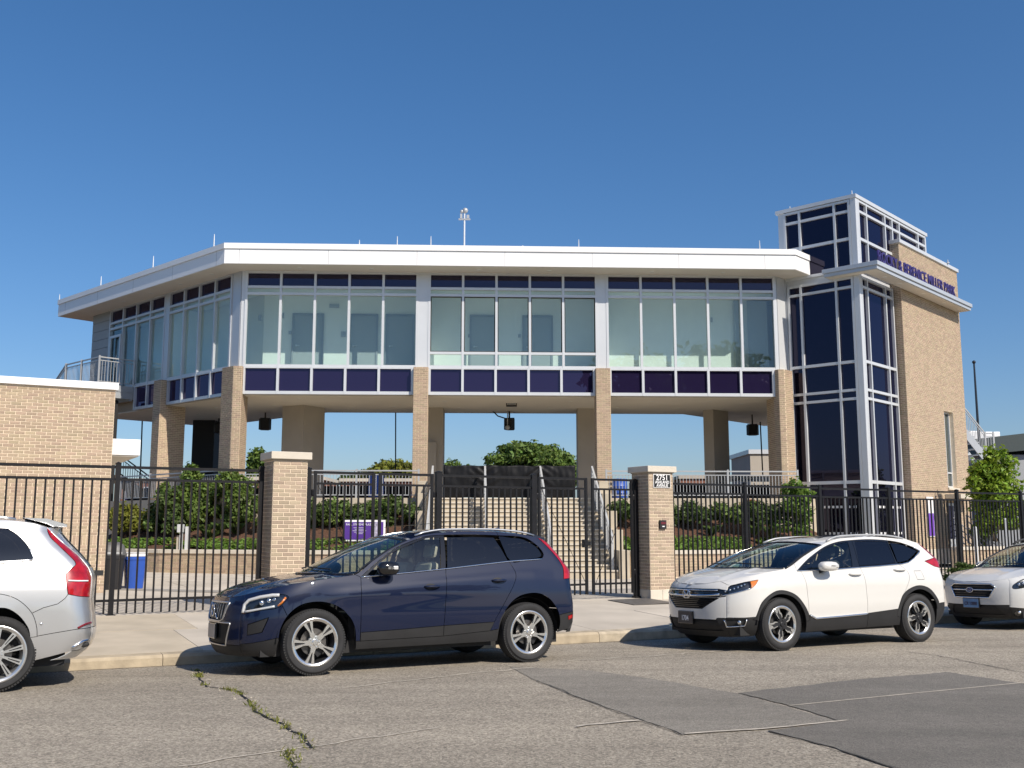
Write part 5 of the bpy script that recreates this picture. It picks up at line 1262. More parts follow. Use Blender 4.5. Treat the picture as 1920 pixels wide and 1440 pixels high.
class Car:
    def __init__(s, root, W, xf, xr, zb, an=.8, ar=.5, n=2.5, nr=2.8, crease=None):
        s.root = root; s.W = Curve1(W); s.xf = Curve1(xf); s.xr = Curve1(xr); s.zb = Curve1(zb); s.an, s.ar, s.n, s.nr = an, ar, n, nr; s.crease = crease
        s.shell = MB()
    def Y(s, x, z):
        w_ = s.W(z)
        e = (s.an-(x-s.xf(z)))/s.an
        if e > 0: w_ *= max(0, 1-min(1, e)**s.n)**(1/s.n)
        e = (s.ar-(s.xr(z)-x))/s.ar
        if e > 0: w_ *= max(0, 1-min(1, e)**s.nr)**(1/s.nr)
        if s.crease:
            zc, amp, x0, x1 = s.crease
            q = (z-zc(x))/.045; f = max(0, min(1, (x-x0)/.3))*max(0, min(1, (x1-x)/.3)); w_ += amp*f*(math.exp(-q*q) if q > 0 else math.exp(-q*q/9))
        return w_
    def side(s, x, z): return (x, -s.Y(x, z), z)
    def front(s, y, z): w_ = s.W(z); return (s.xf(z)+s.an*(1-max(0, 1-min(1, abs(y)/w_)**s.n)**(1/s.n)), y, z)
    def rear(s, y, z): w_ = s.W(z); return (s.xr(z)-s.ar*(1-max(0, 1-min(1, abs(y)/w_)**s.nr)**(1/s.nr)), y, z)
    def yb(s, x): return s.Y(x, s.zb(x))
    def patch(s, lines, seeds, mp, inward, step=.035, gap=.0032, mirror=False, dens=.025):
        P, E, key = [], [], {}
        def vid(p):
            k = (round(p[0], 4), round(p[1], 4))
            if k not in key: key[k] = len(P); P.append(Vector(k))
            return key[k]
        for pl in lines:
            q = [vid(p) for p in resample(pl, dens)]; E += [(a, b) for a, b in zip(q[:-1], q[1:]) if a != b]
        nb = len(P); A = np.array([(p.x, p.y) for p in P])
        x0, y0 = A.min(0); x1, y1 = A.max(0); r = 0
        for yy in np.arange(y0+step*.4, y1, step*.87):
            r += 1
            for xx in np.arange(x0+(step/2 if r % 2 else 0), x1, step):
                if ((A[:, 0]-xx)**2+(A[:, 1]-yy)**2).min() > (step*.45)**2: P.append(Vector((xx, yy)))
        v, e, f, ov, oe, of = delaunay_2d_cdt(P, E, [], 0, 1e-5)
        cons = {tuple(sorted(ed)) for ed, o_ in zip(e, oe) if o_}
        adj = {}
        for i, t in enumerate(f):
            for a, b in ((t[0], t[1]), (t[1], t[2]), (t[2], t[0])): adj.setdefault(tuple(sorted((a, b))), []).append(i)
        reg = [-1]*len(f); nr_ = 0
        for i in range(len(f)):
            if reg[i] >= 0: continue
            st = [i]; reg[i] = nr_
            while st:
                c = st.pop(); t = f[c]
                for a, b in ((t[0], t[1]), (t[1], t[2]), (t[2], t[0])):
                    k = tuple(sorted((a, b)))
                    if k in cons: continue
                    for j in adj[k]:
                        if reg[j] < 0: reg[j] = nr_; st.append(j)
            nr_ += 1
        inv = Vector(inward); out = {}
        def inside(t, p):
            a, b, c = v[t[0]], v[t[1]], v[t[2]]; d = [(b-a).cross(p-a), (c-b).cross(p-b), (a-c).cross(p-c)]; return min(d) >= -1e-12 or max(d) <= 1e-12
        done = set(); objs = []
        for sd_ in seeds:
            x, z, name, m = sd_[:4]; opt = sd_[4] if len(sd_) > 4 else {}
            p = Vector((x, z)); ri = None
            for i, t in enumerate(f):
                if inside(t, p): ri = reg[i]; break
            if ri is None or ri in done: print('seed problem', s.root.name, name, x, z, 'outside' if ri is None else 'dup'); continue
            done.add(ri)
            tris = [f[i] for i in range(len(f)) if reg[i] == ri]
            # outer boundary shrink
            bed = {}
            for t in tris:
                for a, b in ((t[0], t[1]), (t[1], t[2]), (t[2], t[0])):
                    k = tuple(sorted((a, b))); bed[k] = None if k in bed else (a, b, t)
            bed = {k: q for k, q in bed.items() if q}; sh = {}
            g_ = opt.get('gap', gap)
            for a, b, t in bed.values():
                c = (v[t[0]]+v[t[1]]+v[t[2]])/3; d = v[b]-v[a]; nn = Vector((-d.y, d.x)); nn.normalize()
                if nn.dot(c-v[a]) < 0: nn = -nn
                for k in (a, b): sh[k] = sh.get(k, Vector((0, 0)))+nn
            ids = sorted({i for t in tris for i in t}); loc = {k: i for i, k in enumerate(ids)}
            off = opt.get('off', 0.0); kind = opt.get('kind', 'panel')
            pos = []
            for k in ids:
                q = v[k].copy()
                if k in sh and sh[k].length > 1e-6: q += sh[k].normalized()*g_
                pos.append(Vector(mp(q.x, q.y))-inv*off)
            fl = [tuple(loc[i] for i in t) for t in tris]
            n0 = sum(((pos[t[1]]-pos[t[0]]).cross(pos[t[2]]-pos[t[0]]) for t in fl), Vector((0, 0, 0)))
            flip = n0.dot(inv) > 0
            if flip: fl = [t[::-1] for t in fl]
            for sg in ((1, -1) if mirror else (1,)):
                def mk(nm, mt, dep, rim, parent, shrinkz=0):
                    g = MB(); pp = [p+inv*dep for p in pos]; ff = list(fl)
                    if rim:
                        n_ = len(pp); bl = {}
                        for a, b, t in bed.values():
                            for k in (a, b):
                                if k not in bl: bl[k] = len(pp); pp.append(pp[loc[k]]+inv*rim)
                            # orient rim with the triangle winding
                            tt = [loc[i] for i in t]; tt = tt[::-1] if flip else tt
                            la, lb = loc[a], loc[b]
                            i = tt.index(la); fwd = tt[(i+1) % 3] == lb
                            A_, B_ = (a, b) if fwd else (b, a)
                            ff.append((loc[A_], bl[A_], bl[B_], loc[B_]))
                    if sg < 0: pp = [Vector((p.x, -p.y, p.z)) for p in pp]; ff = [q[::-1] for q in ff]
                    g.add(pp, ff); return g.build(nm, mt, parent, smooth=True, auto=38)
                if kind == 'glass': o = mk(name, m, .004, 0, s.root)
                elif kind == 'lens':
                    o = mk(name, opt['inner'], opt.get('depth', .05), 0, s.root); c = mk('cover', m, .0, 0, o)
                else: o = mk(name, m, 0, opt.get('rim', .016), s.root)
                if opt.get('label'): o['label'] = opt['label']
                objs.append((name, o))
                if kind == 'panel' and not opt.get('noshell'):
                    n_ = len(s.shell.v); pp = [p+inv*(.017+off) for p in pos]; ff = fl
                    if sg < 0: pp = [Vector((p.x, -p.y, p.z)) for p in pp]; ff = [q[::-1] for q in ff]
                    s.shell.add(pp, ff)
        return objs
    def on_side(s, x, z, sg=-1, out=0.0): return Vector((x, sg*(s.Y(x, z)+out), z))
    def side_tube(s, name, pl, r, m, out=.0, both=True, n=6, sq=None):
        for sg in ((-1, 1) if both else (-1,)):
            pts = [s.on_side(x, z, sg, out) for x, z in resample(pl, .05)]; g = MB(); g.tube(pts, r, n); g.build(name, m, s.root, smooth=True)
    def wheel(s, x, y, r, rim_r, w_, style, sg, m_face):
        t = bpy.data.objects.new('wheel', None); COL.objects.link(t); t.parent = s.root; t.location = (x, y*sg, r); t.rotation_euler = (0, random.uniform(0, 1.2), 0 if sg < 0 else math.pi); t.empty_display_size = .1
        key = (style, r, rim_r)
        if key not in s.__class__.cache: s.__class__.cache[key] = s.wheel_meshes(r, rim_r, w_, style, m_face)
        for nm, me in s.__class__.cache[key]:
            inst(nm, me, t)
    cache = {}
    def wheel_meshes(s, r, R, w_, style, m_face):
        out = []
        # tyre: y=0 is the outer face plane, +y goes inward
        g = MB(); pr_ = [(R-.012, w_*.12), (R+.004, .004), (R+.02, -.004), (R+(r-R)*.35, -.012), (R+(r-R)*.62, -.010), (r-.028, .004), (r-.010, .020), (r-.002, .034), (r, .055), (r, w_*.30), (r-.009, w_*.305), (r-.009, w_*.34), (r, w_*.345), (r, w_*.48), (r-.009, w_*.485), (r-.009, w_*.52), (r, w_*.525), (r, w_*.66), (r-.009, w_*.665), (r-.009, w_*.70), (r, w_*.705), (r, w_-.055), (r-.010, w_-.02), (r-.03, w_), (R, w_)]
        g.lathe(pr_, 56, 'y')
        for k in range(76):
            a = 2*math.pi*k/76; ca, sa = math.cos(a), math.sin(a); e = Vector((ca, 0, sa)); tt = Vector((-sa, 0, ca))
            for y0, y1, rr0, rr1 in ((.010, .05, r-.024, r-.0035),):
                g.obox(e*rr0+tt*-.009+Vector((0, y0, 0)), tt*.018, Vector((0, y1-y0, 0)), e*(rr1-rr0))
        me = g.mesh('tyre', True); me.materials.append(M['rubber']); me.set_sharp_from_angle(angle=rad(40)); out.append(('tyre', me))
        g = MB(); g.lathe([(R-.004, .002), (R-.018, .006), (R-.026, .02), (R-.045, .05), (R-.06, w_*.8)], 48, 'y'); g.lathe([(R-.004, .002), (R+.006, .0), (R+.006, .012)], 48, 'y'); me = g.mesh('rim', True); me.materials.append(M['rim_dark'] if style != 'x90' else M['wheel_silver']); out.append(('rim', me))
        g = MB(); g.lathe([(R-.030, .012), (R-.012, -.001), (R+.005, -.004), (R+.009, .004)], 56, 'y'); me = g.mesh('rim_lip', True); me.materials.append(m_face); out.append(('rim_lip', me))
        g = MB(); g.lathe([(.001, .09), (.15, .09), (.15, .075), (.07, .075), (.06, .04), (.001, .04)], 32, 'y'); me = g.mesh('brake_disc', True); me.materials.append(M['disc']); me.set_sharp_from_angle(angle=rad(40)); out.append(('brake_disc', me))
        g = MB(); g.lathe([(.001, .16), (R-.03, .16)], 32, 'y'); me = g.mesh('wheel_back', False); me.materials.append(M['dark']); out.append(('wheel_back', me))
        g = MB(); g.obox((.09, .055, -.07), (.07, 0, 0), (0, .06, 0), (0, 0, .14)); me = g.mesh('brake_caliper'); me.materials.append(M['rim_dark']); out.append(('brake_caliper', me))
        def pol(r_, a): return (r_*math.cos(a), r_*math.sin(a))
        T0 = lambda d0: (lambda x, y, z: (x, z, y))
        face, dark = MB(), MB()
        def prism_xz(mb, poly, y0, y1):
            ar_ = sum(poly[i][0]*poly[(i+1) % len(poly)][1]-poly[(i+1) % len(poly)][0]*poly[i][1] for i in range(len(poly)))
            if ar_ > 0: poly = poly[::-1]
            # map (x,z) -> (x,y,z); CCW reversed so outside faces -y
            mb.prism(poly[::-1], y0, y1, lambda x, y, z: (x, z, y)); n_ = len(mb.f)
        if style == 'x60':
            for k in range(5):
                a = 2*math.pi*k/5+math.pi/2
                for sg in (-1, 1):
                    prism_xz(face, [pol(.045, a), pol(.072, a+sg*.42), pol(.13, a+sg*.175), pol(R-.03, a+sg*.235), pol(R-.015, a+sg*.235), pol(R-.015, a+sg*.085), pol(.135, a+sg*.052), pol(.11, a)], .006, .04)
                prism_xz(dark, [pol(.10, a-.05), pol(R-.02, a-.09), pol(R-.02, a+.09), pol(.10, a+.05)], .022, .038)
        elif style == 'crv':
            for k in range(5):
                a = 2*math.pi*k/5+math.pi/2
                prism_xz(dark, [pol(.04, a-.5), pol(.10, a-.30), pol(.15, a-.10), pol(R-.02, a-.02), pol(R-.02, a+.42), pol(.15, a+.36), pol(.09, a+.30), pol(.04, a+.5)], .010, .04)
                # polished hook
                for poly in ([pol(.085, a-.28), pol(.135, a-.16), pol(.150, a-.02), pol(R-.02, a+.02), pol(R-.02, a-.09), pol(.165, a-.14), pol(.145, a-.27), pol(.10, a-.36)],
                             [pol(R-.018, a+.02), pol(R-.018, a+.30), pol(.165, a+.27), pol(.178, a+.10)], [pol(.09, a+.24), pol(.165, a+.27), pol(.18, a+.35), pol(.09, a+.34)]):
                    prism_xz(face, poly, .004, .02)
        elif style == 'x90':
            for k in range(10):
                a = 2*math.pi*k/10
                prism_xz(face, [pol(.05, a-.2), pol(.10, a-.13), pol(R-.02, a-.10), pol(R-.02, a+.10), pol(.10, a+.13), pol(.05, a+.2)], .008, .04)
                prism_xz(dark, [pol(.12, a-.03), pol(R-.04, a-.03), pol(R-.04, a+.03), pol(.12, a+.03)], .006, .01)
        hub = MB(); hub.lathe([(.001, -.002), (.026, -.002), (.032, .002), (.034, .012), (.075, .014), (.08, .04)], 28, 'y')
        for k in range(5):
            a = 2*math.pi*(k+.5)/5+math.pi/2; hub.lathe([(.001, .003), (.010, .004), (.011, .02)], 8, 'y', O=(.055*math.cos(a), 0, .055*math.sin(a)))
        for nm, g_, mm in (('spokes', face, m_face), ('spoke_inserts', dark, M['rim_dark']), ('hub', hub, m_face if style != 'crv' else M['rim_dark'])):
            if not g_.f: continue
            me = g_.mesh(nm); me.materials.append(mm); bm = bmesh.new(); bm.from_mesh(me); bmesh.ops.recalc_face_normals(bm, faces=bm.faces); bm.to_mesh(me); bm.free()
            out.append((nm, me))
        return out
M['rim_dark'] = mat('rim_dark', (.03, .03, .032), .45, .5); M['disc'] = mat('disc', (.16, .15, .14), .4, .9)
M['wheel_silver'] = mat('wheel_silver', (.62, .62, .61), .28, .85); M['wheel_polish'] = mat('wheel_polish', (.72, .71, .69), .2, .9)
M['chrome'] = mat('chrome', (.75, .76, .78), .08, 1.0); M['satin'] = mat('satin', (.6, .61, .62), .3, .9)
def paint(name, col, metal, rough=.35, flake=0.0):
    m = mat(name, col, rough, metal, .5, coat=1.0); b = m.node_tree.nodes['Principled BSDF']; N, L = m.node_tree.nodes, m.node_tree.links
    # road dust settles low on the body: thin, uneven film
    tc = N.new('ShaderNodeTexCoord'); no = N.new('ShaderNodeTexNoise'); no.inputs['Scale'].default_value = 3.0; no.inputs['Detail'].default_value = 6; L.new(tc.outputs['Object'], no.inputs['Vector'])
    mr = N.new('ShaderNodeMapRange'); mr.inputs['From Min'].default_value = .35; mr.inputs['From Max'].default_value = .8; mr.inputs['To Min'].default_value = .0; mr.inputs['To Max'].default_value = .035; L.new(no.outputs[0], mr.inputs['Value']); L.new(mr.outputs[0], b.inputs['Coat Roughness'])
    return m
M['navy'] = paint('navy', (.0026, .0072, .030), .0, .45); M['navy'].node_tree.nodes['Principled BSDF'].inputs['Specular IOR Level'].default_value = .15; M['pearl'] = paint('pearl', (.61, .60, .572), .0, .4); M['silver'] = paint('silver', (.60, .605, .61), .75, .32)
M['pearl2'] = paint('pearl2', (.58, .58, .565), .0, .4)
M['cladding'] = mat('cladding', (.015, .015, .016), .62, var=.15, vscale=6, bump=.1, bscale=300, bdist=.002)
M['gloss_black'] = mat('gloss_black', (.008, .008, .009), .12, coat=.5)
M['car_glass'] = glass_mat('car_glass', (.66, .76, .72), (.9, .95, 1), base=.04, gain=.95)
M['privacy'] = glass_mat('privacy', (.05, .055, .06), (.8, .9, 1), base=.03, gain=.9, opaque=((.006, .006, .008), .6))
M['lamp_clear'] = glass_mat('lamp_clear', (.92, .94, .95), (1, 1, 1), base=.04, gain=.9)
M['lamp_inner'] = mat('lamp_inner', (.62, .62, .61), .3, .3); M['lamp_dark'] = mat('lamp_dark', (.03, .032, .036), .25, .5)
M['amber'] = mat('amber', (.55, .16, .02), .2, coat=.8); M['tail_red'] = mat('tail_red', (.34, .006, .008), .18, coat=1.0, var=.3, vscale=14); M['tail_dark'] = mat('tail_dark', (.16, .004, .006), .15, coat=1.0)
M['seat_tan'] = mat('seat_tan', (.42, .38, .32), .7, var=.05); M['seat_dark'] = mat('seat_dark', (.05, .05, .052), .8, var=.1); M['cabin'] = mat('cabin', (.035, .035, .037), .8)
M['plate_face'] = mat('plate_face', (.45, .46, .48), .5)

def cabin(c, x0, hw, zs, seat_m, zf, roofz, L_, rows=2):
    """dashboard, steering wheel, seats, floor"""
    g = MB(); g.box(.35, L_-.25, -hw+.16, hw-.16, .22, .40); g.box(.45, x0-.15, -hw*.55, hw*.55, .40, .72); g.box(x0+.1, L_-.5, -hw+.12, hw-.12, .40, .62); g.box(L_-1.0, L_-.35, -hw*.55, hw*.55, .62, .88); g.build('underbody', M['dark'], c.root)
    g = MB(); g.prism([(x0-.25, .88), (x0+.55, .88), (x0+.5, .97), (x0+.25, 1.03), (x0-.22, .99)], -hw+.2, hw-.2, lambda x, y, z: (x, z, y)); g.build('dashboard', M['cabin'], c.root, bevel=.03)
    g = MB(); a = [Vector((x0+.62+.07*math.sin(t)*.9, -.37+.18*math.cos(t), .98+.17*math.sin(t))) for t in np.linspace(0, 2*math.pi, 25)[:-1]]; g.tube(a, .014, 6, close=True); g.bar((x0+.5, -.37, .93), (x0+.62, -.37, .98), .08, .05); g.build('steering_wheel', M['cabin'], c.root, smooth=True)
    for r in range(rows):
        xs = x0+.95+r*.88
        for y in (-.38, .38):
            t = bpy.data.objects.new('seat', None); COL.objects.link(t); t.parent = c.root; t.location = (xs, y, 0); t.empty_display_size = .1
            g = MB(); g.prism([(-.28, zs), (.18, zs-.03), (.22, zs+.08), (-.30, zs+.13)], -.24, .24, lambda x, y, z: (x, z, y)); g.build('cushion', seat_m, t, bevel=.05)
            g = MB(); g.prism([(.12, zs+.06), (.26, zs+.04), (.42, zs+.62), (.30, zs+.64)], -.23, .23, lambda x, y, z: (x, z, y)); g.build('backrest', seat_m, t, bevel=.05)
            g = MB(); g.prism([(.32, zs+.68), (.42, zs+.67), (.45, zs+.84), (.36, zs+.86)], -.13, .13, lambda x, y, z: (x, z, y)); g.build('headrest', seat_m, t, bevel=.04)
def wells(c, xs, r, hw):
    for x in xs:
        for sg in (-1, 1):
            g = MB(); k = 18; vs = []
            for i in range(k+1):
                a = math.pi*i/k
                for y in (hw-.03, hw-.42): vs.append((x+r*math.cos(a), sg*y, .36+r*math.sin(a)))
            vs2 = [(x, sg*(hw-.42), .36)]; n0 = len(vs)
            g.add(vs+vs2, [(i*2, i*2+1, i*2+3, i*2+2) for i in range(k)]+[(i*2+1, i*2+3, n0) for i in range(k)]); g.build('wheel_well', M['dark'], c.root)
def windshield(c, x0c, bow, x1, hw_base, m, name='windshield', crown=.05, wiper=True):
    """lofted glass between cowl and roof front edge"""
    ne, ns = 24, 12; vs = []; zt = c.zb(x1)
    yb0, yb1 = hw_base, c.yb(x1)-.03
    xb = x0c+bow; rows = []
    for j in range(ns+1):
        sct = j/ns
        for i in range(ne+1):
            e = -1+2*i/ne
            xa, xt = x0c+bow*e*e, x1-.10*(1-e*e)
            za = c.zb(min(xa, xb))+.045*(1-e*e)-.004 if True else 0
            za = c.zb(xb)*e*e+(c.zb(x0c)+.06)*(1-e*e)
            zz = zt+.055*(1-e*e)
            x = xa+(xt-xa)*sct; z = za+(zz-za)*sct+.03*math.sin(math.pi*sct); y = e*(yb0+(yb1-yb0)*sct); vs.append((x, y, z))
    n = ne+1; g = MB(); g.add(vs, [(j*n+i, (j+1)*n+i, (j+1)*n+i+1, j*n+i+1) for j in range(ns) for i in range(ne)]); o = g.build(name, m, c.root, smooth=True)
    # black frit border
    b = MB()
    for row in (0, ns):
        pts = [Vector(vs[row*n+i]) for i in range(n)]; b.tube(pts, .016, 5)
    for i in (0, ne):
        pts = [Vector(vs[j*n+i]) for j in range(ns+1)]; b.tube(pts, .014, 5)
    b.build('seal', M['gloss_black'], o, smooth=True)
    if wiper:
        for ya, yb_ in ((-.55, .0), (.05, .58)):
            g = MB(); pa = []
            for t in np.linspace(0, 1, 7):
                y = ya+(yb_-ya)*t; e = y/yb0; xa = x0c+bow*e*e; z = c.zb(xb)*e*e+(c.zb(x0c)+.06)*(1-e*e); pa.append((xa+.05+.05*t, y, z+.055+.02*t))
            g.tube(pa, .008, 5); g.build('wiper', M['dark'], c.root)
    return o
def mirror_part(c, x, z, ln, ht, dp, m, sg, signal=True, arm_z=-.05):
    y0 = c.Y(x, z-.05); t = MB(); n, k = 14, 8; vs = []
    for j in range(k+1):
        f = j/k; sc = (1-abs(2*f-1)**3.0)**(1/2.4)*.98+.02 if 0 < f < 1 else .35
        for i in range(n):
            a = 2*math.pi*i/n; ca, sa = math.cos(a), math.sin(a); q = (abs(ca)**3.2+abs(sa)**3.2)**(-1/3.2)
            vs.append((x+ln*(.5)*ca*q*sc*(1 if ca > 0 else .9), sg*(y0+.05+dp*f), z+ht/2*sa*q*sc))
    fs = [(j*n+i, j*n+(i+1) % n, (j+1)*n+(i+1) % n, (j+1)*n+i) for j in range(k) for i in range(n)]+[tuple(range(n))[::-1], tuple(k*n+i for i in range(n))]
    if sg < 0: fs = [q[::-1] for q in fs]
    t.add(vs, fs); o = t.build('mirror', m, c.root, smooth=True, auto=50)
    g = MB(); g.bar((x-.02, sg*(y0-.02), z+arm_z-ht*.3), (x, sg*(y0+.12), z-ht*.35), .08, .04); g.build('mirror_arm', M['gloss_black'], o)
    if signal: g = MB(); g.box(x-ln*.1, x+ln*.36, min(sg*(y0+.05+dp*.92), sg*(y0+.05+dp*1.0)), max(sg*(y0+.05+dp*.92), sg*(y0+.05+dp*1.0)), z-.015, z+.025); g.build('signal_lamp', M['lamp_inner'], o, bevel=.005)
    return o
def handle(c, x, z, m, sg, ln=.2, cup_shade=True):
    P = [c.on_side(x-ln/2+ln*t, z, sg, .004+.035*math.sin(math.pi*min(1, max(0, t*1.0)))**.5) for t in np.linspace(0, 1, 9)]
    g = MB(); g.tube(P, [.010, .014, .016, .016, .016, .016, .016, .014, .010], 8); o = g.build('handle', m, c.root, smooth=True)
    if cup_shade:  # flat dark disc on the door skin: shade of the hand cup put into colour
        g = MB(); k = 16; ctr = c.on_side(x-.02, z, sg, .0015); vs = [ctr]+[c.on_side(x-.02+.07*math.cos(a), z+.035*math.sin(a), sg, .0015) for a in np.linspace(0, 2*math.pi, k+1)[:-1]]
        fs = [(0, 1+i, 1+(i+1) % k) for i in range(k)]; fs = fs if sg < 0 else [f[::-1] for f in fs]; g.add(vs, fs); g.build('cup_shade', M['dark'], o)
def fin(c, x, m):
    z = c.zb(x)+.05; g = MB(); g.add([(x-.09, -.03, z), (x+.07, -.035, z), (x+.07, .035, z), (x-.09, .03, z), (x+.06, 0, z+.06), (x+.03, 0, z+.058)], [(0, 1, 4, 5), (2, 3, 5, 4), (1, 2, 4), (3, 0, 5)]); g.build('antenna_fin', m, c.root)
def roof_rails(c, x0, x1, m, lift=.015, r=.014):
    for sg in (-1, 1):
        pts = []
        for t in np.linspace(0, 1, 16):
            x = x0+(x1-x0)*t; e = min(1, 6*min(t, 1-t)); pts.append((x, sg*(c.yb(x)-.03), c.zb(x)+.02+lift*e**.5))
        g = MB(); g.tube(pts, r, 6); g.build('roof_rail', m, c.root, smooth=True)
def roof_patch(c, x0, x1, m, sun=None, crown=.055):
    B_ = [(x, c.yb(x)) for x in np.linspace(x0, x1, 30)]; lines = [[(x, -y) for x, y in B_], B_, [(x0, c.yb(x0)), (x0-.10, 0), (x0, -c.yb(x0))], [(x1, c.yb(x1)), (x1+.03, 0), (x1, -c.yb(x1))]]
    seeds = [(x1-.12, 0, 'roof', m, {'gap': .0})]
    mp = lambda x, y: (x, y, c.zb(max(x0-.1, x))+crown*(1-min(1, abs(y)/c.yb(x))**2.2))
    if sun: a, b, w_ = sun; lines.append([(a, -w_), (b, -w_), (b, w_), (a, w_), (a, -w_)]); seeds.append(((a+b)/2, 0, 'sunroof', M['gloss_black']))
    c.patch(lines, seeds, mp, (0, 0, -1), .08, dens=.05)
def hood_patch(c, x0, xb, bow, hwb, m, crown=.05):
    xs = np.linspace(x0, xb, 40); B_ = [(x, c.yb(x)) for x in xs]; k = 24
    cowl = [(xb-bow*(1-e*e), e*hwb) for e in np.linspace(-1, 1, k)]
    cowl[0] = (xb, -c.yb(xb)); cowl[-1] = (xb, c.yb(xb))
    cl2 = [(x-.045, y) for x, y in cowl]
    lines = [[(x, -y) for x, y in B_], B_, cowl]
    def mp(x, y):
        yb = max(.05, c.yb(x)); q = min(1, abs(y)/yb); z = c.zb(x)+crown*min(1, (x-x0)/.25+.15)*(1-q**2.2)
        rdg = .012*math.exp(-((abs(y)-.42-.1*x)/.05)**2)*min(1, max(0, (x-x0)/.3)); return (x, y, z+rdg)
    c.patch(lines, [((x0+xb-bow)/2, 0, 'hood', m, {'gap': .004})], mp, (0, 0, -1), .05, dens=.03)
def emblem_bar(c, y, z, parent_m): pass
def letters_on_front(c, body, y, z, size, m, sx=1.0):
    p = c.front(y, z); text_obj('plate_text', body, size, m, c.root, frame((p[0]-.030, y, z), (0, -1, 0), (0, 0, 1)), .002, 'CENTER', .001, sx)
def plate(c, y, z, w_, h_, face_m, body, ink, size, proud=.02):
    x = min(c.front(y-w_/2, z)[0], c.front(y+w_/2, z)[0], c.front(y, z)[0])-proud
    g = MB(); g.box(x-.004, x+.03, y-w_/2-.012, y+w_/2+.012, z-h_/2-.012, z+h_/2+.012); o = g.build('plate_frame', M['gloss_black'], c.root, bevel=.004)
    g = MB(); g.box(x-.008, x-.0045, y-w_/2, y+w_/2, z-h_/2, z+h_/2); f = g.build('number_plate', face_m, o)
    text_obj('lettering', body, size, ink, o, frame((x-.0095, y, z-.01), (0, -1, 0), (0, 0, 1)), .002, 'CENTER', .002, .8)
    return x
def car_root(name, label, u0, vc, rz=0.0):
    zc = road_z(u0+.9, vc); zr = road_z(u0+3.6, vc); pitch = math.atan2(zr-zc, 2.7); roll = math.atan2(road_z(u0+2, vc+.8)-road_z(u0+2, vc-.8), 1.6)
    t = thing(name, label, 'car', tuple(S(u0, vc, zc-math.tan(pitch)*.9)))
    t.rotation_euler = (Matrix.Rotation(TH+rz, 4, 'Z') @ Matrix.Rotation(-pitch, 4, 'Y') @ Matrix.Rotation(roll, 4, 'X')).to_euler(); return t

# ---------------------------------------------------------------- dark blue crossover
r = car_root('parked_car', 'dark blue five-door crossover parked at the kerb before the left gates', 2.75, 12.125)
zbk = [(.0, .86), (.10, .868), (.227, .905), (.404, .955), (.724, 1.022), (1.104, 1.074), (1.39, 1.108), (1.649, 1.271), (1.946, 1.434), (2.21, 1.538), (2.396, 1.583), (2.708, 1.615), (3.292, 1.622), (3.723, 1.596), (3.989, 1.550), (4.164, 1.47)]
c = Car(r, [(.15, .82), (.30, .895), (.45, .925), (.65, .945), (.85, .942), (1.0, .92), (1.10, .885), (1.25, .83), (1.4, .765), (1.55, .69), (1.65, .63), (1.75, .56)],
        [(.18, .12), (.28, .04), (.40, .005), (.60, .0), (.75, .02), (.86, .055), (.95, .12), (1.1, .3)],
        [(.25, 4.38), (.36, 4.47), (.50, 4.50), (.65, 4.50), (.85, 4.48), (1.0, 4.47), (1.1, 4.49), (1.25, 4.41), (1.45, 4.27), (1.6, 4.14)], zbk, .85, .24, 2.5, 3.0,
        crease=(Curve1([(1.1, .885), (2.565, 1.010), (3.6, 1.095)]), .012, 1.0, 4.1))
Bc = [(x, c.zb(x)) for x in np.linspace(.2, 4.164, 90)]
FXs = lambda z: c.xf(z)+.145
zf_ = np.linspace(.22, c.zb(.2), 16); fl_ = [(FXs(z), z) for z in zf_]; fl_[-1] = Bc[0]
rl_ = [(4.164, 1.47), (4.235, 1.36), (4.30, 1.25), (4.385, 1.175), (4.40, 1.10), (4.385, 1.02), (4.40, .88), (4.40, .62), (4.375, .46), (4.30, .39), (4.12, .345)]
bot = [(FXs(.22), .22), (.50, .225), (.53, .235), (1.40, .255), (1.42, .26), (3.257, .275), (3.30, .30), (4.08, .32), (4.12, .345)]
fa, ra = smooth_line([(.505, .20), (.522, .427), (.535, .527), (.581, .635), (.661, .727), (.766, .788), (.911, .812), (1.055, .799), (1.207, .738), (1.305, .652), (1.373, .558), (1.409, .432), (1.425, .20)]), smooth_line([(3.265, .20), (3.287, .499), (3.34, .612), (3.425, .723), (3.549, .809), (3.696, .846), (3.85, .843), (3.985, .787), (4.079, .694), (4.141, .59), (4.165, .444), (4.10, .25)])
hl_ = smooth_line([(.150, .69), (.175, .792), (.215, .842), (.32, .880), (.452, .905), (.53, .904), (.609, .877), (.559, .809), (.49, .753), (.323, .728)], 4, True)
fw = smooth_line([(1.547, 1.100), (1.74, 1.245), (1.935, 1.370), (2.181, 1.465), (2.386, 1.530), (2.572, 1.545)])+[(2.505, 1.168), (1.911, 1.118), (1.547, 1.100)]
rw = [(2.668, 1.550), (3.05, 1.558), (3.334, 1.550), (3.40, 1.42), (3.469, 1.245), (3.0, 1.203), (2.596, 1.172), (2.668, 1.550)]
qw = smooth_line([(3.385, 1.545), (3.60, 1.546), (3.754, 1.530), (3.912, 1.444), (3.978, 1.345), (3.94, 1.295), (3.72, 1.268), (3.505, 1.250)], 4, True)
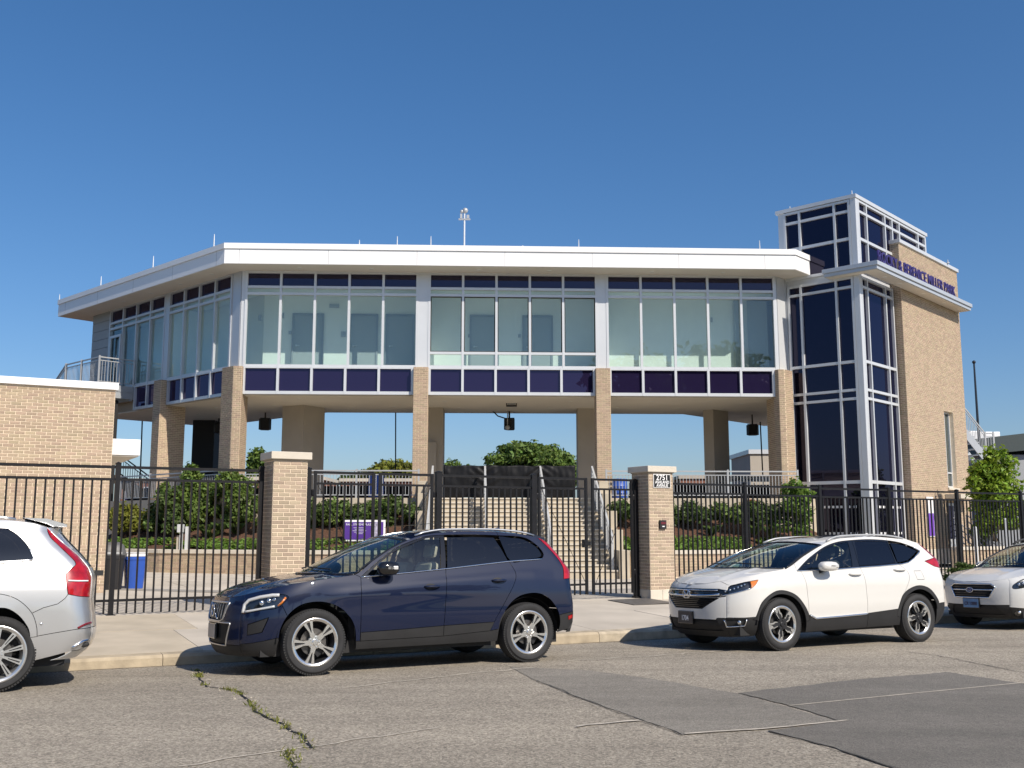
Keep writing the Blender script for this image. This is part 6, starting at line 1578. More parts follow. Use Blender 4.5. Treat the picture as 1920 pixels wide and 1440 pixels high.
# window band frame (gloss black) around the side windows
wf = smooth_line([(1.47, 1.078), (1.60, 1.180), (1.75, 1.288), (1.935, 1.405), (2.181, 1.498), (2.386, 1.558), (2.66, 1.578), (3.05, 1.584), (3.40, 1.576), (3.76, 1.556), (3.93, 1.462), (4.01, 1.345), (3.965, 1.275)])
belt = [(1.47, 1.078), (2.0, 1.118), (2.595, 1.165), (3.2, 1.222), (3.47, 1.247), (3.965, 1.275)]
tl = smooth_line([(3.985, 1.552), (4.075, 1.455), (4.16, 1.352), (4.225, 1.255), (4.262, 1.15), (4.235, 1.018)])+[(4.42, 1.028)]
d1 = [(1.45, 1.06), (1.47, 1.078)]
fd = smooth_line([(1.468, 1.080), (1.460, .90), (1.462, .60), (1.468, .36), (1.47, .32)]); bd = smooth_line([(2.640, 1.60), (2.600, 1.30), (2.568, 1.10), (2.545, .85), (2.523, .49), (2.525, .32)])
rdl = [(3.39, 1.72)]+smooth_line([(3.40, 1.60), (3.43, 1.45), (3.48, 1.245), (3.535, 1.122), (3.51, .999), (3.373, .776), (3.233, .557), (3.155, .407), (3.10, .33)])
dc1 = [(1.463, .452), (2.0, .470), (2.523, .492), (3.215, .512)]; dc2 = [(1.40, .355), (1.47, .355), (2.532, .369), (3.155, .407), (3.33, .43)]
bs = [(.05, .345), (.25, .372), (.522, .43), (.58, .44)]; bh = [(.09, .70), (.150, .69)]; bfen = [(.52, .83), (.60, .665), (.66, .58)]
rc1 = [(4.10, .548), (4.20, .578), (4.43, .615)]; rb1 = [(4.20, .62), (4.215, .80), (4.235, 1.018)]
fog = [(.215, .578), (.408, .654), (.35, .491), (.215, .457), (.215, .578)]
hoodl = [(.30, .925), (.5, .963)]
rfog = [(4.29, .50), (4.37, .525), (4.36, .57), (4.28, .55), (4.29, .50)]
lines = [Bc, fl_, rl_, bot, fa, ra, hl_, fw, rw, qw, wf, belt, tl, fd, bd, rdl, dc1, dc2, bs, bfen, rc1, fog, rfog, [(1.38, 1.12), (1.47, 1.078)]]
c.patch(lines, [(1.2, .95, 'fender', M['navy']), (.42, .55, 'bumper', M['navy']), (.35, .30, 'bumper_cladding', M['cladding']), (.30, .80, 'headlight', M['lamp_clear'], {'kind': 'lens', 'inner': M['lamp_dark']}), (.30, .56, 'fog_grille', M['cladding'], {'off': -.012}),
    (2.0, .8, 'front_door', M['navy']), (3.0, .8, 'rear_door', M['navy']), (3.9, 1.05, 'rear_quarter', M['navy']), (2.0, .41, 'front_door_trim', M['cladding'], {'off': .006}), (2.9, .44, 'rear_door_trim', M['cladding'], {'off': .006}), (2.4, .31, 'sill', M['cladding'], {'off': .004}),
    (2.1, 1.25, 'front_window', M['car_glass'], {'kind': 'glass'}), (3.0, 1.4, 'rear_window', M['privacy'], {'kind': 'glass'}), (3.7, 1.4, 'quarter_window', M['privacy'], {'kind': 'glass'}),
    (1.62, 1.13 + .045, 'window_frame', M['gloss_black']),
    (4.22, .42, 'rear_bumper_cladding', M['cladding']), (4.33, .535, 'rear_reflector', M['tail_red'], {'off': .003}),
    (4.30, 1.15, 'tail_light', M['tail_red'], {'off': .004}), (1.72, 1.289, 'roof_side', M['navy'])], c.side, (0, 1, 0), mirror=True)
# front face
def front_bounds(c, z0, z1, n=18):
    ys = []
    for z in np.linspace(z0, z1, n): x = c.xf(z)+.145; ys.append((c.Y(x, z), z))
    return ys
fb = front_bounds(c, .22, c.zb(.2)); ytop = [(c.yb(x), c.zb(x)) for x in np.linspace(.2, .056, 14)]
top_ = ytop+[(0, c.zb(.0)+.004)]+[(-y, z) for y, z in ytop[::-1]]
fb[-1] = ytop[0]
gr = [(-.42, .81), (.42, .81), (.345, .625), (.27, .60), (-.27, .60), (-.345, .625), (-.42, .81)]
lg = [(-.50, .585), (.50, .585), (.40, .335), (-.40, .335), (-.50, .585)]
c.patch([fb, [(-y, z) for y, z in fb], [fb[0], (-fb[0][0], fb[0][1])], top_, gr, lg, [(-.9, .345), (-.40, .345)], [(.40, .345), (.9, .345)]],
    [(.55, .70, 'bumper', M['navy']), (0, .70, 'grille', M['dark'], {'off': -.03}), (0, .45, 'lower_intake', M['dark'], {'off': -.02}), (0, .27, 'lip', M['cladding'])], c.front, (1, 0, 0), mirror=False)
for yv in np.linspace(-.33, .33, 9):
    g = MB(); g.tube([Vector(c.front(yv, z))+Vector((.012, 0, 0)) for z in np.linspace(.625, .80, 5)], .008, 5); g.build('grille_bar', M['satin'], r)
for zz in (.665, .71, .755):
    g = MB(); g.tube([Vector(c.front(y, zz))+Vector((.016, 0, 0)) for y in np.linspace(-.36, .36, 9)], .006, 5); g.build('grille_bar', M['rim_dark'], r)
def closed_tube(c, mp, pl, rr, m, name, off=.004):
    g = MB(); g.tube([Vector(mp(*p))-Vector((off, 0, 0)) for p in resample(pl, .04)[:-1]], rr, 6, close=True); g.build(name, m, c.root, smooth=True)
closed_tube(c, c.front, gr, .011, M['satin'], 'grille_frame'); closed_tube(c, c.front, lg, .009, M['satin'], 'intake_frame')
g = MB(); g.tube([Vector(c.front(-.18, .63))-Vector((.012, 0, 0)), Vector(c.front(.18, .795))-Vector((.012, 0, 0))], .009, 5); g.build('grille_slash', M['chrome'], r)
g = MB(); p = Vector(c.front(0, .71)); g.tube([p+Vector((-.018, .062*math.cos(a), .062*math.sin(a))) for a in np.linspace(0, 2*math.pi, 21)[:-1]], .009, 6, close=True); g.tube([p+Vector((-.018, -.045, .045)), p+Vector((-.018, -.082, .082))], .008, 5); g.build('emblem', M['chrome'], r, smooth=True)
plate(c, -.02, .485, .305, .15, M['plate_face'], 'ED 1847', M['navy'], .085) if False else plate(c, -.02, .485, .305, .15, mat('plate_dim', (.22, .22, .24), .4), '', M['dark'], .05)
hood_patch(c, .015, 1.39, .40, .87, M['navy'])
windshield(c, 1.02, .37, 2.12, .875, M['car_glass'])
roof_patch(c, 2.13, 4.16, M['navy'], (2.35, 3.05, .42), .05)
g = MB(); g.prism([(2.28, 1.70), (2.80, 1.745), (2.80, 1.752), (2.28, 1.706)], -.42, .42, lambda x, y, z: (x, z, y)); g.build('tilted_sunroof', M['gloss_black'], r)
# rear face: hatch, glass, bumper
rb_ = [(c.Y(x, z), z) for x, z in rl_[::-1]]
rtop = [(c.Y(4.164, 1.47), 1.47), (0, 1.50), (-c.Y(4.164, 1.47), 1.47)]; rb_[-1] = rtop[0]
rg = [(-.50, 1.44), (.50, 1.44), (.62, 1.12), (-.62, 1.12), (-.50, 1.44)]
c.patch([rb_, [(-y, z) for y, z in rb_], [rb_[0], (-rb_[0][0], rb_[0][1])], rtop, rg, [(-1, .62), (1, .62)]], [(0, .9, 'tailgate', M['navy']), (0, 1.3, 'rear_glass', M['privacy'], {'kind': 'glass'}), (0, .48, 'rear_bumper_cladding', M['cladding'])], c.rear, (-1, 0, 0), .06)
g = MB(); g.prism([(3.98, 1.60), (4.17, 1.548), (4.17, 1.525), (4.0, 1.55)], -.56, .56, lambda x, y, z: (x, z, y)); g.build('spoiler', M['navy'], r, bevel=.008)
c.shell.build('inner_shell', M['dark'], r)
c.side_tube('belt_trim', belt, .008, M['chrome'], .006); roof_rails(c, 2.25, 3.95, M['satin'])
for sg in (-1, 1):
    c.wheel(.925, .935, .367, .262, .235, 'x60', sg, M['wheel_polish']); c.wheel(3.705, .935, .367, .262, .235, 'x60', sg, M['wheel_polish'])
    mirror_part(c, 1.755, 1.178, .28, .16, .17, M['gloss_black'], sg)
    handle(c, 2.36, .957, M['navy'], sg); handle(c, 3.28, 1.015, M['navy'], sg)
    # headlamp internals
    g = MB(); g.tube([c.on_side(x, z, sg, -.012) for x, z in resample([(.172, .70), (.19, .79), (.23, .838), (.33, .872), (.45, .893), (.52, .893)], .03)], [.02]*1+[.02]*(len(resample([(.172, .70), (.19, .79), (.23, .838), (.33, .872), (.45, .893), (.52, .893)], .03))-1), 6); g.build('lamp_rim', M['lamp_inner'], r, smooth=True)
    g = MB(); g.tube([c.on_side(x, z, sg, -.014) for x, z in resample([(.19, .712), (.32, .742), (.47, .772)], .03)], .015, 6); g.build('lamp_rim', M['lamp_inner'], r, smooth=True)
    for x, z, q in ((.35, .81, .034), (.42, .833, .03), (.475, .845, .024)):
        p = c.on_side(x, z, sg, -.035); g = MB(); g.sphere(p, q, 12, 8); g.build('lamp_bulb', M['chrome'], r, smooth=True)
    g = MB(); pts = [c.on_side(x, z, sg, -.012) for x, z in ((.50, .775), (.545, .815), (.585, .868))]; g.tube(pts, .014, 6); g.build('indicator', M['amber'], r, smooth=True)
fin(c, 3.72, M['navy']); cabin(c, 1.25, .93, .62, M['seat_tan'], 0, 1.6, 4.45); wells(c, (.925, 3.705), .44, .93)

# ---------------------------------------------------------------- white crossover
r = car_root('parked_car', 'white crossover with black lower cladding parked right of the numbered pillar', 9.21, 11.55, rad(-.6))
zbk = [(.06, .87), (.117, .90), (.393, .985), (.852, 1.075), (1.134, 1.118), (1.549, 1.288), (1.94, 1.430), (2.198, 1.503), (2.455, 1.550), (3.165, 1.575), (3.784, 1.540), (4.076, 1.485)]
c = Car(r, [(.15, .81), (.30, .88), (.45, .91), (.65, .93), (.85, .93), (1.0, .912), (1.10, .88), (1.25, .825), (1.4, .755), (1.55, .67), (1.65, .60)],
        [(.18, .20), (.28, .11), (.40, .06), (.55, .055), (.70, .06), (.80, .075), (.87, .10), (.95, .18), (1.1, .4)],
        [(.22, 4.30), (.36, 4.43), (.50, 4.48), (.65, 4.48), (.9, 4.48), (1.05, 4.47), (1.2, 4.50), (1.3, 4.42), (1.48, 4.25), (1.6, 4.15)], zbk, .80, .24, 2.4, 3.0, crease=(Curve1([(1.1, .93), (4.2, 1.08)]), .008, 1.0, 4.2))
xn = .26
Bc = [(x, c.zb(x)) for x in np.linspace(xn, 4.076, 90)]
fl_ = [(c.xf(z)+.16, z) for z in np.linspace(.19, c.zb(xn), 16)]; fl_[-1] = Bc[0]
rl_ = [(4.076, 1.485), (4.20, 1.385), (4.32, 1.265), (4.42, 1.235), (4.43, 1.15), (4.40, 1.05), (4.42, .89), (4.42, .58), (4.38, .39), (4.25, .255)]
bot = [(c.xf(.19)+.16, .19), (.60, .21), (1.55, .235), (3.27, .265), (4.15, .25), (4.25, .255)]
fa = smooth_line([(.585, .15), (.59, .47), (.68, .64), (.83, .745), (1.01, .768), (1.21, .71), (1.345, .58), (1.425, .42), (1.45, .15)]); ra = smooth_line([(3.34, .15), (3.345, .49), (3.455, .675), (3.72, .783), (3.955, .735), (4.10, .60), (4.135, .45), (4.12, .15)])
fa2 = smooth_line([(.50, .44), (.543, .471), (.631, .665), (.825, .795), (1.019, .820), (1.246, .752), (1.395, .615), (1.485, .48), (1.50, .40)]); ra2 = smooth_line([(3.27, .40), (3.285, .506), (3.415, .725), (3.712, .838), (3.990, .793), (4.165, .62), (4.185, .50)])
hl_ = [(.16, .79), (.30, .895), (.45, .938), (.64, .972), (.575, .905), (.50, .855), (.33, .80), (.16, .745), (.16, .79)]
hm = [(.525, .955), (.50, .855)]
bl = [(.10, .455), (.25, .462), (.40, .462), (.543, .471)]
fogb = [(.20, .435), (.42, .437), (.41, .35), (.23, .33), (.20, .435)]
fw = smooth_line([(1.441, 1.115), (1.66, 1.240), (2.026, 1.392), (2.319, 1.465), (2.555, 1.493)])+[(2.447, 1.137), (1.999, 1.108), (1.441, 1.115)]
fw = smooth_line([(1.40, 1.098), (1.66, 1.240), (2.026, 1.392), (2.319, 1.465), (2.555, 1.493)])+[(2.447, 1.140), (1.999, 1.112), (1.40, 1.098)]
rw = [(2.70, 1.502), (3.05, 1.512), (3.385, 1.500), (3.375, 1.185), (3.0, 1.160), (2.59, 1.145), (2.70, 1.502)]
qw = [(3.45, 1.490), (3.60, 1.475), (3.724, 1.450), (3.965, 1.360), (3.82, 1.285), (3.673, 1.220), (3.54, 1.198), (3.425, 1.188), (3.45, 1.490)]
wf = smooth_line([(1.33, 1.085), (1.62, 1.252), (2.01, 1.415), (2.319, 1.492), (2.62, 1.522), (3.05, 1.538), (3.45, 1.520), (3.74, 1.476), (4.02, 1.362), (3.82, 1.255), (3.66, 1.19), (3.50, 1.165)])
belt = [(1.33, 1.085), (2.0, 1.095), (2.59, 1.122), (3.0, 1.138), (3.50, 1.165)]
fd = smooth_line([(1.400, 1.088), (1.443, .939), (1.470, .70), (1.486, .47)]); bd = smooth_line([(2.665, 1.55), (2.60, 1.25), (2.606, 1.064), (2.628, .903), (2.645, .6), (2.652, .20)])
rdl = smooth_line([(3.42, 1.55), (3.405, 1.35), (3.42, 1.181), (3.545, 1.08), (3.572, .961), (3.50, .83), (3.412, .717)])
sl1 = [(1.485, .478), (1.609, .425), (2.1, .44), (2.64, .46), (3.285, .506)]
tl = [(4.06, 1.49), (4.19, 1.345), (4.275, 1.255), (4.03, 1.205), (4.20, 1.125), (4.46, 1.075)]
rcl = [(4.16, .565), (4.25, .575), (4.46, .585)]
fuel = [(3.70, 1.06), (3.86, 1.06), (3.90, .93), (3.74, .93), (3.70, 1.06)]
lines = [Bc, fl_, rl_, bot, fa, ra, fa2, ra2, hl_, hm, bl, fogb, fw, rw, qw, wf, belt, fd, bd, rdl, sl1, tl, rcl, fuel, [(.50, .44), (.62, .40)], [(1.50, .40), (1.38, .36)], [(3.27, .40), (3.40, .36)], [(4.185, .50), (4.08, .46)], [(1.31, 1.24), (1.33, 1.085), (1.40, 1.088)], [(3.43, 1.70), (3.42, 1.55)]]
c.patch(lines, [(1.2, 1.0, 'fender', M['pearl']), (.27, .62, 'bumper', M['pearl']) if False else (1.3, .95, 'skip', M['pearl'])][:1]+[(.45, .30, 'bumper_cladding', M['cladding']), (.33, .39, 'fog_lamp', M['gloss_black'], {'off': -.02}),
    (.28, .83, 'headlight', M['lamp_clear'], {'kind': 'lens', 'inner': M['lamp_dark'], 'depth': .045}), (.56, .925, 'indicator', M['amber']),
    (1.02, .795, 'arch_trim', M['cladding'], {'off': .008}), (3.72, .81, 'arch_trim', M['cladding'], {'off': .008}),
    (2.0, .8, 'front_door', M['pearl']), (3.0, .8, 'rear_door', M['pearl']), (3.95, 1.12, 'rear_quarter', M['pearl']), (3.8, 1.0, 'fuel_flap', M['pearl']), (2.0, .33, 'front_sill_trim', M['cladding'], {'off': .01}), (3.0, .36, 'rear_sill_trim', M['cladding'], {'off': .01}),
    (2.1, 1.25, 'front_window', M['car_glass'], {'kind': 'glass'}), (3.0, 1.35, 'rear_window', M['privacy'], {'kind': 'glass'}), (3.65, 1.35, 'quarter_window', M['privacy'], {'kind': 'glass'}),
    (1.75, 1.29, 'window_frame', M['gloss_black']), (2.645, 1.40, 'pillar_trim', M['gloss_black']),
    (4.3, .45, 'rear_bumper_cladding', M['cladding']), (4.28, 1.20, 'tail_light', M['tail_red'], {'off': .006}), (2.2, 1.495, 'roof_side', M['pearl'])], c.side, (0, 1, 0), mirror=True)
fb = [(c.Y(c.xf(z)+.16, z), z) for z in np.linspace(.19, c.zb(xn), 16)]
ytop = [(c.yb(x), c.zb(x)) for x in np.linspace(xn, .112, 16)]; fb[-1] = ytop[0]
top_ = ytop+[(0, c.zb(.07)+.004)]+[(-y, z) for y, z in ytop[::-1]]
gb = [(-.72, .815), (-.54, .848), (.54, .848), (.72, .815), (.72, .760), (.57, .735), (-.57, .735), (-.72, .760), (-.72, .815)]
lgr = [(-.56, .725), (.56, .725), (.30, .575), (-.30, .575), (-.56, .725)]
lb = [(-1, .47), (-.45, .47), (-.38, .40), (.38, .40), (.45, .47), (1, .47)]; lb2 = [(-.52, .42), (.52, .42), (.55, .28), (-.55, .28), (-.52, .42)]
hlf = [[(sg*.60, .735), (sg*.95, .80)] for sg in (-1, 1)]
c.patch([fb, [(-y, z) for y, z in fb], [fb[0], (-fb[0][0], fb[0][1])], top_, gb, lgr, [(-1, .455), (-.52, .455), (-.50, .43), (.50, .43), (.52, .455), (1, .455)], lb2],
    [(0, .52, 'bumper', M['pearl']), (0, .868, 'hood_lip', M['pearl']), (0, .79, 'grille', M['gloss_black'], {'off': -.015}), (0, .65, 'lower_grille', M['dark'], {'off': -.025}), (0, .23, 'bumper_cladding', M['cladding']), (0, .35, 'lower_intake', M['dark'], {'off': -.02})], c.front, (1, 0, 0))
for z0, rr, yy in ((.752, .017, .57), (.83, .010, .54)):
    g = MB(); g.tube([Vector(c.front(y, z0+(.03*(abs(y)/.62)**3 if z0 < .8 else 0)))-Vector((.010, 0, 0)) for y in np.linspace(-yy, yy, 25)], rr, 6); g.build('chrome_bar', M['chrome'], r, smooth=True)
for zz in np.linspace(.60, .705, 5):
    w_ = .30+(zz-.575)/.15*.26-.03; g = MB(); g.tube([Vector(c.front(y, zz))+Vector((.008, 0, 0)) for y in np.linspace(-w_, w_, 9)], .007, 5); g.build('grille_slat', M['gloss_black'], r)
# winged letter emblem: upright bars in a rounded frame
p = Vector(c.front(0, .772))-Vector((.022, 0, 0)); g = MB(); g.tube([p+Vector((0, .075*math.copysign(abs(math.cos(a))**.6, math.cos(a)), .055*math.copysign(abs(math.sin(a))**.6, math.sin(a)))) for a in np.linspace(0, 2*math.pi, 25)[:-1]], .008, 6, close=True)
for sg in (-1, 1): g.tube([p+Vector((0, sg*.05, .05)), p+Vector((0, sg*.028, 0)), p+Vector((0, sg*.042, -.05))], .010, 6)
g.tube([p+Vector((0, -.03, 0)), p+Vector((0, .03, 0))], .009, 6); g.build('emblem', M['chrome'], r, smooth=True)
plate(c, .03, .445, .305, .152, mat('plate_navy', (.03, .032, .045), .4), '1704', M['white_ink'], .10)
hood_patch(c, .075, 1.134, .34, .87, M['pearl'], .055); windshield(c, .80, .33, 2.0, .87, M['car_glass']); roof_patch(c, 2.01, 4.07, M['pearl'], (2.25, 2.9, .42), .05)
rb_ = [(c.Y(x, z), z) for x, z in rl_[::-1]]; rtop = [(c.Y(4.076, 1.485), 1.485), (0, 1.515), (-c.Y(4.076, 1.485), 1.485)]; rb_[-1] = rtop[0]
rg = [(-.50, 1.45), (.50, 1.45), (.60, 1.15), (-.60, 1.15), (-.50, 1.45)]
c.patch([rb_, [(-y, z) for y, z in rb_], [rb_[0], (-rb_[0][0], rb_[0][1])], rtop, rg, [(-1, .6), (1, .6)]], [(0, .9, 'tailgate', M['pearl']), (0, 1.3, 'rear_glass', M['privacy'], {'kind': 'glass'}), (0, .45, 'rear_bumper_cladding', M['cladding'])], c.rear, (-1, 0, 0), .06)
g = MB(); g.prism([(3.92, 1.56), (4.13, 1.51), (4.13, 1.488), (3.93, 1.51)], -.56, .56, lambda x, y, z: (x, z, y)); g.build('spoiler', M['pearl'], r, bevel=.008)
c.shell.build('inner_shell', M['dark'], r)
c.side_tube('belt_trim', belt+[(3.66, 1.19), (3.82, 1.255), (4.02, 1.362), (3.90, 1.42)], .008, M['chrome'], .006); c.side_tube('sill_chrome', [(1.50, .47), (1.615, .418), (2.1, .432), (2.64, .452)], .014, M['chrome'], .010)
roof_rails(c, 2.15, 3.8, M['rail_grey'])
for sg in (-1, 1):
    c.wheel(.972, .925, .362, .245, .235, 'crv', sg, M['wheel_polish']); c.wheel(3.722, .925, .362, .245, .235, 'crv', sg, M['wheel_polish'])
    mirror_part(c, 1.80, 1.145, .34, .14, .18, M['pearl'], sg); handle(c, 2.44, 1.026, M['pearl'], sg, .25, False); handle(c, 3.40, 1.080, M['pearl'], sg, .25, False)
    for k in range(6):
        x = .24+k*.042; p = c.on_side(x, .815+.018*k, sg, -.025); g = MB(); g.sphere(p, .017, 10, 6); g.build('lamp_bulb', M['chrome'], r, smooth=True)
    g = MB(); g.tube([c.on_side(x, z, sg, .002) for x, z in resample([(.18, .752), (.33, .803), (.49, .855)], .04)], .008, 6); g.build('chrome_bar', M['chrome'], r, smooth=True)
    g = MB(); g.tube([c.on_side(x, z, sg, .006) for x, z in resample([(.20, .43), (.235, .335), (.41, .352), (.425, .44)], .03)], .009, 6); g.build('fog_trim', M['chrome'], r, smooth=True)
    g = MB(); p = c.on_side(.34, .40, sg, .012); g.sphere(p, .03, 10, 6); g.build('fog_bulb', M['chrome'], r, smooth=True)
fin(c, 3.7, M['pearl']); cabin(c, 1.12, .92, .60, M['seat_dark'], 0, 1.55, 4.4); wells(c, (.972, 3.722), .43, .92)
for sg in (-1, 1):
    g = MB(); p = c.on_side(4.2, .30, sg, -.18); g.tube([p, p+Vector((.16, 0, -.01))], .035, 10); g.build('exhaust', M['chrome'], r)

# ---------------------------------------------------------------- silver wagon at the left edge (rear in view)
r = car_root('parked_car', 'silver large crossover cut off by the left edge, its red tail light showing', -3.42, 12.41)
zbk = [(.0, .93), (.2, .97), (.5, 1.04), (1.0, 1.10), (1.35, 1.15), (1.7, 1.36), (2.0, 1.52), (2.3, 1.63), (2.7, 1.69), (3.3, 1.715), (3.868, 1.712), (4.144, 1.685), (4.304, 1.64)]
c = Car(r, [(.15, .86), (.35, .93), (.6, .955), (.8, .96), (1.0, .945), (1.12, .915), (1.3, .86), (1.5, .77), (1.7, .67), (1.78, .6)],
        [(.18, .12), (.3, .03), (.5, .0), (.75, .01), (.9, .03), (1.0, .1), (1.1, .3)], [(.28, 4.72), (.38, 4.84), (.45, 4.88), (.55, 4.90), (.7, 4.88), (.9, 4.85), (1.1, 4.86), (1.2, 4.83), (1.35, 4.72), (1.5, 4.58), (1.62, 4.48)], zbk, .85, .40, 2.6, 3.0)
Bc = [(x, c.zb(x)) for x in np.linspace(.2, 4.304, 90)]
fl_ = [(c.xf(z)+.145, z) for z in np.linspace(.22, c.zb(.2), 14)]; fl_[-1] = Bc[0]
rl_ = [(4.304, 1.64), (4.375, 1.565), (4.48, 1.466), (4.637, 1.33), (4.735, 1.205), (4.765, 1.12), (4.76, .90), (4.79, .66), (4.80, .535), (4.785, .44), (4.70, .375), (4.60, .37), (4.233, .285)]
bot = [(c.xf(.22)+.145, .22), (.52, .23), (1.45, .25), (3.45, .26), (4.20, .28), (4.233, .285)]
fa = arc(.93, .36, .46, 200, -20); ra = smooth_line([(3.46, .15), (3.47, .50), (3.55, .66), (3.70, .79), (3.912, .825), (4.035, .780), (4.139, .672), (4.196, .534), (4.225, .15)])
ra2 = smooth_line([(3.38, .45), (3.45, .66), (3.60, .86), (3.78, .945), (3.904, .960), (4.062, .900), (4.191, .775), (4.248, .640), (4.262, .53)])
win = smooth_line([(1.50, 1.15), (1.75, 1.33), (2.05, 1.47), (2.35, 1.575), (2.75, 1.63), (3.3, 1.645), (3.872, 1.622), (3.946, 1.605), (4.033, 1.545), (4.126, 1.436), (4.180, 1.325), (4.172, 1.297)])+[(3.888, 1.267), (3.0, 1.22), (2.0, 1.17), (1.50, 1.15)]
b1, b2 = [(2.62, 1.68), (2.58, 1.15), (2.55, .3)], [(3.55, 1.68), (3.60, 1.25), (3.58, 1.0), (3.42, .70)]
p1_, p2_ = [(2.55, 1.7), (2.50, 1.1)], [(3.62, 1.7), (3.68, 1.15)]
tl = smooth_line([(4.295, 1.66), (4.33, 1.545), (4.429, 1.437), (4.57, 1.294), (4.590, 1.245)])+[(4.492, 1.154), (4.505, 1.05), (4.525, .945), (4.633, .921), (4.81, .905)]
bl1 = [(4.20, .765), (4.30, .815), (4.434, .851), (4.500, .905), (4.525, .945)]; bl2 = [(4.22, .528), (4.42, .560), (4.616, .587), (4.85, .60)]
hl_ = [(.2, .80), (.3, .90), (.6, .94), (.5, .83), (.2, .80)]
fd = [(1.38, 1.30), (1.50, 1.15), (1.47, .8), (1.48, .2)]
lines = [Bc, fl_, rl_, bot, fa, ra, ra2, win, tl, bl1, bl2, hl_, fd, [(2.58, 1.20), (2.55, .2)], [(3.60, 1.26), (3.58, 1.0), (3.50, .80), (3.60, .55)], [(2.62, 1.64), (2.57, 1.19)], [(2.66, 1.64), (2.61, 1.19)], [(3.50, 1.80), (3.57, 1.24)], [(3.56, 1.66), (3.63, 1.24)], [(1.33, .40), (3.52, .42)], [(3.38, .45), (3.52, .42)], [(4.262, .53), (4.12, .52)], [(4.12, .70), (4.20, .765)]]
inn = {'kind': 'glass'}
c.patch(lines, [(1.2, .9, 'fender', M['silver']), (.35, .86, 'headlight', M['lamp_clear'], {'kind': 'lens', 'inner': M['lamp_inner']}), (2.0, .8, 'front_door', M['silver']), (3.0, .8, 'rear_door', M['silver']), (4.2, 1.1, 'rear_quarter', M['silver']),
    (4.4, .70, 'rear_bumper', M['silver']), (4.5, .46, 'rear_bumper_skirt', M['silver']), (3.9, .89, 'arch_trim', M['silver'], {'off': .006}), (2.3, .33, 'sill', M['silver']), (4.58, 1.10, 'tail_light', M['tail_red'], {'off': .004}),
    (2.2, 1.4, 'front_window', M['car_glass'], inn), (3.0, 1.4, 'rear_window', M['privacy'], inn), (3.8, 1.4, 'quarter_window', M['privacy'], inn), (2.615, 1.4, 'pillar_trim', M['gloss_black']), (3.57, 1.45, 'pillar_trim', M['gloss_black']), (2.5, 1.655, 'roof_side', M['silver'])], c.side, (0, 1, 0), mirror=True)
fb = [(c.Y(c.xf(z)+.145, z), z) for z in np.linspace(.22, c.zb(.2), 14)]; ytop = [(c.yb(x), c.zb(x)) for x in np.linspace(.2, .056, 14)]; fb[-1] = ytop[0]
top_ = ytop+[(0, c.zb(.0)+.004)]+[(-y, z) for y, z in ytop[::-1]]
c.patch([fb, [(-y, z) for y, z in fb], [fb[0], (-fb[0][0], fb[0][1])], top_, [(-.45, .85), (.45, .85), (.4, .62), (-.4, .62), (-.45, .85)]], [(.6, .6, 'bumper', M['silver']), (0, .7, 'grille', M['dark'], {'off': -.02})], c.front, (1, 0, 0), .06)
hood_patch(c, .015, 1.35, .38, .88, M['silver']); windshield(c, 1.0, .35, 2.2, .89, M['car_glass']); roof_patch(c, 2.21, 4.30, M['silver'], None, .05)
rb_ = [(c.Y(x, z), z) for x, z in rl_[::-1]]; rtop = [(c.Y(4.304, 1.64), 1.64), (0, 1.66), (-c.Y(4.304, 1.64), 1.64)]; rb_[-1] = rtop[0]
rg = [(-.55, 1.58), (.55, 1.58), (.68, 1.22), (-.68, 1.22), (-.55, 1.58)]
c.patch([rb_, [(-y, z) for y, z in rb_], [rb_[0], (-rb_[0][0], rb_[0][1])], rtop, rg, [(-1, .60), (1, .60)]], [(0, .9, 'tailgate', M['silver']), (0, 1.4, 'rear_glass', M['privacy'], {'kind': 'glass'}), (0, .5, 'rear_bumper', M['silver'])], c.rear, (-1, 0, 0), .06)
g = MB(); g.prism([(4.10, 1.735), (4.30, 1.728), (4.50, 1.675), (4.50, 1.65), (4.36, 1.65), (4.30, 1.68)], -.62, .62, lambda x, y, z: (x, z, y)); g.build('spoiler', M['silver'], r, bevel=.01)
c.shell.build('inner_shell', M['dark'], r)
c.side_tube('window_trim', win[-14:]+[(4.172, 1.297)], .010, M['satin'], .004)
for sg in (-1, 1):
    c.wheel(.93, .95, .37, .275, .245, 'x90', sg, M['wheel_silver']); c.wheel(3.90, .95, .37, .275, .245, 'x90', sg, M['wheel_silver']); mirror_part(c, 1.8, 1.22, .27, .17, .18, M['silver'], sg); handle(c, 2.38, 1.03, M['silver'], sg); handle(c, 3.38, 1.07, M['silver'], sg)
    g = MB(); g.tube([c.on_side(x, z, sg, .010) for x, z in resample([(4.52, 1.085), (4.62, 1.08), (4.72, 1.078)], .03)], .008, 6); g.build('tail_strip', M['white_metal'], r)
    g = MB(); g.tube([c.on_side(x, z, sg, .004) for x, z in resample([(4.60, .40), (4.70, .46), (4.77, .47), (4.76, .40)], .03)], .014, 6); g.build('exhaust_trim', M['chrome'], r, smooth=True)
    g = MB(); p = c.on_side(4.72, .425, sg, .003); g.sphere(p, .035, 10, 6, (1.5, .3, .8)); g.build('exhaust', M['dark'], r, smooth=True)
    g = MB(); g.sphere(c.on_side(4.29, .655, sg, .0), .014, 10, 6, (1, .5, 1)); g.build('parking_sensor', M['satin'], r, smooth=True)
    g = MB(); g.tube([c.on_side(x, z, sg, .003) for x, z in resample([(4.64, .60), (4.72, .635), (4.78, .645)], .03)], .012, 5); g.build('reflector', M['tail_dark'], r)
roof_rails(c, 2.3, 4.0, M['satin']); cabin(c, 1.3, .95, .68, M['seat_dark'], 0, 1.7, 4.8, 2); wells(c, (.93, 3.90), .45, .95)
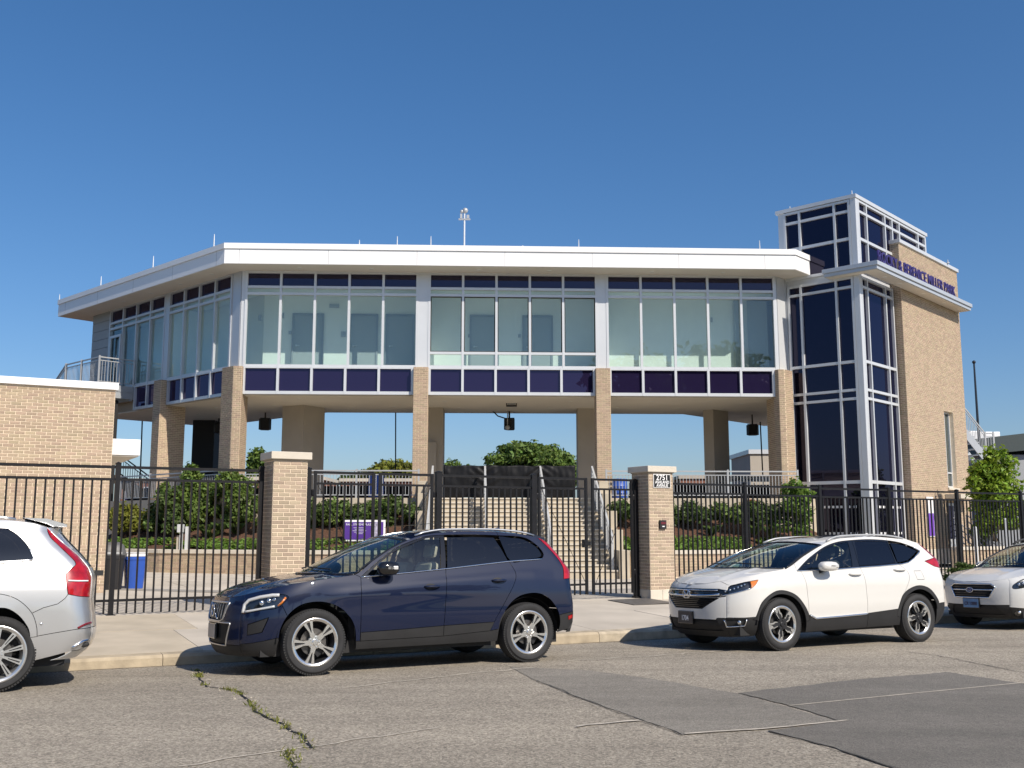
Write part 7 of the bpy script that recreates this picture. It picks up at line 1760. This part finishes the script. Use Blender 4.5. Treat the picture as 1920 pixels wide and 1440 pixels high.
g = MB(); g.tube([(4.70, .30, 1.19), (4.86, .30, 1.17), (4.94, .28, 1.15)], .02, 6); g.box(4.90, 5.0, .2, .36, 1.12, 1.18); g.build('rear_camera_arm', M['dark'], r)

# ---------------------------------------------------------------- white wagon at the right edge (nose in view)
r = car_root('parked_car', 'white wagon with blue number plate cut off by the right edge', 16.02, 12.0)
zbk = [(.06, .83), (.117, .85), (.393, .92), (.852, 1.0), (1.30, 1.045), (1.65, 1.22), (2.05, 1.40), (2.35, 1.49), (2.7, 1.53), (3.3, 1.54), (3.9, 1.50), (4.35, 1.43)]
c = Car(r, [(.15, .80), (.30, .87), (.45, .90), (.65, .92), (.85, .91), (.97, .89), (1.05, .86), (1.25, .79), (1.4, .73), (1.55, .64)],
        [(.18, .16), (.28, .08), (.40, .03), (.55, .02), (.70, .025), (.80, .045), (.87, .09), (.95, .2), (1.05, .4)], [(.25, 4.55), (.4, 4.72), (.6, 4.76), (.9, 4.74), (1.05, 4.72), (1.2, 4.62), (1.45, 4.42)], zbk, .80, .42, 2.4, 3.0)
xn = .24; Bc = [(x, c.zb(x)) for x in np.linspace(xn, 4.35, 80)]
fl_ = [(c.xf(z)+.16, z) for z in np.linspace(.20, c.zb(xn), 16)]; fl_[-1] = Bc[0]
rl_ = [(4.35, 1.43), (4.50, 1.28), (4.62, 1.1), (4.68, .9), (4.68, .6), (4.62, .38), (4.45, .27)]
bot = [(c.xf(.20)+.16, .20), (.60, .21), (1.5, .23), (3.5, .25), (4.45, .27)]
fa, ra = arc(.98, .36, .42, 205, -25), arc(3.72, .36, .42, 205, -25); fa2, ra2 = arc(.98, .36, .47, 190, -10), arc(3.72, .36, .47, 190, -10)
hl_ = smooth_line([(.235, .715), (.25, .785), (.40, .875), (.62, .905), (.60, .83), (.50, .765), (.36, .73)], 4, True)
cl = [(.05, .44), (.20, .40), (.36, .38), (.515, .40), (.62, .41)]; fogb = arc(.33, .315, .07, 0, 360)
win = smooth_line([(1.45, 1.06), (1.75, 1.215), (2.05, 1.345), (2.4, 1.43), (2.8, 1.465), (3.4, 1.465), (3.95, 1.42), (4.2, 1.33)])+[(4.1, 1.20), (3.0, 1.12), (1.45, 1.06)]
lines = [Bc, fl_, rl_, bot, fa, ra, fa2, ra2, hl_, cl, fogb, win, [(1.34, 1.20), (1.45, 1.06), (1.45, .7), (1.46, .15)], [(.517, .278), (.62, .27)], [(1.443, .278), (1.32, .27)], [(3.257, .278), (3.38, .27)], [(4.183, .278), (4.06, .27)], [(2.58, 1.45), (2.54, 1.05), (2.52, .2)], [(3.45, 1.47), (3.5, 1.1), (3.44, .80), (3.52, .60)], [(1.32, .40), (3.38, .42)], [(2.62, 1.48), (2.585, 1.07)], [(3.40, 1.62), (3.45, 1.12)], [(4.62, 1.1), (4.3, 1.12), (4.3, .9), (4.7, .9)], [(4.06, .5), (4.7, .52)]]
c.patch(lines, [(1.2, .95, 'fender', M['pearl2']), (.45, .27, 'bumper_cladding', M['cladding']), (.33, .315, 'fog_lamp', M['lamp_clear'], {'kind': 'lens', 'inner': M['lamp_dark']}), (.40, .80, 'headlight', M['lamp_clear'], {'kind': 'lens', 'inner': M['lamp_dark'], 'depth': .045}),
    (.98, .805, 'arch_trim', M['cladding'], {'off': .008}), (3.72, .805, 'arch_trim', M['cladding'], {'off': .008}), (2.0, .8, 'front_door', M['pearl2']), (3.0, .8, 'rear_door', M['pearl2']), (4.1, 1.0, 'rear_quarter', M['pearl2']), (2.0, .33, 'front_sill_trim', M['cladding']), (3.0, .33, 'rear_sill_trim', M['cladding']),
    (2.2, 1.25, 'front_window', M['car_glass'], inn), (3.0, 1.3, 'rear_window', M['privacy'], inn), (3.8, 1.3, 'quarter_window', M['privacy'], inn), (3.45, 1.3, 'pillar_trim', M['gloss_black']), (4.45, 1.0, 'tail_light', M['tail_red']), (4.5, .42, 'rear_bumper_cladding', M['cladding']), (2.4, 1.47, 'roof_side', M['pearl2'])], c.side, (0, 1, 0), mirror=True)
fb = [(c.Y(c.xf(z)+.16, z), z) for z in np.linspace(.20, c.zb(xn), 16)]; ytop = [(c.yb(x), c.zb(x)) for x in np.linspace(xn, .094, 16)]; fb[-1] = ytop[0]
top_ = ytop+[(0, c.zb(.06)+.004)]+[(-y, z) for y, z in ytop[::-1]]
gg = [(-.45, .745), (-.37, .795), (.37, .795), (.45, .745), (.345, .56), (-.345, .56), (-.45, .745)]
lw = [(-1, .44), (-.60, .44), (-.40, .435), (.40, .435), (.60, .44), (1, .44)]; lw2 = [(-.42, .425), (.42, .425), (.52, .27), (-.52, .27), (-.42, .425)]
c.patch([fb, [(-y, z) for y, z in fb], [fb[0], (-fb[0][0], fb[0][1])], top_, gg, lw, lw2], [(0, .50, 'bumper', M['pearl2']), (0, .68, 'grille', M['dark'], {'off': -.025}), (0, .235, 'bumper_cladding', M['cladding']), (0, .34, 'lower_intake', M['dark'], {'off': -.02})], c.front, (1, 0, 0))
closed_tube(c, c.front, gg, .014, M['chrome'], 'grille_frame')
for zz, w_ in ((.60, .35), (.64, .37), (.745, .42)):
    g = MB(); g.tube([Vector(c.front(y, zz))+Vector((.006, 0, 0)) for y in np.linspace(-w_, w_, 11)], .007, 5); g.build('grille_slat', M['gloss_black'], r)
g = MB(); g.tube([Vector(c.front(y, .69+.004))-Vector((.004, 0, 0)) for y in np.linspace(-.40, .40, 15)], .012, 6); g.build('chrome_bar', M['chrome'], r, smooth=True)
p = Vector(c.front(0, .692))-Vector((.018, 0, 0)); g = MB(); g.sphere(p, .06, 16, 8, (.2, 1.15, .68)); em = g.build('emblem', mat('emblem_blue', (.01, .02, .12), .15, coat=1), r, smooth=True); g = MB(); g.tube([p+Vector((-.012, .07*math.cos(a), .042*math.sin(a))) for a in np.linspace(0, 2*math.pi, 21)[:-1]], .006, 5, close=True)
for yy, zz in ((.025, .012), (-.01, .02), (-.03, .004), (-.012, -.012), (.01, -.018), (.032, -.008)): g.sphere(p+Vector((-.012, yy, zz)), .006, 6, 4)
g.build('emblem_stars', M['chrome'], em, smooth=True)
plate(c, .0, .462, .305, .152, mat('plate_blue', (.09, .20, .38), .4, var=.3, vscale=9), 'CR 10880', mat('plate_ink', (.03, .02, .05), .5), .078)
hood_patch(c, .065, 1.30, .36, .84, M['pearl2'], .06); windshield(c, .95, .34, 2.15, .85, M['car_glass']); roof_patch(c, 2.16, 4.35, M['pearl2'], None, .05)
rb_ = [(c.Y(x, z), z) for x, z in rl_[::-1]]; rtop = [(c.Y(4.35, 1.43), 1.43), (0, 1.45), (-c.Y(4.35, 1.43), 1.43)]; rb_[-1] = rtop[0]
rg = [(-.50, 1.38), (.50, 1.38), (.60, 1.1), (-.60, 1.1), (-.50, 1.38)]
c.patch([rb_, [(-y, z) for y, z in rb_], [rb_[0], (-rb_[0][0], rb_[0][1])], rtop, rg, [(-1, .52), (1, .52)]], [(0, .9, 'tailgate', M['pearl2']), (0, 1.2, 'rear_glass', M['privacy'], {'kind': 'glass'}), (0, .42, 'rear_bumper_cladding', M['cladding'])], c.rear, (-1, 0, 0), .07)
c.shell.build('inner_shell', M['dark'], r)
for sg in (-1, 1):
    c.wheel(.98, .915, .36, .245, .23, 'crv', sg, M['wheel_polish']); c.wheel(3.72, .915, .36, .245, .23, 'crv', sg, M['wheel_polish']); mirror_part(c, 1.78, 1.10, .28, .15, .18, M['pearl2'], sg); handle(c, 2.4, .96, M['pearl2'], sg); handle(c, 3.35, 1.0, M['pearl2'], sg)
    for k in range(3): g = MB(); g.sphere(c.on_side(.33+k*.07, .79+.02*k, sg, -.03), .028, 10, 6); g.build('lamp_bulb', M['chrome'], r, smooth=True)
    g = MB(); g.sphere(c.on_side(.33, .315, sg, -.02), .035, 10, 6); g.build('fog_bulb', M['chrome'], r, smooth=True)
cabin(c, 1.2, .91, .58, M['seat_dark'], 0, 1.5, 4.65); wells(c, (.98, 3.72), .42, .91); roof_rails(c, 2.3, 4.0, M['cladding'], .05, .02)
